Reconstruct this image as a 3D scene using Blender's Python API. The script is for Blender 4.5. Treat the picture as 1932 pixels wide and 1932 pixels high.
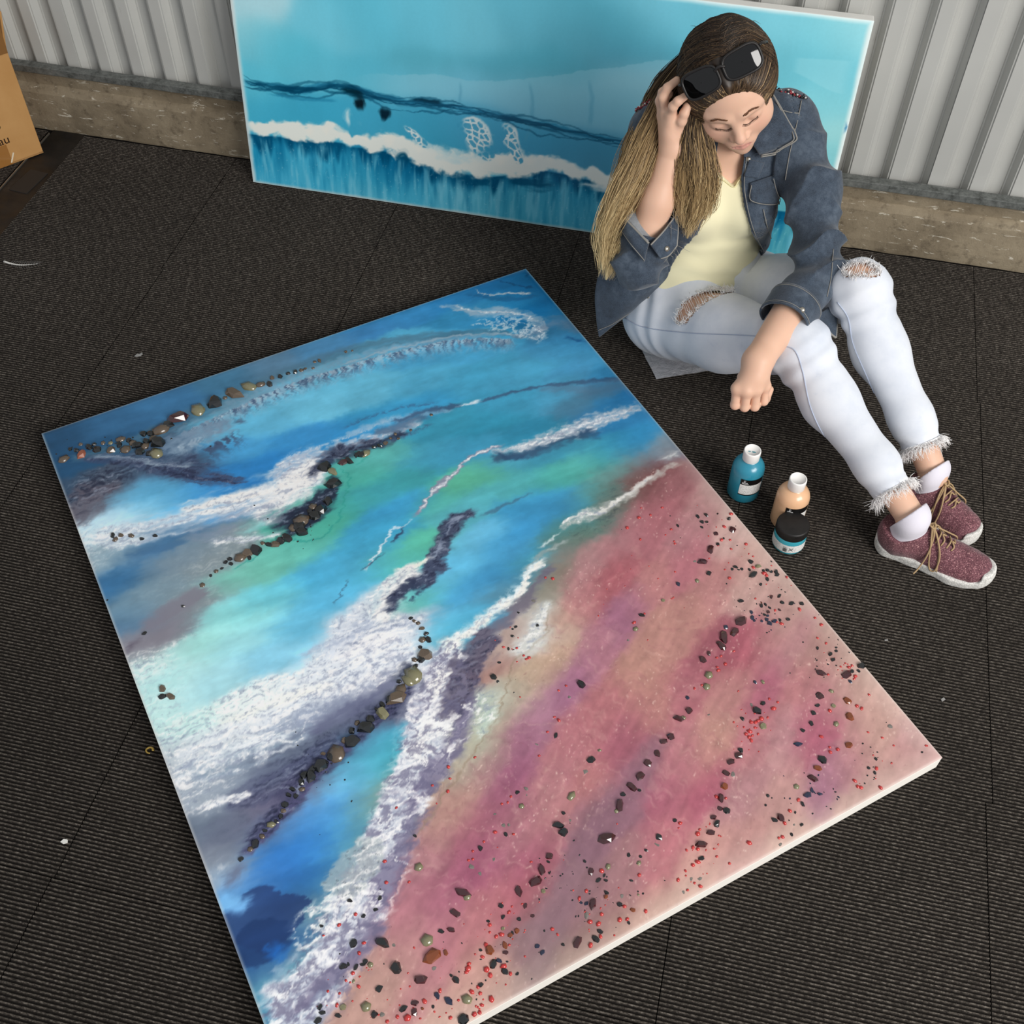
import bpy, bmesh, math, random
import numpy as np
from mathutils import Vector, Matrix

random.seed(7); RNG = np.random.default_rng(7)
for o in list(bpy.data.objects): bpy.data.objects.remove(o)
scene = bpy.context.scene
COL = scene.collection

# ------------------------------------------------------------------ camera
F_PX, PITCH, ROLL, YAW, CAM_H, MID = 2146.0, math.radians(50.643), math.radians(0.425), math.radians(13.107), 1.84, 966.0
def _rotz(v):
    c, s = math.cos(YAW), math.sin(YAW)
    return np.array([c*v[0]-s*v[1], s*v[0]+c*v[1], v[2]])
_f = np.array([0, math.cos(PITCH), -math.sin(PITCH)]); _r = np.array([1., 0, 0]); _u = np.cross(_r, _f)
C_RT = _rotz(math.cos(ROLL)*_r + math.sin(ROLL)*_u)
C_UP = _rotz(-math.sin(ROLL)*_r + math.cos(ROLL)*_u)
C_FW = _rotz(_f)
CAM = np.array([0, 0, CAM_H])
cd = bpy.data.cameras.new('camera'); cam = bpy.data.objects.new('camera', cd); COL.objects.link(cam)
cam.matrix_world = Matrix(((C_RT[0], C_UP[0], -C_FW[0], 0), (C_RT[1], C_UP[1], -C_FW[1], 0), (C_RT[2], C_UP[2], -C_FW[2], CAM_H), (0, 0, 0, 1)))
cd.sensor_width = 36; cd.lens = 36*F_PX/1932; cd.clip_start = 0.02
scene.camera = cam
# photo pixel -> world point on a known plane
def wray(px, py): return (px-MID)/F_PX*C_RT - (py-MID)/F_PX*C_UP + C_FW
def at_z(px, py, z=0.0):
    d = wray(px, py); return CAM + d*((z-CAM_H)/d[2])
def at_y(px, py, y):
    d = wray(px, py); return CAM + d*(y/d[1])
def at_plane(px, py, p0, n):
    d = wray(px, py); return CAM + d*(np.dot(np.asarray(p0)-CAM, n)/np.dot(d, n))

# ------------------------------------------------------------------ light
w = bpy.data.worlds.new('sky'); scene.world = w; w.use_nodes = True
bg = w.node_tree.nodes['Background']; bg.inputs[0].default_value = (0.93, 0.96, 1.0, 1); bg.inputs[1].default_value = 0.50
def area(name, loc, target, sx, sy, power, color):
    l = bpy.data.lights.new(name, 'AREA'); l.shape = 'RECTANGLE'; l.size = sx; l.size_y = sy; l.energy = power; l.color = color
    o = bpy.data.objects.new(name, l); COL.objects.link(o); o.location = loc
    o.rotation_euler = (Vector(target)-Vector(loc)).to_track_quat('-Z', 'Y').to_euler()
    return o
area('open_door_daylight', (3.4, -1.2, 2.9), (-0.1, 1.5, 0.2), 3.0, 2.2, 270, (1.0, 0.975, 0.94))
vs = scene.view_settings
vs.view_transform = 'Standard'; vs.look = 'None'; vs.gamma = 1.0; vs.use_curve_mapping = False; vs.exposure = 0.0

# ------------------------------------------------------------------ helpers
def lin(h):
    h = h.lstrip('#'); v = np.array([int(h[i:i+2], 16)/255 for i in (0, 2, 4)])
    return np.where(v <= 0.04045, v/12.92, ((v+0.055)/1.055)**2.4)
def s2l(v): return np.where(v <= 0.04045, v/12.92, ((np.maximum(v, 0)+0.055)/1.055)**2.4)
def new_mat(name, color=(.5, .5, .5), rough=.5, spec=.5, metal=0., coat=0., trans=0., sheen=0.):
    m = bpy.data.materials.new(name); m.use_nodes = True
    b = m.node_tree.nodes['Principled BSDF']
    if isinstance(color, str): color = lin(color)
    b.inputs['Base Color'].default_value = (*[float(c) for c in color], 1)
    b.inputs['Roughness'].default_value = rough; b.inputs['Specular IOR Level'].default_value = spec
    b.inputs['Metallic'].default_value = metal; b.inputs['Coat Weight'].default_value = coat; b.inputs['Coat Roughness'].default_value = .05
    b.inputs['Transmission Weight'].default_value = trans; b.inputs['Sheen Weight'].default_value = sheen
    return m
class NT:
    """small node helper"""
    def __init__(s, m): s.t = m.node_tree; s.n = s.t.nodes; s.l = s.t.links; s.b = s.n['Principled BSDF']
    def add(s, kind, **kw):
        n = s.n.new(kind)
        for k, v in kw.items(): setattr(n, k, v)
        return n
    def link(s, a, b): s.l.new(a, b)
    def noise(s, scale, detail=4, rough=.5, vec=None, dist=0.):
        n = s.add('ShaderNodeTexNoise'); n.inputs['Scale'].default_value = scale; n.inputs['Detail'].default_value = detail
        n.inputs['Roughness'].default_value = rough; n.inputs['Distortion'].default_value = dist
        if vec is not None: s.link(vec, n.inputs['Vector'])
        return n.outputs['Fac']
    def ramp(s, fac, stops):
        n = s.add('ShaderNodeValToRGB'); cr = n.color_ramp
        while len(cr.elements) < len(stops): cr.elements.new(.5)
        for e, (p, c) in zip(cr.elements, stops):
            e.position = p
            if isinstance(c, str): c = lin(c)
            if np.isscalar(c): c = (c, c, c)
            e.color = (*[float(x) for x in c], 1)
        s.link(fac, n.inputs['Fac']); return n.outputs['Color']
    def mix(s, fac, a, b, mode='MIX'):
        n = s.add('ShaderNodeMix', data_type='RGBA', blend_type=mode)
        for sock, v in ((n.inputs['Factor'], fac), (n.inputs['A'], a), (n.inputs['B'], b)):
            if isinstance(v, str): v = (*lin(v), 1)
            if hasattr(v, 'links'): s.link(v, sock)
            elif np.isscalar(v): sock.default_value = v if sock.type == 'VALUE' else (v, v, v, 1)
            else: sock.default_value = tuple(float(x) for x in v) if len(v) == 4 else (*[float(x) for x in v], 1)
        return n.outputs['Result']
    def math(s, op, a, b=0.):
        n = s.add('ShaderNodeMath', operation=op)
        for sock, v in zip(n.inputs, (a, b)):
            if hasattr(v, 'links'): s.link(v, sock)
            else: sock.default_value = v
        return n.outputs[0]
    def coord(s, kind='Object', scale=(1, 1, 1), rot=(0, 0, 0)):
        c = s.add('ShaderNodeTexCoord'); mp = s.add('ShaderNodeMapping')
        mp.inputs['Scale'].default_value = scale; mp.inputs['Rotation'].default_value = rot
        s.link(c.outputs[kind], mp.inputs['Vector']); return mp.outputs['Vector']
    def sep(s, v):
        n = s.add('ShaderNodeSeparateXYZ'); s.link(v, n.inputs[0]); return n.outputs
    def bump(s, h, strength=.3, dist=.001):
        n = s.add('ShaderNodeBump'); n.inputs['Strength'].default_value = strength; n.inputs['Distance'].default_value = dist
        s.link(h, n.inputs['Height']); s.link(n.outputs['Normal'], s.b.inputs['Normal'])
    def color(s, c): s.link(c, s.b.inputs['Base Color'])
    def rough(s, c): s.link(c, s.b.inputs['Roughness'])
    def attr(s, name='Col'):
        n = s.add('ShaderNodeAttribute'); n.attribute_name = name; return n.outputs['Color']

def obj(name, me, mat=None, parent=None, smooth=False):
    if isinstance(me, bmesh.types.BMesh):
        bm = me; me = bpy.data.meshes.new(name); bm.to_mesh(me); bm.free()
    o = bpy.data.objects.new(name, me); COL.objects.link(o)
    if mat is not None and not len(me.materials): me.materials.append(mat)
    if parent is not None: o.parent = parent
    if smooth: me.shade_smooth()
    return o
def empty(name, loc=(0, 0, 0), rz=0.):
    o = bpy.data.objects.new(name, None); COL.objects.link(o); o.location = loc; o.rotation_euler = (0, 0, rz); o.empty_display_size = .05
    bpy.context.view_layer.update(); return o
def tag(o, label=None, cat=None, group=None, kind=None):
    for k, v in (('label', label), ('category', cat), ('group', group), ('kind', kind)):
        if v: o[k] = v
    return o
def mesh_np(name, V, F):
    """V (n,3), F (m,k) constant k"""
    V = np.asarray(V, np.float32); F = np.asarray(F, np.int32); me = bpy.data.meshes.new(name)
    me.vertices.add(len(V)); me.vertices.foreach_set('co', V.ravel())
    k = F.shape[1]; me.loops.add(F.size); me.loops.foreach_set('vertex_index', F.ravel())
    me.polygons.add(len(F)); me.polygons.foreach_set('loop_start', np.arange(0, F.size, k, dtype=np.int32))
    try: me.polygons.foreach_set('loop_total', np.full(len(F), k, np.int32))
    except Exception: pass
    me.update(calc_edges=True); me.validate(); return me
def set_cols(me, C, name='Col'):
    a = me.color_attributes.new(name, 'FLOAT_COLOR', 'POINT')
    a.data.foreach_set('color', np.concatenate([C, np.ones((len(C), 1))], 1).astype(np.float32).ravel())
def grid_faces(nu, nv, wrap_u=False):
    i = np.arange(nu if wrap_u else nu-1)[:, None]; j = np.arange(nv-1)[None]
    a = i*nv+j; b = ((i+1) % nu)*nv+j
    return np.stack([a, b, b+1, a+1], -1).reshape(-1, 4)
def box_bm(x0, x1, y0, y1, z0, z1, bevel=0., seg=2, bm=None):
    bm2 = bmesh.new(); bmesh.ops.create_cube(bm2, size=1)
    for v in bm2.verts: v.co = Vector(((x0+x1)/2+v.co.x*(x1-x0), (y0+y1)/2+v.co.y*(y1-y0), (z0+z1)/2+v.co.z*(z1-z0)))
    if bevel: bmesh.ops.bevel(bm2, geom=bm2.edges[:], offset=bevel, segments=seg, affect='EDGES', profile=.6)
    if bm is None: return bm2
    me = bpy.data.meshes.new('t'); bm2.to_mesh(me); bm2.free(); bm.from_mesh(me); bpy.data.meshes.remove(me); return bm
def lathe(profile, n=48):
    """profile [(r,z)] -> V,F"""
    P = np.array(profile); a = np.arange(n)*2*np.pi/n
    V = np.stack([np.cos(a)[:, None]*P[None, :, 0], np.sin(a)[:, None]*P[None, :, 0], np.broadcast_to(P[:, 1], (n, len(P)))], -1).reshape(-1, 3)
    return V, grid_faces(n, len(P), True)
def tube(pts, rad, n=8, cap=True):
    """tube along pts; rad scalar or list -> V,F(quads)"""
    P = np.asarray(pts, float); m = len(P); R = np.broadcast_to(np.asarray(rad, float), (m,))
    T = np.gradient(P, axis=0); T /= np.linalg.norm(T, axis=1)[:, None]+1e-12
    ref = np.array([0, 0, 1.]) if abs(T[0, 2]) < .9 else np.array([1., 0, 0])
    N = np.cross(T[0], ref); N /= np.linalg.norm(N); V = []
    a = np.arange(n)*2*np.pi/n
    for i in range(m):
        N = N-T[i]*(N@T[i]); N /= np.linalg.norm(N)+1e-12; Bn = np.cross(T[i], N)
        V.append(P[i]+R[i]*(np.cos(a)[:, None]*N+np.sin(a)[:, None]*Bn))
    V = np.concatenate(V); i = np.arange(m-1)[:, None]; j = np.arange(n)[None]
    F = np.stack([i*n+j, i*n+(j+1) % n, (i+1)*n+(j+1) % n, (i+1)*n+j], -1).reshape(-1, 4)
    if cap:
        c0 = len(V); V = np.concatenate([V, P[:1], P[-1:]]); j = np.arange(0, n, 2)
        F = np.concatenate([F, np.stack([np.full(len(j), c0), (j+2) % n, (j+1) % n, j], -1),
                            np.stack([np.full(len(j), c0+1), (m-1)*n+j, (m-1)*n+(j+1) % n, (m-1)*n+(j+2) % n], -1)])
    return V, F
def join_vf(parts):
    V = []; F = []; k = 0
    for v, f in parts: V.append(v); F.append(np.asarray(f)+k); k += len(v)
    return np.concatenate(V), np.concatenate(F)
def catmull(P, n=8):
    P = np.asarray(P, float); Q = np.concatenate([[2*P[0]-P[1]], P, [2*P[-1]-P[-2]]]); out = []
    for i in range(1, len(Q)-2):
        t = np.linspace(0, 1, n, endpoint=False)[:, None]; a, b, c, d = Q[i-1:i+3]
        out.append(.5*((2*b)+(c-a)*t+(2*a-5*b+4*c-d)*t*t+(3*b-a-3*c+d)*t**3))
    return np.concatenate(out+[P[-1:]])
# vectorised gradient noise
_perm = RNG.permutation(4096).astype(np.int64)
def _h2(ix, iy): return _perm[(_perm[ix & 4095]+iy) & 4095]
_ga = np.linspace(0, 2*np.pi, 4096, endpoint=False); _gx, _gy = np.cos(_ga), np.sin(_ga)
def noise2(x, y):
    ix = np.floor(x).astype(np.int64); iy = np.floor(y).astype(np.int64); fx = x-ix; fy = y-iy
    u = fx*fx*fx*(fx*(fx*6-15)+10); v = fy*fy*fy*(fy*(fy*6-15)+10)
    def g(dx, dy):
        h = _h2(ix+dx, iy+dy); return _gx[h]*(fx-dx)+_gy[h]*(fy-dy)
    a = g(0, 0); b = g(1, 0); c = g(0, 1); d = g(1, 1)
    return 1.5*((a+(b-a)*u)+((c+(d-c)*u)-(a+(b-a)*u))*v)
def fbm(x, y, o=4, g=.5, l=2.03):
    s = 0; a = 1.; t = 0
    for k in range(o): s = s+a*noise2(x+17.3*k, y-9.1*k); t += a; a *= g; x = x*l; y = y*l
    return s/t
def sstep(a, b, x):
    t = np.clip((x-a)/(b-a), 0, 1); return t*t*(3-2*t)
# ================================================================== SETTING
# carpet tiles --------------------------------------------------------------
m = new_mat('carpet', '#262320', .95, .1); nt = NT(m)
geo = nt.add('ShaderNodeNewGeometry').outputs['Position']
x, y, z = nt.sep(geo)
mp = nt.add('ShaderNodeMapping'); mp.inputs['Scale'].default_value = (140, 320, 1); nt.link(geo, mp.inputs['Vector'])
fl = nt.noise(1., 3, .7, mp.outputs['Vector'])
mp2 = nt.add('ShaderNodeMapping'); mp2.inputs['Scale'].default_value = (420, 420, 300); nt.link(geo, mp2.inputs['Vector'])
fz = nt.noise(1., 2, .6, mp2.outputs['Vector'])
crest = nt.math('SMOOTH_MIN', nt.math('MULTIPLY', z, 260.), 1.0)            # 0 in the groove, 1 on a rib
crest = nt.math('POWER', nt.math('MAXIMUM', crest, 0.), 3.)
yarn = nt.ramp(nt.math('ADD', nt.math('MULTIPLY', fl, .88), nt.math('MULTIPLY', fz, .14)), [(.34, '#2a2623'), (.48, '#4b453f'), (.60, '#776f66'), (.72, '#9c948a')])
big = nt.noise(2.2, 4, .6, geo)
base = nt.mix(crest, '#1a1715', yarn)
base = nt.mix(nt.ramp(big, [(.3, 0.), (.75, .35)]), base, '#161412')
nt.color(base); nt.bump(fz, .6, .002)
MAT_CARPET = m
TP = 0.5; RIB = 0.00699
def carpet_tile_mesh(name, wx, wy, gap=.0008):
    n = int(round(wy/RIB)); p = wy/n; prof = []
    for k in range(n):
        y0 = -wy/2+k*p
        for t, h in ((.0, .0006), (.22, .0012), (.40, .0034), (.58, .0041), (.76, .0034), (.92, .0012)): prof.append((y0+t*p, h))
    prof.append((wy/2, .0006)); prof = [(-wy/2+gap, -.004)]+[(min(max(a, -wy/2+gap), wy/2-gap), b) for a, b in prof]+[(wy/2-gap, -.004)]
    P = np.array(prof); V = np.concatenate([np.c_[np.full(len(P), s*(wx/2-gap)), P] for s in (-1, 1)])
    k = len(P); i = np.arange(k-1); F = np.stack([i, i+k, i+k+1, i+1], -1)
    me = mesh_np(name, V, F); me.materials.append(MAT_CARPET); return me
m_sub = new_mat('floor_underlay', '#100f0e', .95, .1)
floor = obj('floor', box_bm(-3.4, 2.8, -1.6, 2.62, -.06, -.003), m_sub); tag(floor, kind='structure', label='dark floor under ribbed charcoal carpet tiles')
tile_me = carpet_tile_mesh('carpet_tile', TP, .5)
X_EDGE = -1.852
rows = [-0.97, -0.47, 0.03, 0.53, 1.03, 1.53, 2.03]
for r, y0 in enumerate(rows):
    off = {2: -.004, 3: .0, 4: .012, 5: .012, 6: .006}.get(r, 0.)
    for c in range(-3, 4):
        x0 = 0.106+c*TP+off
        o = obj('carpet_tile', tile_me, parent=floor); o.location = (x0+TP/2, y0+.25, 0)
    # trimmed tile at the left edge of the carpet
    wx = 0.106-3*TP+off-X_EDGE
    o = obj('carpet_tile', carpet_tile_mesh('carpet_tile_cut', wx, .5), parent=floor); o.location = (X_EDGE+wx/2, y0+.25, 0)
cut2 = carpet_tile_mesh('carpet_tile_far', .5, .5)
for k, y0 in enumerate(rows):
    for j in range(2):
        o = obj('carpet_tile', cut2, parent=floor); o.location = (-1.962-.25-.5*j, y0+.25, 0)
# bare strip between the carpets
m = new_mat('bare_strip', '#1c1916', .55, .35); nt = NT(m); v = nt.coord('Object')
nt.color(nt.mix(nt.ramp(nt.noise(9, 6, .65, v), [(.35, 0.), (.8, 1.)]), '#14110f', '#2d2824')); nt.rough(nt.ramp(nt.noise(25, 3, .5, v), [(.3, .4), (.7, .7)]))
strip = obj('bare_floor_strip', box_bm(-1.953, X_EDGE, -1.5, 2.54, -.004, .0008), m, floor)
m_mtl = new_mat('edge_trim', '#8d8880', .35, .5, .8)
obj('edge_trim', box_bm(-1.9575, -1.954, -1.5, 2.52, -.003, .0045, .0008), m_mtl, floor)
m_pat = new_mat('floor_patch', '#2b2826', .6, .3)
p0, p1 = at_z(38, 362), at_z(70, 325)
bm = box_bm(-.028, .028, -.05, .05, -.001, .0022, .0008); o = obj('floor_patch', bm, m_pat, floor); o.location = ((p0[0]+p1[0])/2, (p0[1]+p1[1])/2, .0005); o.rotation_euler[2] = -.1

# concrete kerb -------------------------------------------------------------
WALL_Y = 2.575                      # crest plane of the sheeting
m = new_mat('kerb_concrete', '#8a7d69', .8, .3); nt = NT(m); v = nt.coord('Object')
c1 = nt.ramp(nt.noise(5, 8, .65, v), [(.3, '#6f6351'), (.5, '#8b7e69'), (.72, '#a3967f')])
c2 = nt.mix(nt.ramp(nt.noise(38, 4, .7, v), [(.30, .6), (.46, 0.)]), c1, '#54493b')
vs_ = nt.coord('Object', (7, 7, 26)); chips = nt.ramp(nt.noise(3.2, 6, .72, vs_, .6), [(.605, 0.), (.64, 1.)])
c3 = nt.mix(nt.math('MULTIPLY', chips, .75), c2, '#d9d2c2'); nt.color(c3); nt.bump(nt.noise(60, 6, .7, v), .5, .004)
bm = bmesh.new(); prof = [(2.548, -.05), (2.540, .03), (2.541, .115), (2.546, .128), (2.556, .135), (2.552, .165), (2.556, .172), (2.565, .174), (2.565, -.05)]
xs = np.arange(-3.4, 2.81, .04); rr = np.random.default_rng(3); vsx = []
for i, xx in enumerate(xs):
    vsx.append([bm.verts.new((xx, a+(rr.normal(0, .0012) if k < 7 else 0), b+(rr.normal(0, .0012) if 1 < k < 7 else 0))) for k, (a, b) in enumerate(prof)])
for i in range(len(xs)-1):
    for k in range(len(prof)): bm.faces.new((vsx[i][k], vsx[i][(k+1) % len(prof)], vsx[i+1][(k+1) % len(prof)], vsx[i+1][k]))
bm.faces.new(vsx[0]); bm.faces.new(vsx[-1][::-1]); bmesh.ops.recalc_face_normals(bm, faces=bm.faces[:])
kerb = obj('baseboard_back', bm, m); tag(kerb, kind='structure', label='rough chipped concrete kerb along the foot of the metal wall')

# corrugated sheet wall -----------------------------------------------------
m = new_mat('sheet_steel', '#b9b9b4', .42, .5); nt = NT(m); v = nt.coord('Object')
c1 = nt.ramp(nt.noise(1.3, 5, .6, v), [(.3, '#b2b2ae'), (.7, '#c4c4bf')])
v2 = nt.coord('Object', (30, 30, 3)); c2 = nt.mix(nt.ramp(nt.noise(1.5, 5, .7, v2), [(.66, 0.), (.74, .35)]), c1, '#6a655c')
nt.color(c2); nt.rough(nt.ramp(nt.noise(6, 4, .5, v), [(.3, .38), (.7, .52)]))
PER = 0.0962; A0 = 0.2525; HGT = .027
wall = empty('wall_back', (0, WALL_Y, 0)); tag(wall, kind='structure', label='pale grey corrugated steel wall behind the canvases')
def sheet(name, k0, k1):
    P = []
    for k in range(k0, k1):
        xb = A0+k*PER      # crest starts at xb
        for dx, dy in ((0, 0), (.385, 0), (.52, HGT), (.865, HGT)): P.append((xb+dx*PER, dy))
    P.append((A0+k1*PER, 0)); P.append((A0+k1*PER+.385*PER, 0))
    bm = bmesh.new(); zs = (.150, 3.4); V = [[bm.verts.new((a, b, zz)) for a, b in P] for zz in zs]
    for i in range(len(P)-1): bm.faces.new((V[0][i], V[0][i+1], V[1][i+1], V[1][i]))
    bmesh.ops.recalc_face_normals(bm, faces=bm.faces[:])
    eds = [e for e in bm.edges if len(e.link_faces) == 2]
    bmesh.ops.bevel(bm, geom=eds, offset=.0035, segments=2, affect='EDGES')
    o = obj(name, bm, m, wall); md = o.modifiers.new('t', 'SOLIDIFY'); md.thickness = .0009; md.offset = -1
    return o
for q, (a, b) in enumerate(((-38, -30), (-30, -22), (-22, -14), (-14, -6), (-6, 2), (2, 10), (10, 18), (18, 26))):
    o = sheet('wall_sheet', a, b); o.location.y = -.0012*(q % 2)
# dark cavity behind the sheeting
obj('wall_backing', box_bm(-3.4, 2.8, .05, .06, .0, 3.4), new_mat('cavity', '#1a1916', .9, .1), wall)
m = new_mat('flashing', '#6b6d6b', .55, .4, .35); nt = NT(m); v = nt.coord('Object', (1, 1, 1))
nt.color(nt.ramp(nt.noise(45, 6, .75, v), [(.3, '#3d3e3b'), (.5, '#6f726f'), (.72, '#8d8f8b')])); nt.bump(nt.noise(80, 3, .6, v), .3, .001)
fl_ = obj('trim_1', box_bm(-3.4, 2.8, 2.534, 2.562, .180, .199, .0015), m); tag(fl_, kind='structure', label='grey metal flashing strip between wall sheeting and concrete kerb')
# ================================================================== BIG RESIN PAINTING ON THE FLOOR
CT = 0.040                                              # canvas thickness
_A = np.array([-1.3753, 1.4109]); _B = np.array([-0.4830, 2.2055]); _D = np.array([-0.3697, 0.2796])
AXU = (_B-_A)/np.linalg.norm(_B-_A); AXV = np.array([AXU[1], -AXU[0]]); CW, CH = 1.195, 1.512
def uv1(px, py):
    p = at_z(px, py, CT)[:2]-_A; return p@AXU, p@AXV
def px_to_uv(P):
    P = np.atleast_2d(P); out = np.empty((len(P), 2))
    for i, q in enumerate(P): out[i] = uv1(q[0], q[1])
    return out
class Painter:
    """soft strokes on a canvas grid; control points are photo pixels turned into canvas metres"""
    def __init__(s, U, V, C, to_uv, wk): s.U, s.V, s.CC, s.to_uv, s.wk = U, V, [C], to_uv, wk
    def tools_cc(self, CC=None):
        if CC is not None: self.CC = CC
        U, V, CC, px_to_uv, WK = self.U, self.V, self.CC, self.to_uv, self.wk
        def over(mask, col, idx=slice(None)):
            col = np.array([int(col[i:i+2], 16)/255 for i in (0, 2, 4)]) if isinstance(col, str) else col
            K = CC[0]; K[idx] = K[idx]*(1-mask[:, None])+col*mask[:, None]
        def curve(P, warp=.006, ws=22., sub=10):
            """nearest-point frame to a px polyline with px half widths: returns idx, s, signed d, halfwidth"""
            P = np.array(P, float); Q = catmull(P, sub); uvq = px_to_uv(Q[:, :2])
            hw = Q[:, 2]*WK
            lo = uvq.min(0)-hw.max()*2.2-.03; hi = uvq.max(0)+hw.max()*2.2+.03
            idx = np.flatnonzero((U > lo[0]) & (U < hi[0]) & (V > lo[1]) & (V < hi[1]))
            x = U[idx]+warp*fbm(U[idx]*ws, V[idx]*ws, 4); y = V[idx]+warp*fbm(U[idx]*ws+50, V[idx]*ws+20, 4)
            best = np.full(len(idx), 1e9); bs = np.zeros(len(idx)); bd = np.zeros(len(idx)); bh = np.zeros(len(idx)); acc = 0.
            for i in range(len(uvq)-1):
                a, b = uvq[i], uvq[i+1]; e = b-a; L = np.linalg.norm(e)+1e-12; e = e/L
                t = np.clip((x-a[0])*e[0]+(y-a[1])*e[1], 0, L); dx = x-a[0]-t*e[0]; dy = y-a[1]-t*e[1]; d = dx*dx+dy*dy
                k = d < best; best[k] = d[k]; bs[k] = acc+t[k]; bd[k] = np.sqrt(d[k])*np.sign(e[0]*dy[k]-e[1]*dx[k]); bh[k] = hw[i]+(hw[i+1]-hw[i])*t[k]/L
                acc += L
            return idx, bs, bd, bh, acc
        def band(P, col, a=1., soft=.5, warp=.006, ws=22., na=.35, sa=12., sd=60., side=0, streak=0., th=None):
            """painted stroke; na edge noise, (sa,sd) noise frequency along / across; side -1/+1 keeps one side; th = foam threshold"""
            idx, s, d, h, L = curve(P, warp, ws)
            n = fbm(s*sa+3.3, d*sd+8.1, 4); t = np.abs(d)/h+na*n
            mk = 1-sstep(1-soft, 1.0, t)
            ends = sstep(0, .02, s)*sstep(0, .02, L-s); mk = mk*ends
            if side: mk = mk*sstep(-.25, .25, side*d/h)
            if streak: mk = mk*np.clip(1-streak+streak*1.6*(fbm(s*sa*1.7, d*sd*2.2+5, 3)+.45), 0, 1)
            if th is not None:
                f = fbm(s*th[0]+th[3], d*th[1]-th[3], 5)-th[2]; mk = mk*sstep(-.12, .14, f)
            over(np.clip(mk*a, 0, 1), col, idx)
        def fringe(P, col, a, length, side, freq=190., lo=-.1):
            """feathers hanging off one side of a curve"""
            idx, s, d, h, L = curve(P, .003, 30.)
            f = noise2(s*freq, d*20)+.5*noise2(s*freq*2.3+9, d*30); x = side*d/(length*.00092)
            mk = sstep(0, .08, x)*(1-sstep(.25, 1., x+.5*f))*sstep(lo, lo+.5, f+.25)*sstep(0, .03, s)*sstep(0, .03, L-s)
            over(np.clip(mk*a, 0, 1), col, idx)
        return over, curve, band, fringe
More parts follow.
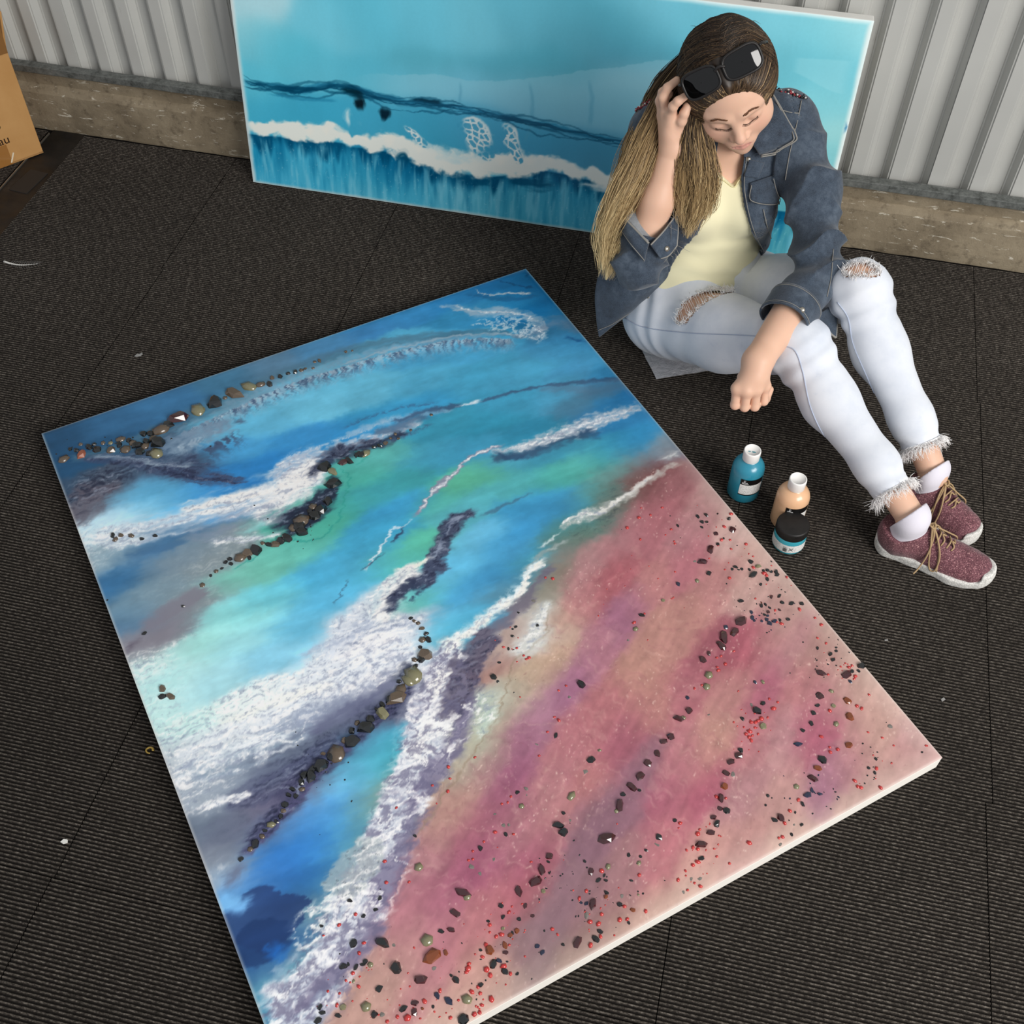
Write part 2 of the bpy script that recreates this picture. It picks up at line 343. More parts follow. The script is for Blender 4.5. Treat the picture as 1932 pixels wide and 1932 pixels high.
SAMPLES = """110,815,2a5578 200,790,3a6f9a 300,750,3f79a6 420,705,467d9f 500,680,5b83a0 600,645,4e8fbd 700,610,3d86bd 760,590,3c8cc4 850,565,2f7fb8 930,540,2476b0 985,520,1f6a9a 1000,545,1d6fa5 1030,580,1c74ac 960,570,2a84b8 900,580,3a90bf
500,800,62b9dd 600,770,6cc3e2 700,740,63b9d8 800,720,4fa9cd 900,710,45a3c8 1000,700,4aa5cb 1100,690,4a9fcc 1150,720,3d8fc0 450,850,4aa3d8 560,830,3c97d3 650,820,3593cf 420,900,2f86c8 480,920,2b7fc4 520,880,2c86c9 700,790,3ba0cf 1060,660,4a9fcc 1090,640,3d8cbd 1050,600,2a78a8 1080,620,3878a0 800,670,4aa6d2 900,660,47a2cc
720,670,55b0d6 620,720,66bfe0 540,760,6cc2e2 1180,750,2f7fb8 1160,780,3a86b8 1120,750,4a7f9c 1060,740,4b9fc4 960,760,3f9cc0 850,800,3a9cba 780,770,3ba0cf
130,870,2b5a80 160,960,6b6470 190,910,5d5a66 150,920,3a5a78 230,940,6fb5d8 300,920,5db8e6 400,930,3f9ade 200,985,b9dff0 280,960,8cd0ee 340,940,5db8ea 250,890,4a6480 350,890,4b5a74 180,1010,cfe6ee
200,1050,9fb6c0 260,1040,4d7ea8 220,1100,3f77a4 330,1060,7d93a3 400,1060,8c9aa0 250,1150,6d92aa 330,1130,8e9ea6 300,1200,87838f 380,1130,86858f 270,1210,7f7a86 240,1220,a0a2ac 300,1110,7f99a8 230,1180,5f88aa
480,1080,79cbb8 600,1000,4fb3a0 680,900,4db3a5 640,960,48ae9c 560,1040,62c0b3 720,870,5bb5b0 760,900,3fa0a8 520,1060,6fc8b8 690,940,43a8b8 430,1100,84cfc4
420,1160,8fdcdc 500,1130,6fcfe0 600,1080,4fb4dd 560,1180,6cc4e6 450,1220,9fe0e8 330,1270,b5e6e6 300,1330,c5ece9 400,1290,a9e0ea 520,1240,8ad0ea 360,1380,c4e8e4 470,1180,93dfe2 380,1220,a4e4de 620,1130,5cbbe2 680,1080,52b5dc 270,1260,c8e6e4
760,960,3d9fd0 720,1000,3fa3cc 900,900,5fbf9f 830,950,55b4a8 800,1030,5cc0a5 700,1030,46a9cf 950,870,4aa2c0 1000,830,2f8cae 900,800,3195b5 1050,900,4fb0a8 1100,880,5bb8b0 1150,850,49a6c0 1200,830,3a8fc0 1000,950,3f9ccc 1060,960,3c93c2 900,1010,69bde0 870,1060,63bde2 950,1040,4aa3d3 980,1000,3d97cb 820,1110,62b9d8 880,1110,4ba4d2 930,1090,3f93c6 780,1130,5fc0b0 860,1180,55b0dc 840,1190,5cc0d8 1100,1010,5f7f74 1150,950,6f7068 1210,890,845a5c 1250,880,87565c 1040,860,3f97b4 960,920,52aeb4 880,960,58b2c0 750,1060,58bcb8 800,860,45a2c0 860,850,3f9bbf 1180,880,6f9a98 1120,940,5a9a98 1080,990,4f8f94 1230,850,6a8aa0 1250,845,8aa0ac 1010,1060,4a9ab0 960,1110,5a90a8
1270,910,a06a72 1330,960,b98a8c 1380,1000,c9a3a0 1250,960,b06c78 1180,1020,b27882 1120,1060,b5848a 1060,1060,8f8076 1030,1110,8f8a7c 1010,1170,c9c5c0 1000,1210,c8cfc9 960,1230,b58a84 940,1330,b8c8bc 900,1400,b3bda8 870,1440,b8a898 1050,1190,c6a08f 1100,1130,c07f86 1160,1090,b3626f 1180,1170,a76a8a 1230,1110,bd7d80 1300,1060,b9707e 1350,1100,bb8082 1420,1100,c29a96 1480,1150,b9938e 1450,1200,b77d82 1400,1230,b35d70 1340,1230,a55c6c 1290,1180,bd8580 1240,1210,c08982 1200,1260,bf8b80 1130,1230,b8798c 1080,1290,a96d90 1020,1340,b5839a 990,1400,a56a88 1080,1400,bb7480 1150,1330,b86f7a 1180,1400,ad6076 1230,1330,bb7f7c 1300,1300,b56c7a 1380,1310,b97f80 1450,1290,b0637a 1520,1280,b9787f 1550,1220,b48c86 1600,1280,c09a92 1650,1380,c49a92 1720,1400,c4959a 1700,1440,bb8a88 1600,1430,b98186 1540,1380,b4607a 1480,1400,b8848c 1420,1400,b9747e 1350,1400,c18e84 1280,1450,bd7a84 1200,1480,9c6c80 1150,1540,92687a 1100,1580,8e6878 1250,1500,b06078 1330,1480,b35f76 1400,1500,b28088 1480,1500,c0908e 1560,1480,a5708a 1620,1520,b08a88 1660,1480,bd928e 1600,1560,c79c92 1500,1580,c9a096 1400,1600,c28e8c 1330,1620,cb9590 1250,1600,c07480 1180,1650,a87880 1120,1700,9a7078 1060,1690,967082 1010,1760,8f7482 1080,1800,9a7a74 1150,1760,a98078 1240,1740,c79a90 1300,1700,c8a296 1180,1790,c79c90
950,1480,a05a7c 900,1560,b06a7c 860,1520,bd8f86 830,1560,bc8f88 800,1620,b57888 900,1620,a9567a 850,1680,b06880 960,1560,b57684 1000,1620,a85a78 1030,1560,bb7f84 960,1700,b86d7a 1000,1680,b5606e 900,1760,c27b82 850,1780,c0788a 780,1740,b97486 760,1800,bb8a88 720,1850,c79a92 700,1900,c49a90 800,1850,c3868c 880,1850,c9958e 950,1830,c79b90 1000,1800,8f7578 850,1900,cda69a 1420,1060,c89e98 1300,1000,b77c86 1220,1010,b56f7c 1040,1260,c2a08c 1000,1290,bfa790 960,1340,b9a898 920,1440,b58e90 1040,1480,bb7c86 1110,1480,c07a80 1560,1320,b87882 1680,1330,c89e98 1500,1220,b8848a
650,1480,6fc0ea 700,1420,4fb5d0 720,1450,4aa8b8 600,1540,58a8e8 560,1600,2f7ccc 620,1600,3f94d8 640,1550,4a9ed0 500,1650,3a80cc 560,1660,2767b0 480,1690,2d5f9c 450,1700,7ab8ec 440,1720,86c2f0 520,1720,34548c 500,1780,2a4a7c 520,1800,2e6fb8 480,1820,3a6a98 560,1800,5a7f98 540,1850,6aa6b8 500,1880,5a9ab8 600,1720,6f97a8 640,1650,5a98b0 680,1580,6fa8a8 700,1520,78a8a0 740,1500,8aa39a 490,1920,4f95b8 580,1560,3f8fe0 540,1620,3380d0 470,1740,70b4e8 590,1660,2f78b8
330,1420,b8c4cc 400,1420,c0c9d2 450,1380,d6dde0 380,1500,a9b4c0 450,1480,8f9cae 400,1560,6f7d90 460,1560,70788c 520,1440,77849a 560,1420,4f566e 600,1400,5f6880 500,1540,76708a 440,1610,7f8796 430,1650,9fb0c0 540,1360,a8b4c8 620,1350,8f98b0 700,1280,dcdfe6 620,1260,dde4ec 560,1290,dfe8ea 480,1330,e4eeec 660,1220,d0d6e2 740,1230,e2e2ea 760,1190,bfc3d2 700,1150,d5d8e2 560,1490,6a6480 520,1570,5c7094 700,1350,5c617c 650,1420,5a7aa0"""
def paint_layers():
    NU, NV = 565, 715
    uu, vv = np.meshgrid(np.linspace(0, CW, NU), np.linspace(0, CH, NV), indexing='ij'); U = uu.ravel(); V = vv.ravel()
    S = [s.split(',') for s in SAMPLES.split()]
    SP = px_to_uv([(float(a), float(b)) for a, b, _ in S])
    SC = np.array([[int(c[i:i+2], 16)/255 for i in (0, 2, 4)] for _, _, c in S])
    # washes: normalised gaussian blend in warped coordinates
    n1 = fbm(U*5, V*5, 4); n2 = fbm(U*5+40, V*5+7, 4); n3 = fbm(U*19, V*19, 4); n4 = fbm(U*19+9, V*19+31, 4)
    Uw = U+.020*n1+.012*n3; Vw = V+.020*n2+.012*n4
    dr = lambda a, b: (lambda q: (q[1]-q[0])/np.linalg.norm(q[1]-q[0]))(px_to_uv([a, b]))
    E_S = dr((860, 1640), (1200, 1080)); E_B = dr((300, 1090), (1150, 800))
    num = np.zeros((len(U), 3)); den = np.zeros(len(U))
    for k in range(len(SP)):
        du = Uw-SP[k, 0]; dv = Vw-SP[k, 1]; e = E_S if SC[k, 0] > SC[k, 2]+.02 else E_B
        al = du*e[0]+dv*e[1]; ac = du*e[1]-dv*e[0]; d2 = al*al/(2*.040**2)+ac*ac/(2*.0185**2)
        s = np.flatnonzero(d2 < 16); ww = np.exp(-d2[s])+2e-4*np.exp(-d2[s]/8)
        num[s] += ww[:, None]*SC[k]; den[s] += ww
    C = num/np.maximum(den, 1e-12)[:, None]; C[den < 1e-9] = (.72, .62, .6)
    C = C*.88+.12*C.mean(1)[:, None]
    CC = [C]
    FX, FY = fbm(U*70, V*70, 3), fbm(U*70+5, V*70+3, 3)
    C *= (1+.05*fbm(U*30, V*30, 5)+.03*FX)[:, None]
    over, curve, band, fringe = Painter(U, V, C, px_to_uv, .00158).tools_cc(CC)
    # ---- top arc and its feathers
    band([(130,868,8),(230,845,18),(320,806,22),(420,762,24),(520,716,22),(620,676,18),(720,650,16),(830,634,12),(930,628,9),(1000,640,5)], '56788c', .75, .7, streak=.3)
    band([(400,790,16),(480,752,22),(560,715,18),(660,682,14),(760,655,9),(880,636,5),(960,632,4)], '7f9fb4', .75, .6, na=.6, sa=60, sd=30, streak=.6)
    arc = [(330,822,10),(400,790,10),(480,752,10),(560,720,10),(660,688,8),(760,660,6),(880,639,5),(980,640,4)]
    fringe(arc, '93b4c8', .6, 62, 1, 60, -.4); fringe(arc, '4f6480', .95, 58, 1, 90); fringe(arc, 'b4c6d2', .75, 40, 1, 170, .05)
    band([(640,690,3),(760,656,3),(880,633,3),(960,632,3),(1010,642,2)], 'a9b6c2', .6, .8, na=.5)
    # feathered plume below the pebble cluster
    band([(300,862,14),(340,840,26),(390,815,24),(440,795,10)], '7b90a6', .85, .8, na=.8, sa=40, sd=40, streak=.8)
    band([(310,850,22),(350,832,34),(400,812,30),(445,795,14)], '8299ae', .7, .8, na=.9, sa=30, sd=60, streak=.6)
    fringe([(310,885,10),(350,862,10),(400,838,10),(450,806,10)], '4c5b76', .95, 80, 1, 55); fringe([(320,850,10),(360,830,10),(410,808,10)], 'a9bccb', .7, 60, 1, 120, 0.)
    band([(440,800,5),(455,798,7),(470,797,3)], '58687f', .9, .6, na=.6)
    band([(150,868,6),(230,868,14),(310,885,20),(380,898,22),(440,908,14),(470,906,5)], '4a536e', .95, .7, na=.6, sa=10, sd=90, streak=.6)
    band([(170,862,4),(240,866,7),(310,878,8),(370,880,5)], 'a6b5c2', .7, .8, na=.7, sa=9, sd=120, streak=.8)
    band([(300,890,4),(380,904,5),(460,912,5)], '39415c', .9, .7, na=.7, sa=9, sd=140, streak=.5)
    band([(130,925,14),(160,930,26),(200,925,24),(240,912,12)], '66606c', .85, .9, na=.8, sa=14, sd=60, streak=.5)
    band([(150,1000,8),(165,970,18),(180,945,22),(200,930,10)], '6d6a76', .8, .8, na=.6, streak=.3)
    # ---- second wave: foam from left edge to the pebble bend
    band([(170,1022,14),(240,1008,22),(330,985,30),(430,955,34),(520,930,40),(580,905,42),(622,905,20)], 'cfd8e2', .92, .75, na=.8, sa=7, sd=45, streak=.35)
    band([(330,968,10),(420,948,20),(510,925,26),(570,898,26),(610,890,14)], 'f0ece8', .95, .8, na=.9, sa=8, sd=50, streak=.35)
    band([(520,912,14),(545,885,24),(580,868,26),(620,858,22),(670,842,16),(740,815,12),(800,793,8)], 'c3cad6', .92, .7, na=.9, sa=45, sd=45, streak=.4)
    fringe([(505,915,8),(530,880,8),(565,858,8),(610,845,8),(680,818,8),(760,785,6)], 'cbd4e0', .8, 16, -1, 160)
    band([(470,985,16),(520,955,30),(560,915,36),(592,885,28),(612,872,14)], 'ebe8e6', .9, .8, na=.9, sa=16, sd=40, streak=.25)
    band([(632,890,8),(626,925,14),(606,958,18),(570,985,18),(530,1008,14)], '2c3247', .9, .8, na=.8, sa=20, sd=40)
    band([(575,905,10),(600,885,14),(625,862,16),(660,852,16),(720,836,14),(770,812,8)], '3d4359', .85, .8, na=.8, sa=30, sd=40)
    band([(700,822,8),(740,808,12),(780,795,12),(815,785,8)], '56708c', .8, .8, na=.7, sa=40, sd=30)
    fringe([(720,835,8),(770,818,8),(815,795,6)], '4d5f7c', .8, 18, 1, 120)
    band([(640,828,4),(700,806,8),(760,788,8),(820,778,6),(860,775,4)], '8fb2cc', .7, .8, na=.9, sa=50, sd=40)
    band([(735,798,5),(790,782,7),(840,770,8),(880,766,5)], '45607e', .85, .8, na=.8, sa=50, sd=40)
    fringe([(640,815,6),(700,790,6),(760,772,6),(830,763,5)], '46688e', .7, 14, -1, 150)
    band([(858,772,2),(885,764,4),(903,758,5),(915,756,2)], 'd8e2ea', .9, .7, na=.9)
    band([(900,762,4),(940,748,4),(980,739,4),(1040,728,5),(1100,722,7),(1180,716,8)], '44617f', .85, .8, na=.6, sa=40, sd=60)
    band([(1010,738,5),(1060,735,14),(1110,738,26),(1160,728,22),(1190,722,10)], '5f7d96', .6, .95, na=.6)
    # dark swirls under foam
    band([(510,1008,8),(540,985,18),(570,965,20),(595,945,14),(612,920,8)], '333a4e', .9, .8, na=.9, sa=14, sd=40)
    band([(480,990,10),(520,975,14),(556,955,10)], '8f95a8', .7, .8, na=1., sa=12, sd=70, streak=.8)
    band([(400,985,6),(440,975,12),(500,960,14),(540,945,8)], '9aa3b6', .6, .9, na=1.1, sa=10, sd=80, streak=.9)
    band([(440,1012,8),(480,1000,14),(520,990,10)], '8fd6d4', .6, .9, na=.9, streak=.5)
    band([(390,1025,8),(450,1022,10),(500,1012,9),(540,1003,5)], 'e2e6ea', .8, .8, na=1.1, sa=14, sd=60, streak=.8)
    band([(340,1010,10),(400,1010,16),(450,1000,14)], '8a96aa', .6, .9, na=1., sa=8, sd=70, streak=.8)
    band([(190,1040,8),(230,1030,14),(280,1018,12)], 'dde6ea', .7, .9, na=1., sa=14, sd=40, streak=.6)
    band([(230,1052,6),(300,1038,10),(360,1022,6)], '51789c', .7, .9, na=.8)
    band([(260,1190,10),(310,1165,18),(360,1130,20),(395,1108,10)], '85828e', .8, .7, na=.5, sa=10, sd=40)
    band([(235,1215,8),(250,1222,12),(262,1228,8)], '5f5766', .7, .9, na=.7)
    for P in ([(640,880,2),(660,905,2),(650,940,2),(640,975,2),(615,1010,2),(570,1025,2),(545,1015,2)], [(500,1040,1.6),(470,1060,1.6),(440,1075,1.6)], [(660,850,1.5),(690,862,1.5),(668,880,1.5)]):
        band(P, '3f9f95', .8, .6, na=.2)
    # ---- upper right: foam triangle and lines
    band([(890,545,2),(920,556,3),(960,556,3),(1010,553,2)], 'b9c0c6', .9, .8, na=.5)
    band([(870,555,8),(920,562,9),(970,566,7),(1020,556,6)], '2f6690', .7, .9, na=.6)
    band([(930,528,3),(980,540,3),(1015,545,3)], '244e74', .7, .9, na=.5)
    band([(985,515,6),(1000,528,8)], '1c3f5e', .8, .9, na=.6)
    band([(820,578,6),(870,584,10),(910,592,12),(960,590,12),(1000,600,12),(1020,622,14),(1000,648,10)], 'aab4c0', .75, .8, na=1., sa=20, sd=50, streak=.5)
    band([(850,575,3),(900,590,4),(950,590,4),(990,594,4),(1010,612,3)], 'd3d6da', .7, .8, na=1., streak=.4)
    band([(960,640,8),(1000,630,16),(1050,608,18),(1100,628,12)], '75859a', .6, .95, na=.8, sa=16, sd=40, streak=.4)
    idx, s, d, h, L = curve([(900,612,8),(940,612,22),(985,618,28),(1010,632,22)], .006, 30)
    f = 1-np.abs(fbm(U[idx]*46, V[idx]*46, 4))*4; over(np.clip((1-sstep(.5, 1, np.abs(d)/h))*sstep(.35, .9, f)*.8, 0, 1), 'cdd6dc', idx)
    band([(1060,635,5),(1090,643,7),(1110,648,4)], '2c5c8a', .8, .9, na=.6)
    # ---- thin river line right of centre
    riv = [(1215,765,10),(1180,778,14),(1130,795,18),(1080,810,18),(1030,828,14),(985,845,11),(945,852,9),(920,857,5)]
    band([(a, b+12, w*1.1) for a, b, w in riv[2:]], '3d4d68', .75, .9, na=.7, sa=20, sd=40)
    band(riv, 'b8c0ca', .9, .7, na=.9, sa=40, sd=60, streak=.55)
    band([(1200,772,3),(1130,795,5),(1070,816,6),(1000,842,6),(950,850,5)], 'd5d8de', .7, .8, na=1., streak=.5)
    band([(930,850,5),(960,866,9),(1000,862,7)], '35506e', .8, .9, na=.7)
    band([(955,838,2),(920,850,4),(885,865,4),(862,890,4),(845,905,7),(828,920,7),(810,938,4),(793,962,4),(780,980,4)], '8d8ea2', .95, .6, na=.7, sa=60, sd=40)
    band([(950,838,1.5),(915,852,2),(882,868,2),(858,893,2),(835,915,2.5),(812,935,2),(790,968,2)], 'dcdde2', .85, .7, na=1., sa=60, sd=40)
    band([(780,978,2),(760,995,2),(742,998,2),(735,1015,2),(718,1035,2),(700,1060,2),(690,1080,2)], 'd6e2ea', .9, .7, na=.8)
    band([(765,990,2),(752,1010,3),(740,1030,2)], '3a4a66', .9, .7, na=.6); band([(730,1040,1.5),(705,1060,2),(680,1078,2)], '3f5672', .8, .7, na=.6)
    band([(662,1090,1.2),(650,1110,1.6),(630,1145,1.6)], '47667e', .8, .7, na=.6)
    # ---- dark river into the big foam
    band([(1010,930,2),(985,940,3),(940,960,3),(905,975,2)], '4c6f86', .7, .8, na=.7)
    band([(905,960,7),(885,970,12),(860,985,14),(840,1010,14),(830,1040,16),(820,1070,17),(800,1090,18),(770,1110,16)], '4c4f66', .93, .6, na=.7, sa=40, sd=40)
    band([(880,968,3),(855,985,4),(838,1010,4),(826,1040,4),(812,1062,4)], '9aa4b8', .8, .8, na=1., sa=50, sd=50)
    band([(862,978,2),(842,1000,3),(832,1030,3)], '26304a', .8, .9, na=.7)
    band([(740,1075,4),(770,1072,6),(800,1062,5),(820,1048,4)], 'f0ecdf', .92, .7, na=.8)
    band([(720,1190,10),(728,1150,20),(742,1115,20),(765,1088,14),(800,1072,7)], 'e6e3e2', .92, .7, na=.9, sa=20, sd=40)
    band([(790,1085,10),(770,1105,15),(745,1130,13),(728,1150,8)], '383f58', .92, .7, na=.8, sa=25, sd=40)
    fringe([(815,1085,6),(790,1115,6),(760,1140,6)], '343d58', .85, 18, -1, 110)
    band([(715,1158,4),(740,1150,9),(762,1146,5)], '333c56', .9, .7, na=.8)
    # ---- big lower foam
    band([(330,1440,14),(400,1400,22),(480,1370,24),(560,1320,28),(640,1270,40),(700,1230,48),(750,1210,34),(785,1215,10)], 'dfe4ea', .82, .8, na=.9, sa=7, sd=40, streak=.3)
    band([(620,1250,10),(680,1225,18),(730,1205,18),(765,1205,8)], 'f1eff0', .9, .8, na=1., sa=10, sd=40, streak=.4)
    band([(400,1372,8),(480,1345,12),(560,1312,14),(640,1285,10)], 'f2f1ea', .8, .9, na=.9, sa=8, sd=50, streak=.4)
    band([(560,1245,6),(600,1225,9),(650,1205,10),(690,1180,12),(705,1160,10)], 'aab4c8', .7, .8, na=1., sa=16, sd=60, streak=.7)
    band([(640,1230,3),(660,1215,5),(700,1215,5)], '76809c', .7, .8, na=1., streak=.6)
    idx, s, d, h, L = curve([(560,1330,14),(640,1290,26),(700,1250,36),(750,1220,26)], .012, 24)
    f = np.abs(fbm(s*14+U[idx]*10, d*40+V[idx]*14, 5))*5; over(np.clip((1-sstep(.5, 1, np.abs(d)/h))*(1-sstep(.1, .6, f))*.5, 0, 1), '8d94ac', idx)
    band([(560,1400,10),(620,1368,16),(680,1330,18),(720,1295,16),(755,1270,10)], '6b6f8a', .8, .8, na=.9, sa=10, sd=40, streak=.5)
    band([(740,1290,8),(765,1265,10),(785,1245,6)], '30364c', .85, .8, na=.8)
    band([(330,1470,10),(420,1440,20),(520,1405,24),(600,1380,16)], '9fafc0', .7, .9, na=1., sa=8, sd=60, streak=.6)
    band([(370,1440,6),(430,1420,10),(500,1395,12),(555,1385,6)], 'e2e8ec', .8, .8, na=1.2, sa=12, sd=60, streak=.7)
    band([(520,1405,4),(545,1400,7),(558,1396,4)], 'eef0f0', .9, .8, na=1.)
    idx, s, d, h, L = curve([(340,1480,10),(420,1440,24),(500,1410,24),(560,1390,12)], .006, 30)
    f = fbm(s*24, d*90, 5); over(np.clip((1-sstep(.4, 1, np.abs(d)/h))*sstep(-.05, .3, f)*.65, 0, 1), 'f0f2f4', idx)
    over(np.clip((1-sstep(.4, 1, np.abs(d)/h))*sstep(.1, .4, -f)*.5, 0, 1), '8496a8', idx)
    band([(420,1530,8),(490,1490,22),(560,1450,26),(620,1415,20),(660,1395,10)], '565a76', .85, .8, na=.7, sa=8, sd=50, streak=.4)
    band([(370,1530,5),(410,1518,9),(450,1508,8),(480,1495,4)], 'e4e6ea', .92, .7, na=1., sa=14, sd=60, streak=.6)
    band([(370,1590,10),(420,1570,18),(480,1540,16)], '6a7286', .7, .9, na=.8, sa=8, sd=60, streak=.5)
    band([(450,1622,6),(480,1590,14),(510,1555,18),(545,1510,18),(580,1470,14),(640,1425,12),(700,1370,10),(745,1325,10),(780,1290,8)], '4a4a66', .85, .8, na=.7, sa=16, sd=40)
    fringe([(460,1630,6),(500,1590,6),(540,1545,6),(580,1500,6),(620,1450,6),(680,1400,5)], '5c5a7c', .85, 26, -1, 60, -.2)
    band([(420,1680,6),(440,1655,10),(470,1625,8)], '70788e', .8, .8, na=.8)
    # dark blots near the left corner
    idx, s, d, h, L = curve([(440,1750,18),(500,1735,34),(550,1715,22),(575,1700,8)], .014, 14); over((1-sstep(.86, 1, np.abs(d)/h))*.8, '2f4674', idx)
    idx, s, d, h, L = curve([(450,1800,14),(480,1785,26),(510,1770,22)], .012, 16); over((1-sstep(.8, 1, np.abs(d)/h))*.75, '27426e', idx)
    band([(505,1820,8),(525,1795,14),(530,1770,8)], '2c72c0', .8, .8, na=.7)
    band([(440,1735,10),(445,1705,22),(455,1680,12)], '84c0f0', .85, .7, na=.6)
    # ---- shore foam strip
    band([(505,1930,24),(560,1890,34),(620,1810,36),(670,1720,34),(715,1620,32),(750,1530,30),(790,1430,34),(820,1340,40),(830,1270,34),(840,1215,22)], 'd3d3dc', .93, .6, na=.8, sa=9, sd=30)
    band([(540,1930,8),(620,1850,16),(690,1770,16),(720,1690,14),(760,1600,14),(790,1520,14),(830,1440,18),(870,1370,18),(880,1300,14)], '7d7690', .8, .8, na=.9, sa=12, sd=40)
    band([(870,1215,8),(880,1250,24),(870,1300,30),(850,1340,22),(900,1230,26),(940,1190,14)], '5e586c', .93, .6, na=.6, sa=10, sd=40, streak=.15)
    band([(830,1235,10),(850,1222,14),(880,1210,8)], 'f0ede6', .93, .6, na=.9, sa=20, sd=40)
    band([(815,1330,12),(830,1290,14),(840,1255,10)], 'ece9e6', .93, .7, na=.9, sa=20, sd=40)
    band([(835,1395,16),(815,1360,18),(800,1400,20),(780,1450,16)], 'eceae8', .8, .8, na=1., sa=20, sd=40)
    # marbling in the strip
    idx, s, d, h, L = curve([(520,1930,30),(580,1880,40),(640,1790,42),(690,1690,40),(735,1590,38),(775,1490,38),(815,1400,46),(845,1310,44),(850,1230,24)], .012, 30)
    inside = 1-sstep(.55, 1, np.abs(d)/h); q = fbm(s*16, d*34+2*fbm(s*18, d*18, 3), 5)
    over(np.clip(inside*(1-sstep(.03, .13, np.abs(q)))*.7, 0, 1), '6f6c86', idx); over(np.clip(inside*sstep(.12, .4, q)*.8, 0, 1), 'f2f0f0', idx)
    over(np.clip(inside*sstep(.2, .45, -q)*.5, 0, 1), '8b88a0', idx)
    idx, s, d, h, L = curve([(650,1660,22),(675,1635,26),(695,1610,20)], .008, 30); over((1-sstep(.8, 1, np.abs(d)/h))*.7, 'a9b2b4', idx)
    f = fbm(U[idx]*120, V[idx]*120, 2); over((1-sstep(.7, 1, np.abs(d)/h))*sstep(.35, .5, f)*.7, '5f6670', idx)
    idx, s, d, h, L = curve([(580,1760,18),(620,1720,22),(660,1690,18)], .012, 26); f = 1-4*np.abs(fbm(s*22, d*50, 4)); over(np.clip((1-sstep(.6, 1, np.abs(d)/h))*sstep(.5, .9, f)*.85, 0, 1), 'eeeeea', idx)
    # wave edge going up-right along the shore
    sh = [(850,1215,8),(900,1180,9),(940,1150,9),(975,1120,8),(1005,1075,6),(1030,1050,5)]
    band([(a+18, b+14, w*1.4) for a, b, w in sh], '726c7c', .8, .8, na=.8, sa=20, sd=40)
    band(sh, 'ece9e2', .95, .7, na=.8, sa=40, sd=40); fringe(sh, 'd3e4ea', .75, 26, -1, 90)
    band([(985,1090,3),(1015,1052,4),(1050,1030,4),(1080,1020,3)], '9aa5a4', .7, .8, na=.9)
    band([(1010,1040,2),(1040,1020,3),(1062,1003,2)], 'dfe9e6', .8, .8, na=1.)
    band([(1055,1005,4),(1075,985,8),(1105,975,11),(1140,962,10),(1170,945,7),(1210,920,6),(1250,888,6),(1290,872,5)], 'bdbdb8', .75, .7, na=.9, sa=40, sd=50, streak=.4)
    band([(1055,1000,2),(1068,982,2.5),(1095,972,3),(1130,968,4),(1165,945,4),(1205,918,4),(1245,888,3)], 'dcdad6', .85, .7, na=1., sa=50, sd=50)
    band([(1240,872,8),(1270,860,10),(1290,868,6)], 'a9b0b4', .7, .8, na=.8)
    # ---- sand: resin edge, feather streaks and pale glints
    band([(780,1580,1.2),(810,1545,1.2),(840,1500,1.2),(880,1440,1.2),(910,1400,1.2),(940,1350,1.2),(955,1300,1.2),(970,1250,1.2),(1005,1220,1.2),(1030,1190,1.2),(1038,1140,1.2)], '9a8a78', .6, .5, na=.3)
    band([(960,1240,10),(1000,1215,20),(1020,1170,16),(1035,1130,8)], 'd2d6d3', .75, .9, na=.4)
    band([(900,1400,8),(920,1360,14),(945,1330,12)], 'bccfc4', .7, .9, na=.4)
    for P in ([(1180,1050,20),(1080,1230,30),(1000,1420,34),(900,1560,30),(800,1700,24)], [(1340,1140,20),(1250,1290,30),(1150,1440,34),(1040,1560,34),(960,1680,26)], [(1480,1250,24),(1420,1380,30),(1330,1480,34),(1240,1570,30)]):
        idx, s, d, h, L = curve([(a, b, w*2.2) for a, b, w in P], .01, 10)
        f = noise2(s*90+6*noise2(s*12, d*8), d*7)+.5*noise2(s*200, d*12); over(np.clip((1-sstep(.3, 1, np.abs(d)/h))*sstep(.25, .8, f)*.22, 0, 1), 'e2bfb4', idx)
        over(np.clip((1-sstep(.3, 1, np.abs(d)/h))*sstep(.3, .9, -f)*.16, 0, 1), '8f4a66', idx)
    band([(950,1820,20),(1000,1760,38),(1070,1690,40),(1110,1620,26)], '8f7078', .5, .8, na=.5)
    band([(1090,1570,30),(1150,1510,34),(1210,1450,26),(1250,1390,14)], '8a6778', .30, .9, na=.5)
    f = fbm(U*300, V*300, 2); g = fbm(U*9, V*9, 3); red = sstep(.02, .14, C[:, 0]-C[:, 2])
    over(np.clip(red*sstep(.43, .58, f)*sstep(-.2, .25, g)*.7, 0, 1), 'f6dcd2')
    over(np.clip(red*sstep(.45, .6, -f)*.25, 0, 1), '7c4254')
    # brushed / feathered drag of the wet paint, then foam grain
    IM = C.reshape(NU, NV, 3)
    def al_ac(e): return U*e[0]+V*e[1], U*e[1]-V*e[0]
    bal, bac = al_ac(E_B); sal, sac = al_ac(E_S); wr = red*.8
    dB = .006*noise2(bal*9, bac*120)+.004*noise2(bal*24, bac*260); dS = .010*noise2(sal*40, sac*30)+.008*noise2(sal*8, sac*90)
    tx, ty = .0045*fbm(U*60, V*60, 4), .0045*fbm(U*60+31, V*60+77, 4)
    du = (1-wr)*dB*E_B[0]+wr*dS*E_S[0]+tx*1.4; dv = (1-wr)*dB*E_B[1]+wr*dS*E_S[1]+ty*1.4
    gx = np.clip((U+du)/CW*(NU-1), 0, NU-1.001); gy = np.clip((V+dv)/CH*(NV-1), 0, NV-1.001)
    ix = gx.astype(int); iy = gy.astype(int); fx = (gx-ix)[:, None]; fy = (gy-iy)[:, None]
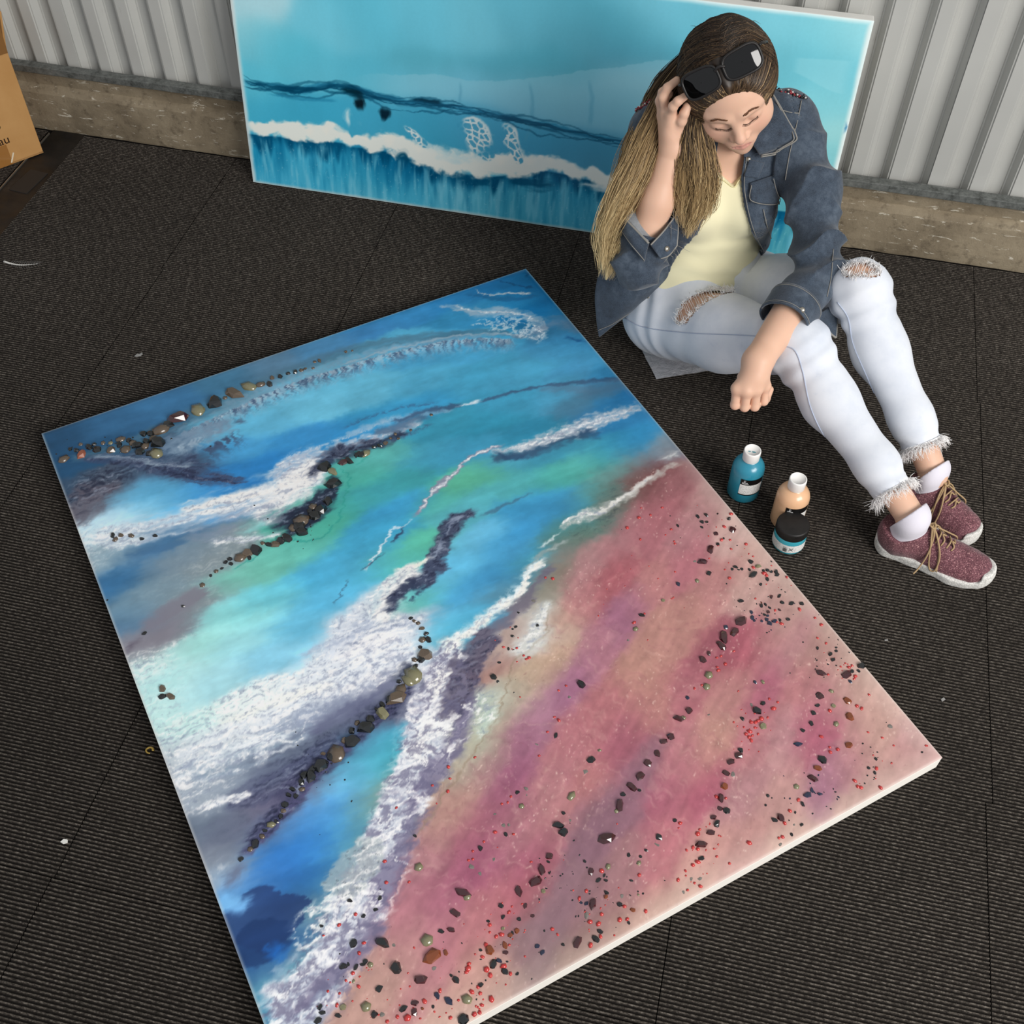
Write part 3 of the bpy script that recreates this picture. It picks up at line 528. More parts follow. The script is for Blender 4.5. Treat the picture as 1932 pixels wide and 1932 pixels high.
    C = (IM[ix, iy]*(1-fx)+IM[ix+1, iy]*fx)*(1-fy)+(IM[ix, iy+1]*(1-fx)+IM[ix+1, iy+1]*fx)*fy
    CC[0] = C
    lum = C.mean(1); sat = C.max(1)-C.min(1); foam = sstep(.20, .07, sat)*sstep(.54, .72, lum)*(1-sstep(.0, .06, C[:, 0]-C[:, 2]))
    q = fbm(bal*10+2.5*n3, bac*120+3*n4, 5); over(np.clip(foam*sstep(.0, .34, q)*.7, 0, 1), 'f6f3f1'); over(np.clip(foam*sstep(.10, .38, -q)*.5, 0, 1), '8d95ac')
    q2 = fbm(U*110, V*110, 3); over(np.clip(foam*sstep(.2, .5, q2)*.35, 0, 1), 'ffffff'); over(np.clip(foam*sstep(.2, .5, -q2)*.35, 0, 1), '6f7890')
    grey = sstep(.22, .10, sat)*sstep(.5, .35, lum)*(1-sstep(-.02, .04, C[:, 0]-C[:, 2])); over(np.clip(grey*sstep(.12, .4, q)*.6, 0, 1), '9aa3b4'); over(np.clip(grey*sstep(.0, .3, -q)*.7, 0, 1), '262b40')
    blue = (1-red)*sstep(.1, .25, sat); qb = fbm(bal*7, bac*26, 4); C *= (1+blue*.11*qb)[:, None]
    rd = sstep(.0, .12, C[:, 0]-C[:, 2])[:, None]; C = C*(1-.12*rd)+.12*rd*C.mean(1)[:, None]; C = C*(1+rd*(.09*fbm(sal*9, sac*55, 4)+.06*fbm(U*55, V*55, 4))[:, None]); C = C*(1-rd)+rd*C*np.array([.985, .97, .95])
    C = np.clip(.5+(C-.5)*1.16, 0.02, 1); CC[0] = C
    # lighter resin rim near the canvas edges
    e = np.minimum(np.minimum(U, CW-U), np.minimum(V, CH-V)); over((1-sstep(0, .006, e))*.5, 'e9e4de')
    over(red*(1-sstep(.0, .05, np.minimum(CW-U, CH-V)+.012*n1))*.30, 'dfd0c2')
    return U, V, np.clip(C, 0, 1), NU, NV, red
U1, V1, C1, NU1, NV1, RED1 = paint_layers()
XY = _A[None]+U1[:, None]*AXU+V1[:, None]*AXV
PV = np.c_[XY, CT+.0022*np.minimum(1, np.minimum(np.minimum(U1, CW-U1), np.minimum(V1, CH-V1))/.012)**.5+.0004*fbm(U1*3, V1*3, 2)]
ctr = _A+AXU*CW/2+AXV*CH/2; ANG1 = math.atan2(AXU[1], AXU[0])
art1 = empty('resin_painting', (ctr[0], ctr[1], 0)); tag(art1, 'large resin beach painting with blue sea, pink sand and embedded stones, lying on carpet', 'painting')
inv1 = np.array([ctr[0], ctr[1], 0])
me = mesh_np('painted_surface', PV-inv1, grid_faces(NU1, NV1)[:, ::-1]); set_cols(me, s2l(C1)*.97)
m = new_mat('resin_paint', (1, 1, 1), .14, .34); nt = NT(m); nt.color(nt.attr())
MAT_ART = m
v = nt.coord('Object'); nt.bump(nt.noise(260, 3, .6, v), .04, .001)
me.materials.append(m); me.shade_smooth(); obj('painted_surface', me, parent=art1)
m_edge = new_mat('canvas_edge', '#efe9e0', .6, .3); nt = NT(m_edge); v = nt.coord('Object')
nt.color(nt.mix(nt.ramp(nt.noise(14, 5, .7, v), [(.62, 0.), (.74, .45)]), '#f0ebe3', '#e3a9a4'))
bm = box_bm(-CW/2, CW/2, -CH/2, CH/2, .0, CT-.0042, .0025); o = obj('canvas_body', bm, m_edge, art1); o.rotation_euler[2] = ANG1; o.location.z = .0042
# ------------------------------------------------------------------ stones, chips and beads set in the resin
# photo px x,y, radius px, kind: g brown-grey pebble  k black chip  r coral bead  m maroon glass  o amber  p olive shell  b navy  y sunken grey  d terracotta
STONES = """121,868,9g 133,849,5k 155,859,10d 145,851,6k 153,840,5g 169,845,7k 178,840,5k 184,849,8k 195,837,5g 209,837,5p 209,851,9g 228,830,8g 225,840,7k 237,849,10g 243,832,6k 251,837,7g 259,842,9k 265,854,9k 271,820,7k 277,835,8k 274,843,8g 284,820,7k 288,829,7g 298,837,13k 296,857,12p 282,857,7k 305,812,14g 318,803,10k 338,790,20m 374,775,14p 406,761,15k 425,752,5g 442,744,15g 470,731,12p 492,727,8g 509,726,7k 514,714,6g 529,712,6k 544,706,5k 557,703,6k 569,700,5g 576,697,4g 591,696,4g 594,684,4g 603,682,5g 653,665,4g
213,1011,6k 229,1011,6g 218,1019,6g 248,1012,6g 268,1018,5k 293,1012,5k 613,882,13k 627,891,10p 628,915,14k 619,947,10k 605,963,12k 594,974,12k 591,957,8g 585,966,7k 569,984,14g 565,994,13k 569,1006,12k 554,997,9g 541,1017,11k 529,1022,9k 520,1028,9g 507,1029,7k 496,1026,5g 484,1039,13k 467,1045,11g 454,1053,11g 470,1053,6k 434,1056,6k 426,1062,5k 436,1065,5k 419,1074,4k 408,1079,5g 398,1087,4k 648,874,11m 659,871,8k 675,859,7k 690,857,9p 682,859,8k 706,845,5k 716,842,6k 727,837,6g 737,828,4g 746,820,4g 752,829,4g 775,813,4g 814,784,4g 665,663,3g
382,1105,6g 346,1145,4k 273,1196,5k 203,1133,2k 307,1300,8g 306,1316,7k 322,1315,8g
775,1168,5k 782,1173,5g 789,1177,5g 796,1187,6g 804,1197,6k 808,1208,7k 797,1208,7g 793,1222,5k 802,1237,15g 795,1244,9k 782,1246,6g 784,1258,6k 780,1276,18p 771,1285,12p 753,1287,6k 755,1304,12g 748,1318,17g 737,1320,10k 721,1331,7k 722,1347,14p 712,1340,6k 699,1358,9k 690,1374,14k 674,1365,6g 664,1380,7k 663,1400,15k 650,1398,7g 635,1423,17g 625,1429,9k 610,1423,5g 605,1445,15k 590,1452,8k 587,1465,11k 574,1463,8k 568,1476,7k 570,1490,6g 552,1490,6k 545,1501,6k 558,1503,6k 538,1519,7k 535,1531,6g 530,1541,6k 522,1551,5k 512,1557,7p 500,1568,5k 495,1579,6g 482,1593,9k 473,1603,6g 455,1622,6k
1381,1001,9m 1350,1008,6m 1340,1037,10m 1326,1061,10m 1311,1060,5y 1337,1083,6k 1315,1097,5p 1279,1103,6b 1251,1134,5p 1210,1162,6k 1397,1135,6k 1397,1173,12m 1369,1184,6b 1386,1193,11m 1365,1202,14m 1361,1220,11m 1337,1234,6m 1326,1246,9m 1199,1188,6p 1185,1209,4y 1196,1176,4r 1417,1006,4o 1444,1039,4k 1457,1052,4o 1278,993,4k 1316,976,5k 1332,973,5k 1324,986,5k 1333,986,4k 1324,996,4k 1375,980,5k 1387,975,4k 1379,971,4r 1366,995,4r 1227,973,3r 1205,978,4r 1183,997,4r 1249,959,3r 1208,1019,3r 1273,1027,3r 1407,1028,4r 1379,1037,3r 1377,1020,3r 1361,1020,4r 1365,1017,3k 1354,1028,5k 1266,1000,3r 1416,1061,6k 1381,1075,4k 1387,1071,5k 1393,1076,3k 1399,1075,4k 1413,1076,4k 1421,1072,4r 1430,1070,6p 1421,1086,8k 1440,1078,4k 1448,1077,5k 1441,1083,5r 1446,1087,4r 1455,1080,4k 1464,1081,6k 1466,1086,5k 1447,1094,5k 1376,1092,4r 1484,1090,3r 1435,1104,4k 1455,1127,5m 1470,1126,5k 1475,1138,5k 1436,1138,3o 1436,1144,5k 1444,1142,4k 1452,1148,4k 1493,1140,6k 1512,1140,5k 1508,1151,4r 1417,1156,5b 1419,1167,6b 1423,1172,4b 1442,1161,4k 1449,1156,5m 1448,1163,4b 1437,1173,4b 1446,1170,5b 1451,1177,6b 1461,1173,6b 1471,1171,4k 1474,1178,4r 1465,1175,3r 1486,1170,5k 1462,1153,3r 1470,1152,4m
1337,1275,8p 1333,1297,7p 1324,1294,3r 1310,1300,3r 1296,1317,5b 1300,1341,9m 1281,1357,10m 1289,1355,5p 1265,1391,9m 1251,1400,8m 1240,1422,8m 1222,1441,9m 1208,1465,10m 1206,1492,4k 1548,1271,10m 1596,1274,11m 1604,1287,5b 1607,1268,5k 1601,1260,4r 1607,1257,3r 1602,1270,3r 1613,1277,4r 1611,1282,3r 1624,1257,7k 1619,1267,4k 1562,1274,3r 1546,1313,9m 1598,1323,9o 1602,1353,11o 1542,1332,5k 1534,1346,6k 1530,1366,6k 1514,1379,5k 1505,1405,8b 1572,1333,6p 1568,1305,5p 1565,1342,4r 1577,1367,6p 1616,1333,4r 1625,1338,4r 1601,1407,9o 1580,1415,4r 1566,1420,4r 1565,1411,3r 1679,1372,7y 1551,1434,9k 1542,1450,8o 1534,1470,10m 1502,1485,6p 1523,1501,8b 1531,1492,5b 1546,1499,5b 1506,1510,4r 1514,1518,5k 1549,1391,4r 1428,1342,9k 1439,1328,6k 1417,1331,5y 1459,1338,5r 1451,1320,3r 1467,1326,3r 1400,1357,5k 1439,1371,8p 1436,1357,5r 1417,1364,4r 1425,1364,4r 1430,1361,4r 1414,1381,5r 1407,1386,4r 1413,1392,4r 1417,1398,4r 1419,1389,3r 1430,1386,3r 1424,1374,3r 1448,1355,3r 1397,1416,6k 1393,1426,9m 1378,1438,8m 1369,1459,8m 1383,1462,7y 1367,1484,9o 1360,1506,9m 1351,1504,4r 1369,1507,3r 1358,1526,6m 1371,1530,7k 1345,1543,7m 1352,1555,7k 1341,1572,8m 1324,1594,11m 1316,1574,5r 1320,1566,3r 1307,1600,4r 1295,1605,3r 1316,1603,4r 1323,1620,6k 1316,1627,5r 1307,1633,4r 1293,1644,3r 1279,1661,4r 1304,1659,5y 1320,1659,6y 1321,1673,4r 1310,1667,3r 1289,1684,5y 1297,1680,3r 1273,1549,5k 1283,1554,4r 1243,1580,7k 1240,1594,7y 1413,1591,5r 1352,1617,3r 1376,1630,3r 1473,1544,9m 1461,1548,6k 1480,1554,4r 1490,1531,4r 1500,1534,3k 1498,1557,4y 1512,1557,4k 1476,1580,4r 1469,1582,3r 1493,1575,4k 1472,1594,4y 1448,1502,4k 1480,1507,2k 1444,1520,3k 1652,1433,4k 1653,1451,4r 1650,1459,4k 1638,1450,4k 1647,1426,2r 1664,1393,3r 1655,1420,2k 1624,1487,4r 1618,1485,4r 1612,1474,4r 1661,1487,4r 1739,1420,3k 1747,1408,3r 1734,1435,3y 1716,1361,2r 1639,1312,3r 1424,1288,5b 1439,1288,5p 1337,1349,4y 1549,1180,4r 1562,1181,4k 1537,1167,3r 1542,1205,3r 1558,1215,3r 1542,1224,4k 1577,1223,3k 1566,1235,5k 1577,1229,4k 1571,1246,5k 1565,1257,3y 1538,1244,2k 1368,1254,4r 1360,1239,3r 1352,1242,3r 1384,1230,3r 1353,1260,3r 1355,1266,4r
1096,1292,9k 1074,1316,5y 1054,1304,3r 1068,1295,3r 1046,1354,3r 1054,1360,4r 1049,1389,6k 1033,1382,3r 1012,1406,5y 1115,1434,8k 1104,1457,8y 1131,1417,4p 1017,1427,3r 1084,1483,4y 1078,1503,8p 976,1496,5k 964,1504,3r 984,1522,6p 993,1489,6y 993,1501,5y 947,1518,3r 958,1515,3r 933,1537,4y 1175,1500,6k 1169,1521,12m 1163,1531,5p 1191,1485,11m 1206,1492,4k 1063,1535,5k 1014,1181,4k 931,1278,7k 939,1287,4k 942,1251,4k 998,1242,4r 988,1238,3r 993,1245,3r 975,1224,3r 950,1222,3r 959,1225,4k 1043,1093,4r 1029,1091,3r 1007,1135,6y 978,1157,3k 846,1448,4r 849,1470,3r 896,1430,3r 845,1494,4r 816,1483,3r 748,1525,3r 824,1517,2r 973,1184,4k 967,1188,3k 967,1201,4k
873,1685,14m 881,1693,7p 889,1636,8y 905,1649,6y 906,1601,6k 913,1589,3r 892,1607,3r 892,1622,3r 884,1624,3r 932,1622,5y 954,1575,5k 969,1575,3r 934,1571,4r 950,1558,6y 960,1557,5y 934,1537,4y 1075,1549,5y 1053,1558,9k 1063,1571,9k 1143,1582,15m 1037,1616,9m 1034,1627,4k 1022,1642,11m 1002,1627,3r 1011,1664,13m 978,1682,11m 1025,1682,6p 1036,1648,3k 1115,1645,8m 1135,1644,5r 1147,1636,6p 1140,1653,4k 1129,1662,6k 1143,1662,4k 1103,1626,4k 1186,1614,5k 1208,1617,4k 1205,1629,5p 1219,1605,4k 1206,1652,4r 1191,1662,4k 1144,1685,5k 1143,1693,5o 1106,1682,4r 1093,1696,4r 1118,1706,11m 1106,1706,5b 1096,1704,4b 1107,1728,8y 1113,1740,5r 1129,1744,5r 1135,1726,4r 1173,1692,6y 1169,1707,6k 1178,1711,4r 1194,1718,6o 1218,1720,4r 1169,1736,5r 1183,1735,4r 1186,1742,4k 1204,1689,3p 1213,1687,3k 991,1710,6m 1005,1729,5m 979,1735,5k 945,1710,6k 960,1722,4r 949,1731,5k 921,1739,4k 924,1746,4r 949,1753,5p 975,1757,7o 963,1765,6o 967,1761,4k 924,1760,3r 936,1768,4r 946,1764,5r 924,1794,11o 917,1784,5r 953,1784,7o 961,1784,3r 954,1798,6m 935,1801,5y 910,1806,4r 907,1793,4k 931,1820,8k 942,1813,6b 950,1824,6r 953,1833,7k 963,1838,4r 957,1815,3k 976,1838,4k 918,1830,6r 925,1841,5r 885,1819,4r 883,1828,6r 880,1835,4r 861,1849,7k 851,1841,4k 819,1828,6y 817,1805,16o 841,1798,6o 806,1775,11p 832,1758,6k 851,1755,8m 859,1724,10m 1013,1786,6b 1023,1798,6b 1062,1783,4k 1089,1779,11m 1114,1784,5r 1124,1772,7k 1133,1768,4r 1132,1758,6k 997,1762,4y 1042,1754,4r 1052,1764,3r 1027,1757,3k 907,1859,6k 902,1863,4r 890,1872,5r 906,1875,4r 881,1886,9p 927,1886,6r 845,1889,9b 825,1879,7b 830,1870,4r 865,1888,3r 817,1900,4k 909,1897,4r 895,1914,5r 905,1911,4r 892,1922,5r 873,1923,10k 850,1921,4r
790,1637,8p 726,1626,4r 783,1578,4k 660,1700,5k 717,1695,5k 709,1717,5k 686,1729,5k 671,1726,4r 640,1746,4r 607,1748,4k 729,1666,4r 772,1665,3r 721,1779,11k 667,1780,8k 687,1780,4r 678,1799,4r 743,1784,5y 648,1824,7k 658,1820,4k 672,1826,6k 689,1815,6k 684,1821,5k 699,1821,6p 747,1827,11k 793,1849,12m 666,1837,4r 653,1851,3r 677,1862,4r 667,1852,4p 715,1866,7k 641,1875,3r 619,1871,3r 636,1897,4r 647,1901,7p 691,1900,9p 604,1901,6k 608,1912,6k 600,1926,7k 638,1917,6k 706,1915,7k 721,1915,7y 761,1903,7k 782,1893,8m 782,1910,8m 797,1904,4o 801,1890,5r 769,1921,7r 750,1919,4r 731,1928,4r"""
def stone_mat(name, stops, scale, rough, spec=.5, coat=0., bump=.0):
    m = new_mat(name, (0, 0, 0), rough, spec, coat=coat); nt = NT(m); v = nt.coord('Object')
    info = nt.add('ShaderNodeObjectInfo'); vv = nt.add('ShaderNodeVectorMath', operation='ADD'); nt.link(v, vv.inputs[0]); nt.link(info.outputs['Location'], vv.inputs[1])
    nt.color(nt.ramp(nt.noise(scale, 4, .65, vv.outputs[0], 1.), stops))
    if bump: nt.bump(nt.noise(scale*1.5, 3, .6, vv.outputs[0]), .5, bump)
    return m
SM = dict(
    g=stone_mat('brown_pebble', [(.3, '#1f1b18'), (.5, '#4d4238'), (.62, '#8a745c'), (.75, '#b59a78')], 260, .2, .6, .4),
    k=stone_mat('black_chip', [(.35, '#08090b'), (.6, '#1d2022'), (.75, '#4a504a')], 240, .12, .6, .4),
    r=stone_mat('coral_bead', [(.3, '#9c1c22'), (.7, '#d2403a')], 200, .15, .6, .4),
    m=stone_mat('maroon_glass', [(.3, '#1e0a0e'), (.6, '#451a1f'), (.8, '#6b2b2c')], 180, .06, .7, .5),
    o=stone_mat('amber_chip', [(.3, '#4a2010'), (.6, '#8a4620'), (.8, '#b0682c')], 200, .1, .6, .4),
    p=stone_mat('olive_shell', [(.28, '#2a2c22'), (.5, '#6f6c50'), (.62, '#a39c74'), (.75, '#dcd6b0')], 330, .18, .7, .5),
    b=stone_mat('navy_chip', [(.3, '#0c1020'), (.7, '#2a3350')], 240, .12, .6, .4),
    y=stone_mat('sunken_grey_chip', [(.3, '#5c5654'), (.7, '#8d8880')], 240, .3, .4),
    d=stone_mat('terracotta_chip', [(.3, '#7c4030'), (.7, '#b06a50')], 200, .3, .4))
def chip_bm(rs, flat, npts, round_=False):
    bm = bmesh.new()
    if round_:
        bmesh.ops.create_icosphere(bm, subdivisions=1, radius=1)
        for v in bm.verts: v.co = Vector((v.co.x*rs.uniform(.92, 1.08), v.co.y*.85, v.co.z*flat))
        bmesh.ops.triangulate(bm, faces=bm.faces[:])
    else:
        for k in range(npts):
            a = 2*math.pi*k/npts*1.0+rs.uniform(-.35, .35); r = rs.uniform(.75, 1.1)
            bm.verts.new((r*math.cos(a), r*.78*math.sin(a), rs.uniform(-.3, .15)*flat)); bm.verts.new((r*.66*math.cos(a+.3), r*.5*math.sin(a+.3), rs.uniform(.65, 1.)*flat))
        bm.verts.new((0, 0, -.7*flat)); res = bmesh.ops.convex_hull(bm, input=bm.verts[:])
        bmesh.ops.delete(bm, geom=[g for g in res['geom_interior'] if isinstance(g, bmesh.types.BMVert)], context='VERTS')
    return bm
rs = random.Random(11); CHIP = {}
for kk in SM:
    for var in range(5):
        rnd = kk in 'rgp' and var < 3 or kk == 'r'
        bm = chip_bm(rs, .55 if kk in 'gkp' else (.8 if kk == 'r' else .5), 7 if kk in 'gk' else 6, rnd)
        me = bpy.data.meshes.new('stone_'+kk); bm.to_mesh(me); bm.free(); me.materials.append(SM[kk])
        if rnd: me.shade_smooth()
        CHIP[kk, var] = me
NAMES = dict(g='pebble', k='black_chip', r='coral_bead', m='maroon_glass_chip', o='amber_chip', p='shell_chip', b='navy_chip', y='grey_chip', d='terracotta_chip')
items = []
for t in STONES.split():
    a, b, c = t.split(','); items.append((float(a), float(b), float(c[:-1]), c[-1]))
rest = {}
items.sort(key=lambda q: -q[2])
scatter = []                                    # crumbs too small to pick apart
for (cx, cy, sx, sy, n, kinds) in ((1420,1080,50,25,26,'kr'), (1450,1160,45,28,34,'bk'), (1565,1240,25,30,24,'k'), (1420,1370,22,30,20,'r'), (1650,1440,25,40,26,'rk'), (1330,1600,25,50,22,'r'), (950,1780,45,60,46,'rk'), (1130,1690,40,60,46,'kr'), (900,1870,60,45,34,'rk'), (680,1840,40,50,20,'rk'), (1050,1650,30,40,24,'k'), (1540,1500,40,30,24,'bk'), (1340,1000,60,40,24,'kr'), (960,1220,20,40,12,'kr'), (1200,1130,60,40,14,'r'), (780,1910,60,18,20,'r'), (1600,1270,20,20,14,'r'), (240,845,70,12,26,'k'), (560,1005,45,22,22,'k'), (600,1440,30,40,16,'k')):
    for _ in range(n): scatter.append((rs.gauss(cx, sx), rs.gauss(cy, sy), rs.uniform(1.2, 2.6), rs.choice(kinds)))
nparts = 0
for i, (px, py, r, kk) in enumerate(items+scatter):
    u, v_ = uv1(px, py)
    if not (.004 < u < CW-.004 and .004 < v_ < CH-.004): continue
    p = _A+u*AXU+v_*AXV; dpt = np.linalg.norm(at_z(px, py, CT)-CAM); s = r*dpt/F_PX*(1.28 if kk in 'gkp' and r >= 7 else 1.14)
    ar = rs.uniform(.75, 1.3); ang = rs.uniform(0, 6.28)
    if kk == 'm' and r >= 10: ar = rs.uniform(1.1, 1.5)
    mat_ = Matrix.Translation((p[0]-ctr[0], p[1]-ctr[1], CT+.0015+s*(.0 if kk != 'y' else -.25))) @ Matrix.Rotation(ang, 4, 'Z') @ Matrix.Rotation(rs.uniform(-.2, .2), 4, 'X') @ Matrix.Diagonal((s*ar**.5, s/ar**.5, s*rs.uniform(.85, 1.1), 1))
    me = CHIP[kk, rs.randrange(5)]
    if nparts < 300 and r >= 3.5:
        o = obj(NAMES[kk], me, parent=art1); o.matrix_local = mat_; nparts += 1
    else:
        rest.setdefault(kk, bmesh.new()); bm = rest[kk]; n0 = len(bm.verts); bm.from_mesh(me); bm.verts.ensure_lookup_table()
        bmesh.ops.transform(bm, matrix=mat_, verts=bm.verts[n0:])
for kk, bm in rest.items():
    o = obj({'r': 'small_coral_beads', 'k': 'small_black_chips', 'b': 'small_navy_chips'}.get(kk, 'small_'+NAMES[kk]+'s'), bm, SM[kk], art1); o['kind'] = 'stuff'
# ================================================================== LONG SEA PAINTING LEANING ON THE WALL
W2, H2, T2 = 1.516, 0.607, .036
P2 = np.array([-1.300, 2.434, .0048]); _up2 = np.array([0, .084, .601]); _up2 /= np.linalg.norm(_up2); _n2 = np.array([0, -_up2[2], _up2[1]])
def px_to_uv2(P):
    P = np.atleast_2d(P); out = np.empty((len(P), 2))
    for i, q in enumerate(P):
        w_ = at_plane(q[0], q[1], P2, _n2)-P2; out[i] = w_[0], w_@_up2
    return out
S2 = """450,10,b9e6ef 462,60,9ddfea 500,80,74d0e4 550,100,64cbe0 620,60,7cd2e6 700,60,6cc8de 800,60,74cbe0 900,70,79c9dc 1000,60,6cbcd0 1100,70,64b4c8 1200,60,5eb0c4 1250,40,7fcde0 600,130,6cc8de 700,140,63c3da 800,120,64b9cc 950,130,5eb2c6 1050,120,5cb2c6 1180,110,5aaac0 1230,100,62b0c4 750,160,74c8de 850,160,78c6dc 950,170,7cc4d8 1050,180,7fc4d6 1150,180,78bccf 1200,150,8cc6d4 1240,160,80b8c8 1120,220,6eb4cc 1000,200,68b4ce
520,200,48b2d2 600,210,4ab4d4 500,220,4cb8d8 700,220,4cb0d0 800,220,4aaccc 900,220,50aacb 1000,260,4ca4c6 1100,280,4c9cbc 1150,290,4f9ab8 500,300,2c9cc4 560,320,58bede 620,330,40aed2 700,340,3aa6ca 760,320,1c7ea8 800,370,50b8d8 860,380,70c8e0 930,390,58bcd8 1000,400,50b4d2 1050,400,48aacb 1100,420,58b0cc 680,370,68c4de 520,340,50b8da 480,160,6cd0e6 480,200,58c0dc
1480,60,8edcea 1560,80,86d8e6 1620,70,a6e6ee 1500,120,7ccfde 1600,150,86d6e4 1580,200,8edae4 1600,250,a4e0e2 1480,100,78c8d8 1560,300,8fd6dc 1470,440,58a8b8 1490,400,62b0bc 1400,40,86d2e2 1330,60,72c0d2 1300,200,70b0c0 1350,350,5aa6b8 1250,400,4c9cb4 1560,350,8cd0d6"""
def paint2():
    NU, NV = 650, 268
    uu, vv = np.meshgrid(np.linspace(0, W2, NU), np.linspace(0, H2, NV), indexing='ij'); U = uu.ravel(); V = vv.ravel()
    S = [s.split(',') for s in S2.split()]; SP = px_to_uv2([(float(a), float(b)) for a, b, _ in S])
    SC = np.array([[int(c[i:i+2], 16)/255 for i in (0, 2, 4)] for _, _, c in S])
    n1 = fbm(U*7, V*7, 4); n2 = fbm(U*7+40, V*7+7, 4)
    num = np.zeros((len(U), 3)); den = np.zeros(len(U))
    for k in range(len(SP)):
        ww = np.exp(-((U+.02*n1-SP[k, 0])**2/(2*.05**2)+(V+.015*n2-SP[k, 1])**2/(2*.028**2)))+1e-5*np.exp(-((U-SP[k, 0])**2+(V-SP[k, 1])**2)/(2*.14**2))
        num += ww[:, None]*SC[k]; den += ww
    C = num/(den[:, None]+1e-15); C *= (1+.03*fbm(U*14, V*6, 4)+.012*fbm(U*150, V*150, 2))[:, None]
    CC = [C]; over, curve, band, fringe = Painter(U, V, C, px_to_uv2, .0019).tools_cc(CC)
    # paler wash with a crisp upper edge
    E = px_to_uv2([(640,150),(700,137),(760,140),(820,137),(880,150),(940,151),(1000,146),(1060,140),(1100,131),(1160,126),(1240,112),(1330,112)])
    D = px_to_uv2([(640,165),(760,190),(880,203),(1000,230),(1165,262),(1330,290)])
    ye = np.interp(U, E[:, 0], E[:, 1]); yd = np.interp(U, D[:, 0], D[:, 1]); wob = .004*fbm(U*60, V*60, 4)
    mk = sstep(0, .0025, ye+wob-V)*sstep(-.01, .03, V-yd)*sstep(E[0, 0], E[2, 0]+.05, U)*sstep(E[-1, 0]+.02, E[-1, 0]-.1, U); over(mk*.38, 'a6d8e6')
    over(sstep(0, .003, .02*np.sin(U*5)+.5-V)*sstep(0, .003, V-.46-.02*np.sin(U*20))*sstep(1.36, 1.38, U)*sstep(1.5, 1.47, U)*.3, 'aeeaf2')
    for P in ([(1000,150,3),(1005,190,4),(1002,230,4),(990,270,3)], [(1110,145,3),(1118,190,5),(1112,240,4)], [(870,150,3),(868,200,4)]): band(P, '5aa6c2', .4, .8, na=.5)
    # dark horizon strands
    hz = [(456,148,4),(490,158,6),(540,165,7),(600,163,6),(650,162,6),(690,175,6),(740,186,5),(800,192,5),(860,200,4),(930,213,4),(1000,228,5),(1060,242,4),(1120,255,3),(1180,266,3),(1280,280,3),(1400,292,3),(1520,300,2)]
    band(hz, '2a86aa', .75, .9, na=.9, sa=6, sd=60, streak=.4, warp=.012, ws=16)
    band([(a_, b_+3, w_*1.1) for a_, b_, w_ in hz], '155f80', .6, .95, na=.9, sa=8, sd=50, warp=.012, ws=14, streak=.5)
    for k, (dy, a, wd, al) in enumerate(((0, 1, 1., .8), (8, .6, .8, .6), (-6, .4, .7, .5), (14, .3, .5, .5), (5, .2, .45, .8))):
        band([(x_, y_+dy*(1+.5*math.sin(i*1.7+k)), w_*wd*.62) for i, (x_, y_, w_) in enumerate(hz)], '0b4a68', al, .7, na=.9, sa=10, sd=40, warp=.010, ws=12+3*k, streak=.35)
    band([(640,166,5),(668,172,9),(690,182,6)], '06303f', .95, .8, na=.7); band([(770,186,3),(810,190,5),(840,196,3)], '083c52', .95, .8, na=.7)
    band([(672,178,6),(680,195,9),(684,212,5)], '10222c', .97, .5, na=.5); band([(726,196,4),(727,212,9),(724,232,3)], '0d2a3a', .97, .5, na=.4)
    band([(660,200,4),(656,220,7),(660,242,2)], 'd8f0f2', .85, .8, na=.9); band([(676,225,4),(682,238,5)], 'a8dde6', .7, .9, na=.9)
    band([(500,175,2),(560,185,4),(640,190,3)], '2f8cb0', .6, .9, na=.9)
    # foam crest
    fm = [(462,242,9),(520,246,11),(570,250,13),(620,252,14),(645,260,9),(662,270,6),(690,268,11),(740,274,15),(790,288,17),(830,302,17),(880,312,18),(930,318,16),(980,312,18),(1030,310,12),(1080,322,9),(1120,332,10),(1180,345,12),(1270,360,10),(1350,372,7),(1425,386,3)]
    idx, s, d, h, L = curve([(a_, b_+20, 40) for a_, b_, _ in fm], .006, 20)
    f = fbm(U[idx]*70, V[idx]*7, 4); f2 = fbm(U[idx]*34+3, V[idx]*3, 3); x = np.interp(U[idx], px_to_uv2([(a_, b_) for a_, b_, _ in fm])[:, 0], px_to_uv2([(a_, b_+w_*.8) for a_, b_, w_ in fm])[:, 1])-V[idx]
    drip = sstep(0, .012, x)*(1-sstep(.03, .13, x+.07*f2))*sstep(-.25, .45, f+.5*f2); over(np.clip(drip*.6, 0, 1), '0f6c96', idx)
    over(np.clip(sstep(0, .006, x)*(1-sstep(.01, .05, x+.05*f2+.02*f))*.9, 0, 1), '07547a', idx)
    under = sstep(0, .02, np.interp(U, px_to_uv2([(a_, b_) for a_, b_, _ in fm])[:, 0], px_to_uv2([(a_, b_+w_) for a_, b_, w_ in fm])[:, 1])-V)
    q = fbm(U*46, V*6+1, 4); over(np.clip(under*sstep(.05, .4, q)*.32, 0, 1), '1c84ae'); over(np.clip(under*sstep(.0, .4, -q)*.5, 0, 1), '8ed6ea')
    q = fbm(U*160, V*120, 2); over(np.clip(under*sstep(.4, .6, q)*.3, 0, 1), 'bfe8f2')
    band([(a_, b_-2, w_*1.15) for a_, b_, w_ in fm], 'f4f5ec', .97, .5, na=.8, sa=24, sd=30, warp=.016, ws=14)
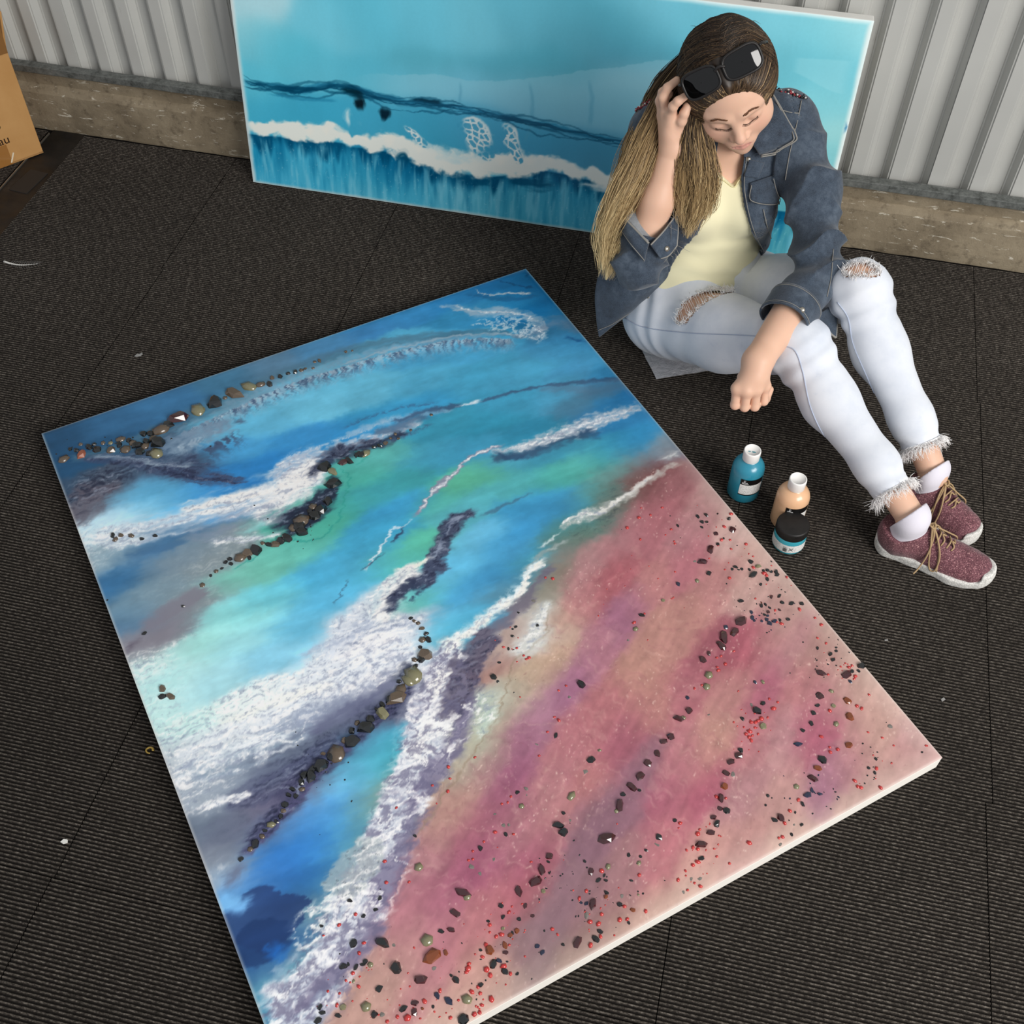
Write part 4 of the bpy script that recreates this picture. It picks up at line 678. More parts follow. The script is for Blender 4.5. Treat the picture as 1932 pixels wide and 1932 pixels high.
    for cx_, cy_, r_ in ((585,246,12),(615,244,12),(690,258,12),(735,262,16),(790,276,15),(870,300,16),(945,300,16),(1000,300,16),(1040,302,10)): band([(cx_-r_, cy_+4, r_*.5), (cx_, cy_, r_*.8), (cx_+r_, cy_+5, r_*.5)], 'f4f4ea', .9, .8, na=.9, sa=40, sd=40)
    band([(770,262,4),(800,272,9),(840,288,12),(880,296,10),(930,292,8)], 'c8e6ea', .7, .9, na=1., sa=24, sd=40, streak=.6)
    band([(745,300,5),(762,290,8),(770,312,4)], '0c5474', .9, .8, na=.7); band([(1050,352,8),(1000,345,12),(960,338,8)], '0d5a7e', .85, .9, na=.8)
    band([(1090,345,4),(1130,352,8),(1170,365,10)], 'e4efee', .8, .8, na=.9); band([(850,330,5),(880,338,9),(930,345,8)], '0d5a7e', .8, .9, na=.8)
    # lacing
    for P in ([(870,235,8),(895,240,18),(905,265,24),(920,285,16)], [(950,250,6),(958,245,12),(965,265,11),(980,300,8)], [(760,235,3),(780,250,6),(800,270,8)]):
        band(P, 'eef4f0', .9, .4, na=.5)
        idx, s, d, h, L = curve([(a_, b_+2, w_*.8) for a_, b_, w_ in P], .003, 40)
        gx, gy = U[idx]*62, V[idx]*62+U[idx]*20; best = np.full(len(idx), 9.); sec = best.copy()
        for i in (-1, 0, 1):
            for j in (-1, 0, 1):
                cx, cy = np.floor(gx)+i, np.floor(gy)+j; hh = _h2(cx.astype(np.int64), cy.astype(np.int64))
                dd = np.hypot(gx-cx-.5-.38*_gx[hh], gy-cy-.5-.38*_gy[hh]); sec = np.minimum(sec, np.maximum(best, dd)); best = np.minimum(best, dd)
        over(np.clip((1-sstep(.75, 1., np.abs(d)/h))*sstep(.16, .28, sec-best)*.9, 0, 1), '4aa6c8', idx)
    e = np.minimum(np.minimum(U, W2-U), np.minimum(V, H2-V)+.004); over((1-sstep(.002, .016, e+.004*n1))*.85, 'f2f6f2')
    band([(1594,225,2),(1596,240,3),(1592,256,2)], '2f7fb0', .8, .7, na=.8); band([(1574,325,3),(1576,340,4)], '1f7fa4', .8, .7, na=.8)
    C = CC[0]; C = np.clip(.5+(C-.5)*1.08, 0, 1)
    return U, V, C, NU, NV
U2, V2, C2, NU2, NV2 = paint2()
art2 = empty('seascape_painting', tuple(P2+np.array([W2/2, 0, -.0002]))); tag(art2, 'long turquoise seascape painting of a breaking wave leaning against the corrugated wall', 'painting')
loc2 = P2+np.array([W2/2, 0, 0])
PV = P2[None]+U2[:, None]*np.array([1., 0, 0])+V2[:, None]*_up2[None]+_n2[None]*(.0018*np.minimum(1, np.minimum(np.minimum(U2, W2-U2), np.minimum(V2, H2-V2))/.008)[:, None]**.5)
me = mesh_np('painted_surface', PV-loc2, grid_faces(NU2, NV2)); set_cols(me, s2l(C2)*.96); me.materials.append(MAT_ART); me.shade_smooth()
obj('painted_surface', me, parent=art2)
m_edge2 = new_mat('canvas_edge_white', '#e8e6e0', .6, .3)
bm = box_bm(-W2/2, W2/2, .0006, T2, 0, H2, .003)
Mx = Matrix(((1, 0, 0, 0), (0, -_n2[1], _up2[1], 0), (0, -_n2[2], _up2[2], 0), (0, 0, 0, 1)))
o = obj('canvas_body', bm, m_edge2, art2); o.matrix_local = Mx
# frame-tilt leaves the back lower edge under the canvas: a stretcher bar behind it
bm = box_bm(-W2/2+.05, W2/2-.05, T2, T2+.012, .10, .14, .002); o = obj('stretcher_bar', bm, new_mat('pine_bar', '#b79a6e', .7, .3), art2); o.matrix_local = Mx
# ================================================================== PAINT BOTTLES, JAR
def curved_patch(r, a0, a1, z0, z1, n=24):
    a = np.linspace(a0, a1, n); V = np.concatenate([np.c_[r*np.cos(a), r*np.sin(a), np.full(n, z)] for z in (z0, z1)])
    i = np.arange(n-1); F = np.stack([i, i+1, n+i+1, n+i], -1)
    return V, F
m_capw = new_mat('white_cap', '#f2f0ec', .35, .5); m_lblk = new_mat('label_black', '#0c0b0b', .4, .4); m_lwht = new_mat('label_white', '#e9e7e4', .55, .3)
nt = NT(m_lwht); v = nt.coord('Object', (1, 1, 1)); nt.color(nt.ramp(nt.noise(420, 2, .8, v), [(.36, '#bdbab6'), (.50, '#e6e4e1'), (1, '#efedeb')]))
m_mark = new_mat('label_print_white', '#f0efee', .5, .3); m_print = new_mat('label_print_dark', '#2b2b2b', .5, .3)
def paint_bottle(px, py, body, liquid_name, label, lab_ang, smudge):
    b = at_z(px, py); z0 = .0042; t = empty('paint_bottle', (b[0], b[1], z0)); tag(t, label, 'bottle')
    mb = new_mat(liquid_name, body, .28, .5, coat=.3); nt = NT(mb); v = nt.coord('Object')
    nt.color(nt.mix(nt.ramp(nt.noise(30, 3, .5, v), [(.4, 0.), (.8, .25)]), body, smudge)); nt.bump(nt.noise(90, 3, .6, v), .12, .002)
    r = .0335
    prof = [(0, .001), (.026, .0), (.031, .0015), (r, .006), (r, .076), (r*.985, .083), (r*.93, .090), (r*.82, .0965), (r*.66, .1015), (r*.5, .1045), (.0150, .106), (.0150, .110)]
    V, F = lathe(prof); o = obj('bottle_body', mesh_np('bottle_body', V, F), mb, t, True)
    cp = [(.0165, .1065), (.0172, .1075), (.0176, .1290), (.0172, .1315), (.0160, .1325), (.0150, .1322), (.0146, .1308), (0, .1305)]
    V, F = lathe(cp); c = obj('cap', mesh_np('cap', V, F), m_capw, t, True)
    a0, a1 = lab_ang
    wl = obj('label', mesh_np('label', *curved_patch(r+.0004, a0, a1, .030, .076)), m_lwht, t, True)
    obj('label_band', mesh_np('label_band', *curved_patch(r+.0006, a0, a1, .0605, .0765)), m_lblk, wl, True)
    obj('label_edge', mesh_np('label_edge', *curved_patch(r+.0006, a0, a1, .0285, .0315)), m_lblk, wl, True)
    marks = [curved_patch(r+.0008, a0+.10+.0*k, a0+.10+w_, zz, zz+.0011, 6) for k, (w_, zz) in enumerate(((.34, .0668), (.40, .0638)))]
    # swirl above the two print lines
    th = np.linspace(.6, 5.4, 14); sw = [(a0+.26+.055*math.cos(q), .0715+.0022*math.sin(q)) for q in th]
    for (aa, zz), (ab, zb) in zip(sw[:-1], sw[1:]): marks.append(curved_patch(r+.0008, min(aa, ab)-.006, max(aa, ab)+.006, min(zz, zb)-.0002, max(zz, zb)+.0004, 3))
    obj('label_print', mesh_np('label_print', *join_vf(marks)), m_mark, wl)
    return t
f_ang = math.atan2(-1.62, -.12)
bt = paint_bottle(1400, 931, '#2a87a0', 'teal_paint', 'white-capped plastic bottle of teal paint standing beside the painting edge', (f_ang-.25, f_ang+1.25), '#4aa3b4')
sm = np.random.default_rng(4); V, F = join_vf([(np.array([[math.cos(q)*.004*k_+dx, math.sin(q)*.0016*k_-.004, .1309] for q in np.linspace(0, 6.28, 8, endpoint=False)]), np.array([[0, 1, 2, 3], [0, 3, 4, 7], [4, 5, 6, 7]])) for dx, k_ in ((-.006, .8), (.003, 1.1))])
obj('paint_smear', mesh_np('paint_smear', V, F), new_mat('teal_smear', '#2f7f8c', .4, .4), bt)
paint_bottle(1482, 984, '#e3b48c', 'peach_paint', 'white-capped plastic bottle of peach paint behind the black-lidded jar', (f_ang-.25, f_ang+1.25), '#efc9a4')
b = at_z(1485, 1027); jar = empty('paint_jar', (b[0], b[1], .0042)); tag(jar, 'squat jar of turquoise paint with a black screw lid', 'jar')
mj = new_mat('turquoise_paint', '#3fa0b0', .2, .5, coat=.3); r = .0325
V, F = lathe([(0, .001), (.027, 0), (.031, .002), (r, .006), (r, .040), (.0315, .043), (.030, .0445)]); obj('jar_body', mesh_np('jar_body', V, F), mj, jar, True)
m_lid = new_mat('black_lid', '#141312', .5, .4); nt = NT(m_lid); nt.color(nt.ramp(nt.noise(40, 5, .6, nt.coord('Object')), [(.3, '#0e0d0d'), (.7, '#221f1d')]))
V, F = lathe([(.0305, .0425), (.0325, .0430), (.0332, .045), (.0332, .0605), (.0325, .0630), (.0310, .0645), (.0300, .0648), (0, .0648)]); lid = obj('lid', mesh_np('lid', V, F), m_lid, jar, True)
V, F = lathe([(.0315+.0014*(k % 2), z_) for k, z_ in enumerate((.047, .0475))]);
lw = obj('label', mesh_np('label', *curved_patch(r+.0004, 0, 2*math.pi, .009, .031, 64)), m_lwht, jar, True)
jf = math.atan2(-b[1], -b[0]); bars = []
rb = random.Random(2); a = jf-.18
while a < jf+.10:
    wd = rb.choice((.006, .010, .016)); bars.append(curved_patch(r+.0007, a, a+wd, .0115, .0225, 3)); a += wd+rb.choice((.008, .012))
bars.append(curved_patch(r+.0007, jf-.18, jf+.02, .0240, .0254, 5))
obj('barcode', mesh_np('barcode', *join_vf(bars)), m_print, lw)
X = []
for sgn in (-1, 1):
    q = np.linspace(-1, 1, 5); aa = jf+.32+q*.12; zz = .0195+sgn*q*.0042; rr_ = r+.0007
    V = np.concatenate([np.c_[rr_*np.cos(aa), rr_*np.sin(aa), zz-.0010], np.c_[rr_*np.cos(aa), rr_*np.sin(aa), zz+.0010]]); i = np.arange(4); X.append((V, np.stack([i, i+1, 5+i+1, 5+i], -1)))
obj('hazard_cross', mesh_np('hazard_cross', *join_vf(X)), m_lblk, lw)

# ================================================================== CARDBOARD BOX AT THE LEFT EDGE
c0 = at_z(82, 288, .004); c1 = at_z(0, 318, .004); d = (c1-c0)[:2]; d /= np.linalg.norm(d); nrm = np.array([d[1], -d[0]])   # d runs along the printed face, away from the corner
if nrm@(-c0[:2]) < 0: nrm = -nrm
bxe = empty('cardboard_box', (c0[0], c0[1], .0043)); bxe.rotation_euler[2] = math.atan2(d[1], d[0]); tag(bxe, 'worn brown cardboard carton standing on the carpet at the left edge', 'box')
m_cb = new_mat('cardboard', '#bd8f58', .8, .2); nt = NT(m_cb); v = nt.coord('Object')
nt.color(nt.mix(nt.ramp(nt.noise(6, 5, .6, v), [(.35, 0.), (.75, 1.)]), '#b98a54', '#c99c66')); nt.bump(nt.noise(160, 2, .5, nt.coord('Object', (1, 1, .06))), .15, .001)
m_cb2 = new_mat('cardboard_inner', '#8a6238', .85, .15)
def vz(px, py):   # height of a pixel on the vertical edge at c0
    dd = wray(px, py); t_ = np.dot(c0[:2], dd[:2])/np.dot(dd[:2], dd[:2]); return CAM_H+dd[2]*t_
HB = vz(21, 98)-.004; LB, DB, th = .36, .145, .005
bk = -1 if np.dot(np.array([-d[1], d[0]]), nrm) > 0 else 1     # local +y points along (-d1,d0); box body lies on the far side of the printed face
y_f, y_b = (0, bk*DB)
def yb(a, b): return (min(a, b), max(a, b))
for nm, (x0, x1, ya, yc) in dict(front=(0, LB, 0, bk*th), rear=(0, LB, bk*(DB-th), bk*DB), s1=(0, th, bk*th, bk*(DB-th)), s2=(LB-th, LB, bk*th, bk*(DB-th))).items():
    a, b_ = yb(ya, yc); obj('box_panel', box_bm(x0, x1, a, b_, 0, HB, .0008, 1), m_cb, bxe)
a, b_ = yb(0, bk*DB); obj('box_base', box_bm(0, LB, a, b_, 0, th), m_cb, bxe)
for nm, ang, piv in (('front', .16, 0), ('rear', -.35, bk*DB)):
    bm = box_bm(0, LB, -th/2, th/2, 0, .115, .0008, 1)
    rs2 = random.Random(5)
    o = obj('box_flap', bm, m_cb2 if nm == 'front' else m_cb, bxe); o.location = (0, piv, HB); o.rotation_euler[0] = ang*bk
for x_, ang in ((0, -.2), (LB, .5)):
    a, b_ = yb(.012*bk, bk*(DB-.012)); bm = box_bm(-th/2, th/2, a, b_, 0, .10, .0008, 1); o = obj('box_flap', bm, m_cb, bxe); o.location = (x_, 0, HB); o.rotation_euler[1] = ang
m_tape = new_mat('packing_tape', '#9c6c38', .15, .5); m_glint = new_mat('painted_glint', '#e4d6bc', .15, .6)
fy = -bk*.0006; a, b_ = yb(0, fy*1.2)
obj('packing_tape', box_bm(.088, .138, a, b_, 0, .060), m_tape, bxe)
obj('tape_glint', box_bm(.0, .004, 0, .0006, 0, .03), m_glint, bxe).matrix_local = Matrix.Translation((.090, fy*1.6, .004)) @ Matrix.Rotation(-.5, 4, 'Y')  # pale sliver: shine on the tape laid on as colour
m_ink = new_mat('carton_ink', '#2a1c14', .8, .1)
def text_mesh(s, size):
    cu = bpy.data.curves.new('txt', 'FONT'); cu.body = s; cu.size = size; cu.extrude = .0002; cu.align_x = 'RIGHT'
    ob = bpy.data.objects.new('txt', cu); COL.objects.link(ob); dg = bpy.context.evaluated_depsgraph_get(); me = bpy.data.meshes.new_from_object(ob.evaluated_get(dg)); bpy.data.objects.remove(ob); return me
def face_pt(px, py):
    p = at_plane(px, py, c0, np.array([nrm[0], nrm[1], 0])); q = p-np.array([c0[0], c0[1], .0043]); return q[:2]@d, q[2]
tx, tz = face_pt(20, 268); tx2, tz2 = face_pt(-2, 246)
me = text_mesh('..au', .034); o = obj('printed_lettering', me, m_ink, bxe)
o.matrix_local = Matrix.Translation((tx, fy, tz)) @ (Matrix(((-1, 0, 0, 0), (0, 0, -bk, 0), (0, 1, 0, 0), (0, 0, 0, 1))))
me = text_mesh('o', .034); o = obj('printed_lettering', me, m_ink, bxe)
q = face_pt(3, 243); o.matrix_local = Matrix.Translation((q[0], fy, q[1])) @ (Matrix(((-1, 0, 0, 0), (0, 0, -bk, 0), (0, 1, 0, 0), (0, 0, 0, 1))))

# ================================================================== LITTER ON THE CARPET
def flat_bit(name, label, cat, px, py, outline, h, mat, ang=0., bend=0.):
    p = at_z(px, py, .004); bm = bmesh.new(); n = len(outline)
    lo = [bm.verts.new((a, b_, 0+bend*a*a)) for a, b_ in outline]; hi = [bm.verts.new((a*.9, b_*.9, h+bend*a*a)) for a, b_ in outline]
    bm.faces.new(lo[::-1]); bm.faces.new(hi)
    for i in range(n): bm.faces.new((lo[i], lo[(i+1) % n], hi[(i+1) % n], hi[i]))
    o = obj(name, bm, mat); o.location = (p[0], p[1], .0042); o.rotation_euler[2] = ang; tag(o, label, cat); return o
m_bit = new_mat('clear_grey_plastic', '#8f8d8a', .25, .5); m_white = new_mat('white_scrap', '#dcdad4', .6, .3); m_gold = new_mat('gold_scrap', '#b89a4e', .3, .6, .6)
flat_bit('plastic_scrap', 'small clear plastic scrap on the carpet above the painting', 'scrap', 262, 670, [(-.010, -.004), (-.004, -.006), (.004, -.004), (.009, .002), (.007, .007), (.001, .003), (-.005, .004)], .0012, m_bit, .3)
flat_bit('white_fluff', 'tiny white fluff on the carpet near the long tile seam', 'scrap', 122, 1588, [(-.006, -.003), (0, -.0045), (.006, -.001), (.004, .004), (-.003, .003)], .003, m_white)
flat_bit('paper_fleck', 'pale paper fleck on the carpet below the sneakers', 'scrap', 1672, 1208, [(-.004, -.001), (.003, -.002), (.004, .001), (-.003, .002)], .0008, m_bit, .5)
flat_bit('paper_fleck', 'pale fleck on the carpet right of the painting corner', 'scrap', 1779, 1320, [(-.005, -.002), (.004, -.003), (.005, .002), (-.003, .003)], .0008, m_bit, .9)
# curled golden shaving
p = at_z(283, 1417, .004); th_ = np.linspace(0, 5.2, 22); ring = np.c_[.0062*np.cos(th_), .0055*np.sin(th_), .0025+.0006*np.sin(th_*2)]
V, F = tube(ring, np.linspace(.0026, .0014, 22), 6); o = obj('gold_shaving', mesh_np('gold_shaving', V, F), m_gold, None, True); o.location = (p[0], p[1], .0042); tag(o, 'curled golden shaving on the carpet beside the painting', 'scrap')
# feather
p0 = at_z(8, 494, .006); p1 = at_z(72, 498, .006); fe = empty('feather', tuple(p0)); tag(fe, 'small white and grey feather lying on the carpet by the left edge', 'feather')
L = np.linalg.norm(p1-p0); fe.rotation_euler[2] = math.atan2(*(p1-p0)[[1, 0]]); t_ = np.linspace(0, 1, 16); sh = np.c_[t_*L, -.012*np.sin(t_*3.1), .001+.002*np.sin(t_*3)]
V, F = tube(sh, np.linspace(.0030, .0004, 16), 5); obj('quill', mesh_np('quill', V, F), m_white, fe, True)
bb = []
for i in range(3, 16):
    for sgn in (-1, 1):
        b0 = sh[i]; ln = .016*math.sin(math.pi*i/16)**.5; b1 = b0+np.array([.012, sgn*ln, .001]); V, F = tube([b0, (b0+b1)/2+[0, 0, .002], b1], [.0006, .0005, .0002], 4); bb.append((V, F))
o = obj('barbs', mesh_np('barbs', *join_vf(bb)), new_mat('feather_grey', '#6a6764', .7, .2), fe)
# silvery sheet she sits on
m_foil = new_mat('silver_wrap', '#c8c8cc', .3, .6, .25); nt = NT(m_foil); v = nt.coord('Object'); nt.bump(nt.noise(60, 5, .7, v, 1.), .8, .006)
q = [at_z(*c_, .005) for c_ in ((1212, 664), (1238, 716), (1318, 712), (1380, 640), (1330, 560), (1200, 590))]; cx = np.mean(q, 0)
bm = bmesh.new(); bmesh.ops.create_grid(bm, x_segments=26, y_segments=26, size=.5); A_, B_, C_, D_ = q[1], np.array([q[1][0]+.20, q[1][1]+.10, .005]), np.array([q[0][0]+.24, q[0][1]+.24, .005]), q[0]
for v_ in bm.verts:
    s_, t2 = v_.co.x+.5, v_.co.y+.5; P = (A_*(1-s_)+B_*s_)*(1-t2)+(D_*(1-s_)+C_*s_)*t2
    v_.co = Vector((P[0]-cx[0], P[1]-cx[1], .0042+.0016*float(noise2(np.array([P[0]*60]), np.array([P[1]*60]))[0])))
res = bmesh.ops.extrude_face_region(bm, geom=bm.faces[:]); bmesh.ops.translate(bm, verts=[g for g in res['geom'] if isinstance(g, bmesh.types.BMVert)], vec=(0, 0, .0012))
bmesh.ops.recalc_face_normals(bm, faces=bm.faces[:])
o = obj('silver_wrap_sheet', bm, m_foil); o.location = (cx[0], cx[1], .002); tag(o, 'crinkled silvery wrap sheet under the seated woman', 'wrap')
# ================================================================== implicit-surface modelling for the figure
def rcone(p, a, b, ra, rb):
    a = np.asarray(a, float); b = np.asarray(b, float); ba = b-a; t = np.clip(((p-a)@ba)/(ba@ba), 0, 1)
    return np.linalg.norm(p-a-t[:, None]*ba, axis=1)-(ra+(rb-ra)*t)
def ellip(p, c, r, R=None):
    q = p-np.asarray(c, float)
    if R is not None: q = q@R            # columns of R are the axes
    r = np.asarray(r, float); k0 = np.linalg.norm(q/r, axis=1); k1 = np.linalg.norm(q/(r*r), axis=1)+1e-9
    return k0*(k0-1)/k1
def smin(a, b, k):
    h = np.clip(.5+.5*(b-a)/k, 0, 1); return b+(a-b)*h-k*h*(1-h)
def smax(a, b, k): return -smin(-a, -b, k)
def chain(p, pts, rad, k=.0):
    d = None
    for i in range(len(pts)-1):
        e = rcone(p, pts[i], pts[i+1], rad[i], rad[i+1]); d = e if d is None else (smin(d, e, k) if k else np.minimum(d, e))
    return d
def rotz(a): c, s = math.cos(a), math.sin(a); return np.array([[c, -s, 0], [s, c, 0], [0, 0, 1.]])
def nets(sdf, lo, hi, h, blk=7, slack=1.45):
    """sparse surface nets -> V, F (quads, outward)"""
    lo = np.asarray(lo, float); n = np.ceil((np.asarray(hi)-lo)/h/blk).astype(int)
    g = np.stack(np.meshgrid(*[np.arange(k) for k in n], indexing='ij'), -1).reshape(-1, 3)
    d = sdf(lo+(g*blk+blk/2)*h); g = g[np.abs(d) < blk*h*.87*slack]
    m = blk+1; loc = np.stack(np.meshgrid(*[np.arange(m)]*3, indexing='ij'), -1).reshape(-1, 3)
    K1, K2 = 1 << 20, 1 << 10; keys = []; verts = []; quads = []
    corner = np.array([[i, j, k] for i in (0, 1) for j in (0, 1) for k in (0, 1)])
    ed = [(a, b) for a in range(8) for b in range(a+1, 8) if np.abs(corner[a]-corner[b]).sum() == 1]
    kk = lambda c: c[:, 0]*K1+c[:, 1]*K2+c[:, 2]
    for s in range(0, len(g), 400):
        gb = g[s:s+400]; P = (gb[:, None]*blk+loc[None]); D = sdf(lo+P.reshape(-1, 3)*h).reshape(len(gb), m, m, m)
        S = D < 0; c = [S[:, i:i+blk, j:j+blk, k:k+blk] for i, j, k in corner]; tot = sum(x.astype(np.int8) for x in c)
        act = np.argwhere((tot > 0) & (tot < 8))
        if not len(act): continue
        b, i, j, k = act.T; dv = np.stack([D[b, i+q[0], j+q[1], k+q[2]] for q in corner], 1)
        acc = np.zeros((len(act), 3)); cnt = np.zeros(len(act))
        for a_, b_ in ed:
            da, db = dv[:, a_], dv[:, b_]; x = (da < 0) != (db < 0); t = np.where(x, da/(da-db+1e-30), 0)
            acc += np.where(x[:, None], corner[a_]+t[:, None]*(corner[b_]-corner[a_]), 0); cnt += x
        cell = gb[b]*blk+np.stack([i, j, k], 1); verts.append(lo+(cell+acc/cnt[:, None])*h); keys.append(kk(cell))
        for ax in range(3):
            e = np.zeros(3, int); e[ax] = 1; u = np.zeros(3, int); u[(ax+1) % 3] = 1; v = np.zeros(3, int); v[(ax+2) % 3] = 1
            A = S[:, :blk, :blk, :blk]; B = S[:, e[0]:blk+e[0], e[1]:blk+e[1], e[2]:blk+e[2]]
            q = np.argwhere(A != B); cell = gb[q[:, 0]]*blk+q[:, 1:]; flip = A[tuple(q.T)]
            qq = np.stack([kk(cell), kk(cell-u), kk(cell-u-v), kk(cell-v)], 1); qq[~flip] = qq[~flip][:, ::-1]; quads.append(qq)
    K = np.concatenate(keys); V = np.concatenate(verts); Q = np.concatenate(quads); o = np.argsort(K); K = K[o]; V = V[o]
    ix = np.clip(np.searchsorted(K, Q.ravel()), 0, len(K)-1).reshape(Q.shape); ok = (K[ix] == Q).all(1)
    return V, ix[ok]
def march_many(sdf, Q, t0=1.2, t1=3.2, eps=.0004, it=110):
    """photo pixels -> first surface points along their lines of sight (nan where nothing is hit)"""
    D = np.array([wray(a, b) for a, b in np.atleast_2d(Q)]); D /= np.linalg.norm(D, axis=1)[:, None]; t = np.full(len(D), t0); live = np.arange(len(D))
    for _ in range(it):
        v = sdf(CAM+D[live]*t[live][:, None]); go = (v >= eps) & (t[live] < t1); live = live[go]
        if not len(live): break
        t[live] += np.maximum(v[go]*.7, .0004)
    P = CAM+D*t[:, None]; P[t >= t1] = np.nan; return P
def march(sdf, px, py, **k):
    p = march_many(sdf, [(px, py)], **k)[0]; return None if np.isnan(p[0]) else p
def grad(sdf, P, e=.001):
    P = np.atleast_2d(P); G = np.stack([sdf(P+np.eye(3)[k]*e)-sdf(P-np.eye(3)[k]*e) for k in range(3)], 1)
    return G/(np.linalg.norm(G, axis=1)[:, None]+1e-12)
def noise3(P, s):
    P = P*s; return (noise2(P[:, 0]+.37*P[:, 2], P[:, 1]-.41*P[:, 2])+noise2(P[:, 1]+7.7+.3*P[:, 0], P[:, 2]+3.1))*.6
def line_on(sdf, pts, off=.001, n=8):
    """px polyline laid on a surface"""
    out = march_many(sdf, catmull(np.array(pts, float), n)); out = out[~np.isnan(out[:, 0])]
    if len(out) < 2: return out
    j = np.flatnonzero(np.linalg.norm(np.diff(out, axis=0), axis=1) > .04)
    if len(j): c = np.split(out, j+1); out = max(c, key=len)
    return out+grad(sdf, out)*off
def patch(sdf, quad, off, thick, n=10, m=10, lift=None):
    """sheet over a px quad (a,b,c,d corner order), laid on a surface with an offset; closed slab"""
    a, b, c, d = [np.array(q, float) for q in quad]
    top = march_many(sdf, [(a*(1-i/n)+b*i/n)*(1-j/m)+(d*(1-i/n)+c*i/n)*j/m for i in range(n+1) for j in range(m+1)])
    if np.isnan(top).any(): bad = np.isnan(top[:, 0]); top[bad] = top[~bad].mean(0)
    G = grad(sdf, top); Gm = G.mean(0); Gm /= np.linalg.norm(Gm); G = G*.5+Gm*.5
    o = off if lift is None else off+np.array([lift(i/n, j/m) for i in range(n+1) for j in range(m+1)])[:, None]
    up = top+G*(o+thick); dn = top+G*o
    return slab(up, dn, n+1, m+1)
def slab(up, dn, n, m):
    F = grid_faces(n, m); k = len(up); V = np.concatenate([up, dn]); F = [F, F[:, ::-1]+k]
    ring = [i*m for i in range(n)]+[(n-1)*m+j for j in range(1, m)]+[i*m+m-1 for i in range(n-2, -1, -1)]+[j for j in range(m-2, 0, -1)]
    r = np.array(ring); r2 = np.roll(r, -1); F.append(np.stack([r2, r, r+k, r2+k], -1))
    return V, np.concatenate(F)
def sheet_from(ctrl, thick, nu=28, nv=28):
    """bicubic sheet through a control grid of 3-D points -> slab"""
    C = np.array(ctrl, float); a = np.stack([catmull(C[i], max(2, nv//(C.shape[1]-1))) for i in range(C.shape[0])])
    b = np.stack([catmull(a[:, j], max(2, nu//(C.shape[0]-1))) for j in range(a.shape[1])], 1)
    du = np.gradient(b, axis=0); dv = np.gradient(b, axis=1); N = np.cross(du, dv); N /= np.linalg.norm(N, axis=2)[..., None]+1e-12
    tc = CAM-b
    if (N*tc).sum() < 0: N = -N
    return b, N, slab((b+N*thick/2).reshape(-1, 3), (b-N*thick/2).reshape(-1, 3), b.shape[0], b.shape[1])
# ================================================================== SEATED WOMAN
BASE = np.array([-.05, 2.06, .0045])
woman = empty('person', tuple(BASE)); tag(woman, 'seated woman in denim jacket and ripped pale jeans, hand in her long hair', 'person')
def part(name, VF, mat, parent=None, smooth=True, fix=False, cols=None):
    me = mesh_np(name, VF[0]-BASE, VF[1])
    if fix:
        bm = bmesh.new(); bm.from_mesh(me); bmesh.ops.recalc_face_normals(bm, faces=bm.faces[:]); bm.to_mesh(me); bm.free()
    if cols is not None: set_cols(me, cols)
    me.materials.append(mat)
    if smooth: me.shade_smooth()
    return obj(name, me, None, parent or woman)
V3 = lambda *a: np.array(a, float)
# ---- shoes give the ankles
def shoe_frame(heel_px, toe_px):
    h = at_z(*heel_px, .004); t = at_z(*toe_px, .004); ax = (t-h); L = np.linalg.norm(ax); ax /= L
    return h, ax, np.array([-ax[1], ax[0], 0]), L
SH_R = shoe_frame((1648, 1022), (1866, 1100)); SH_L = shoe_frame((1706, 936), (1836, 1030))
def sh_pt(fr, x, y, z): return fr[0]+fr[1]*x*fr[3]/.25+fr[2]*y+np.array([0, 0, z])
AnkR, AnkL = sh_pt(SH_R, .052, 0, .105), sh_pt(SH_L, .055, 0, .105)
HipR, HipL = V3(-.118, 2.03, .112), V3(.012, 2.155, .118)
KneeR, KneeL = V3(.172, 1.808, .278), at_z(1622, 548, .345)
ShR, ShL = V3(-.190, 2.090, .545), V3(.078, 2.190, .540)
ElbR, WrR = V3(-.181, 1.930, .330), V3(-.147, 2.010, .556)
ElbL, WrL = V3(.186, 1.955, .362), V3(.094, 1.716, .300)
NeckB = V3(-.055, 2.135, .545)
HC, HS = V3(-.0600, 2.0850, .6640), 1.05
HR = np.array([[.9196, -.2983, -.2556], [.1910, .9082, -.3724], [.3432, .2936, .8922]])      # columns: her left, backwards, crown
def hl(p): return (p-HC)@HR/HS                                # world -> head
def hw(q): return HC+HR@(np.asarray(q, float)*HS)             # head -> world
def hwa(Q): return HC+(np.asarray(Q, float)*HS)@HR.T

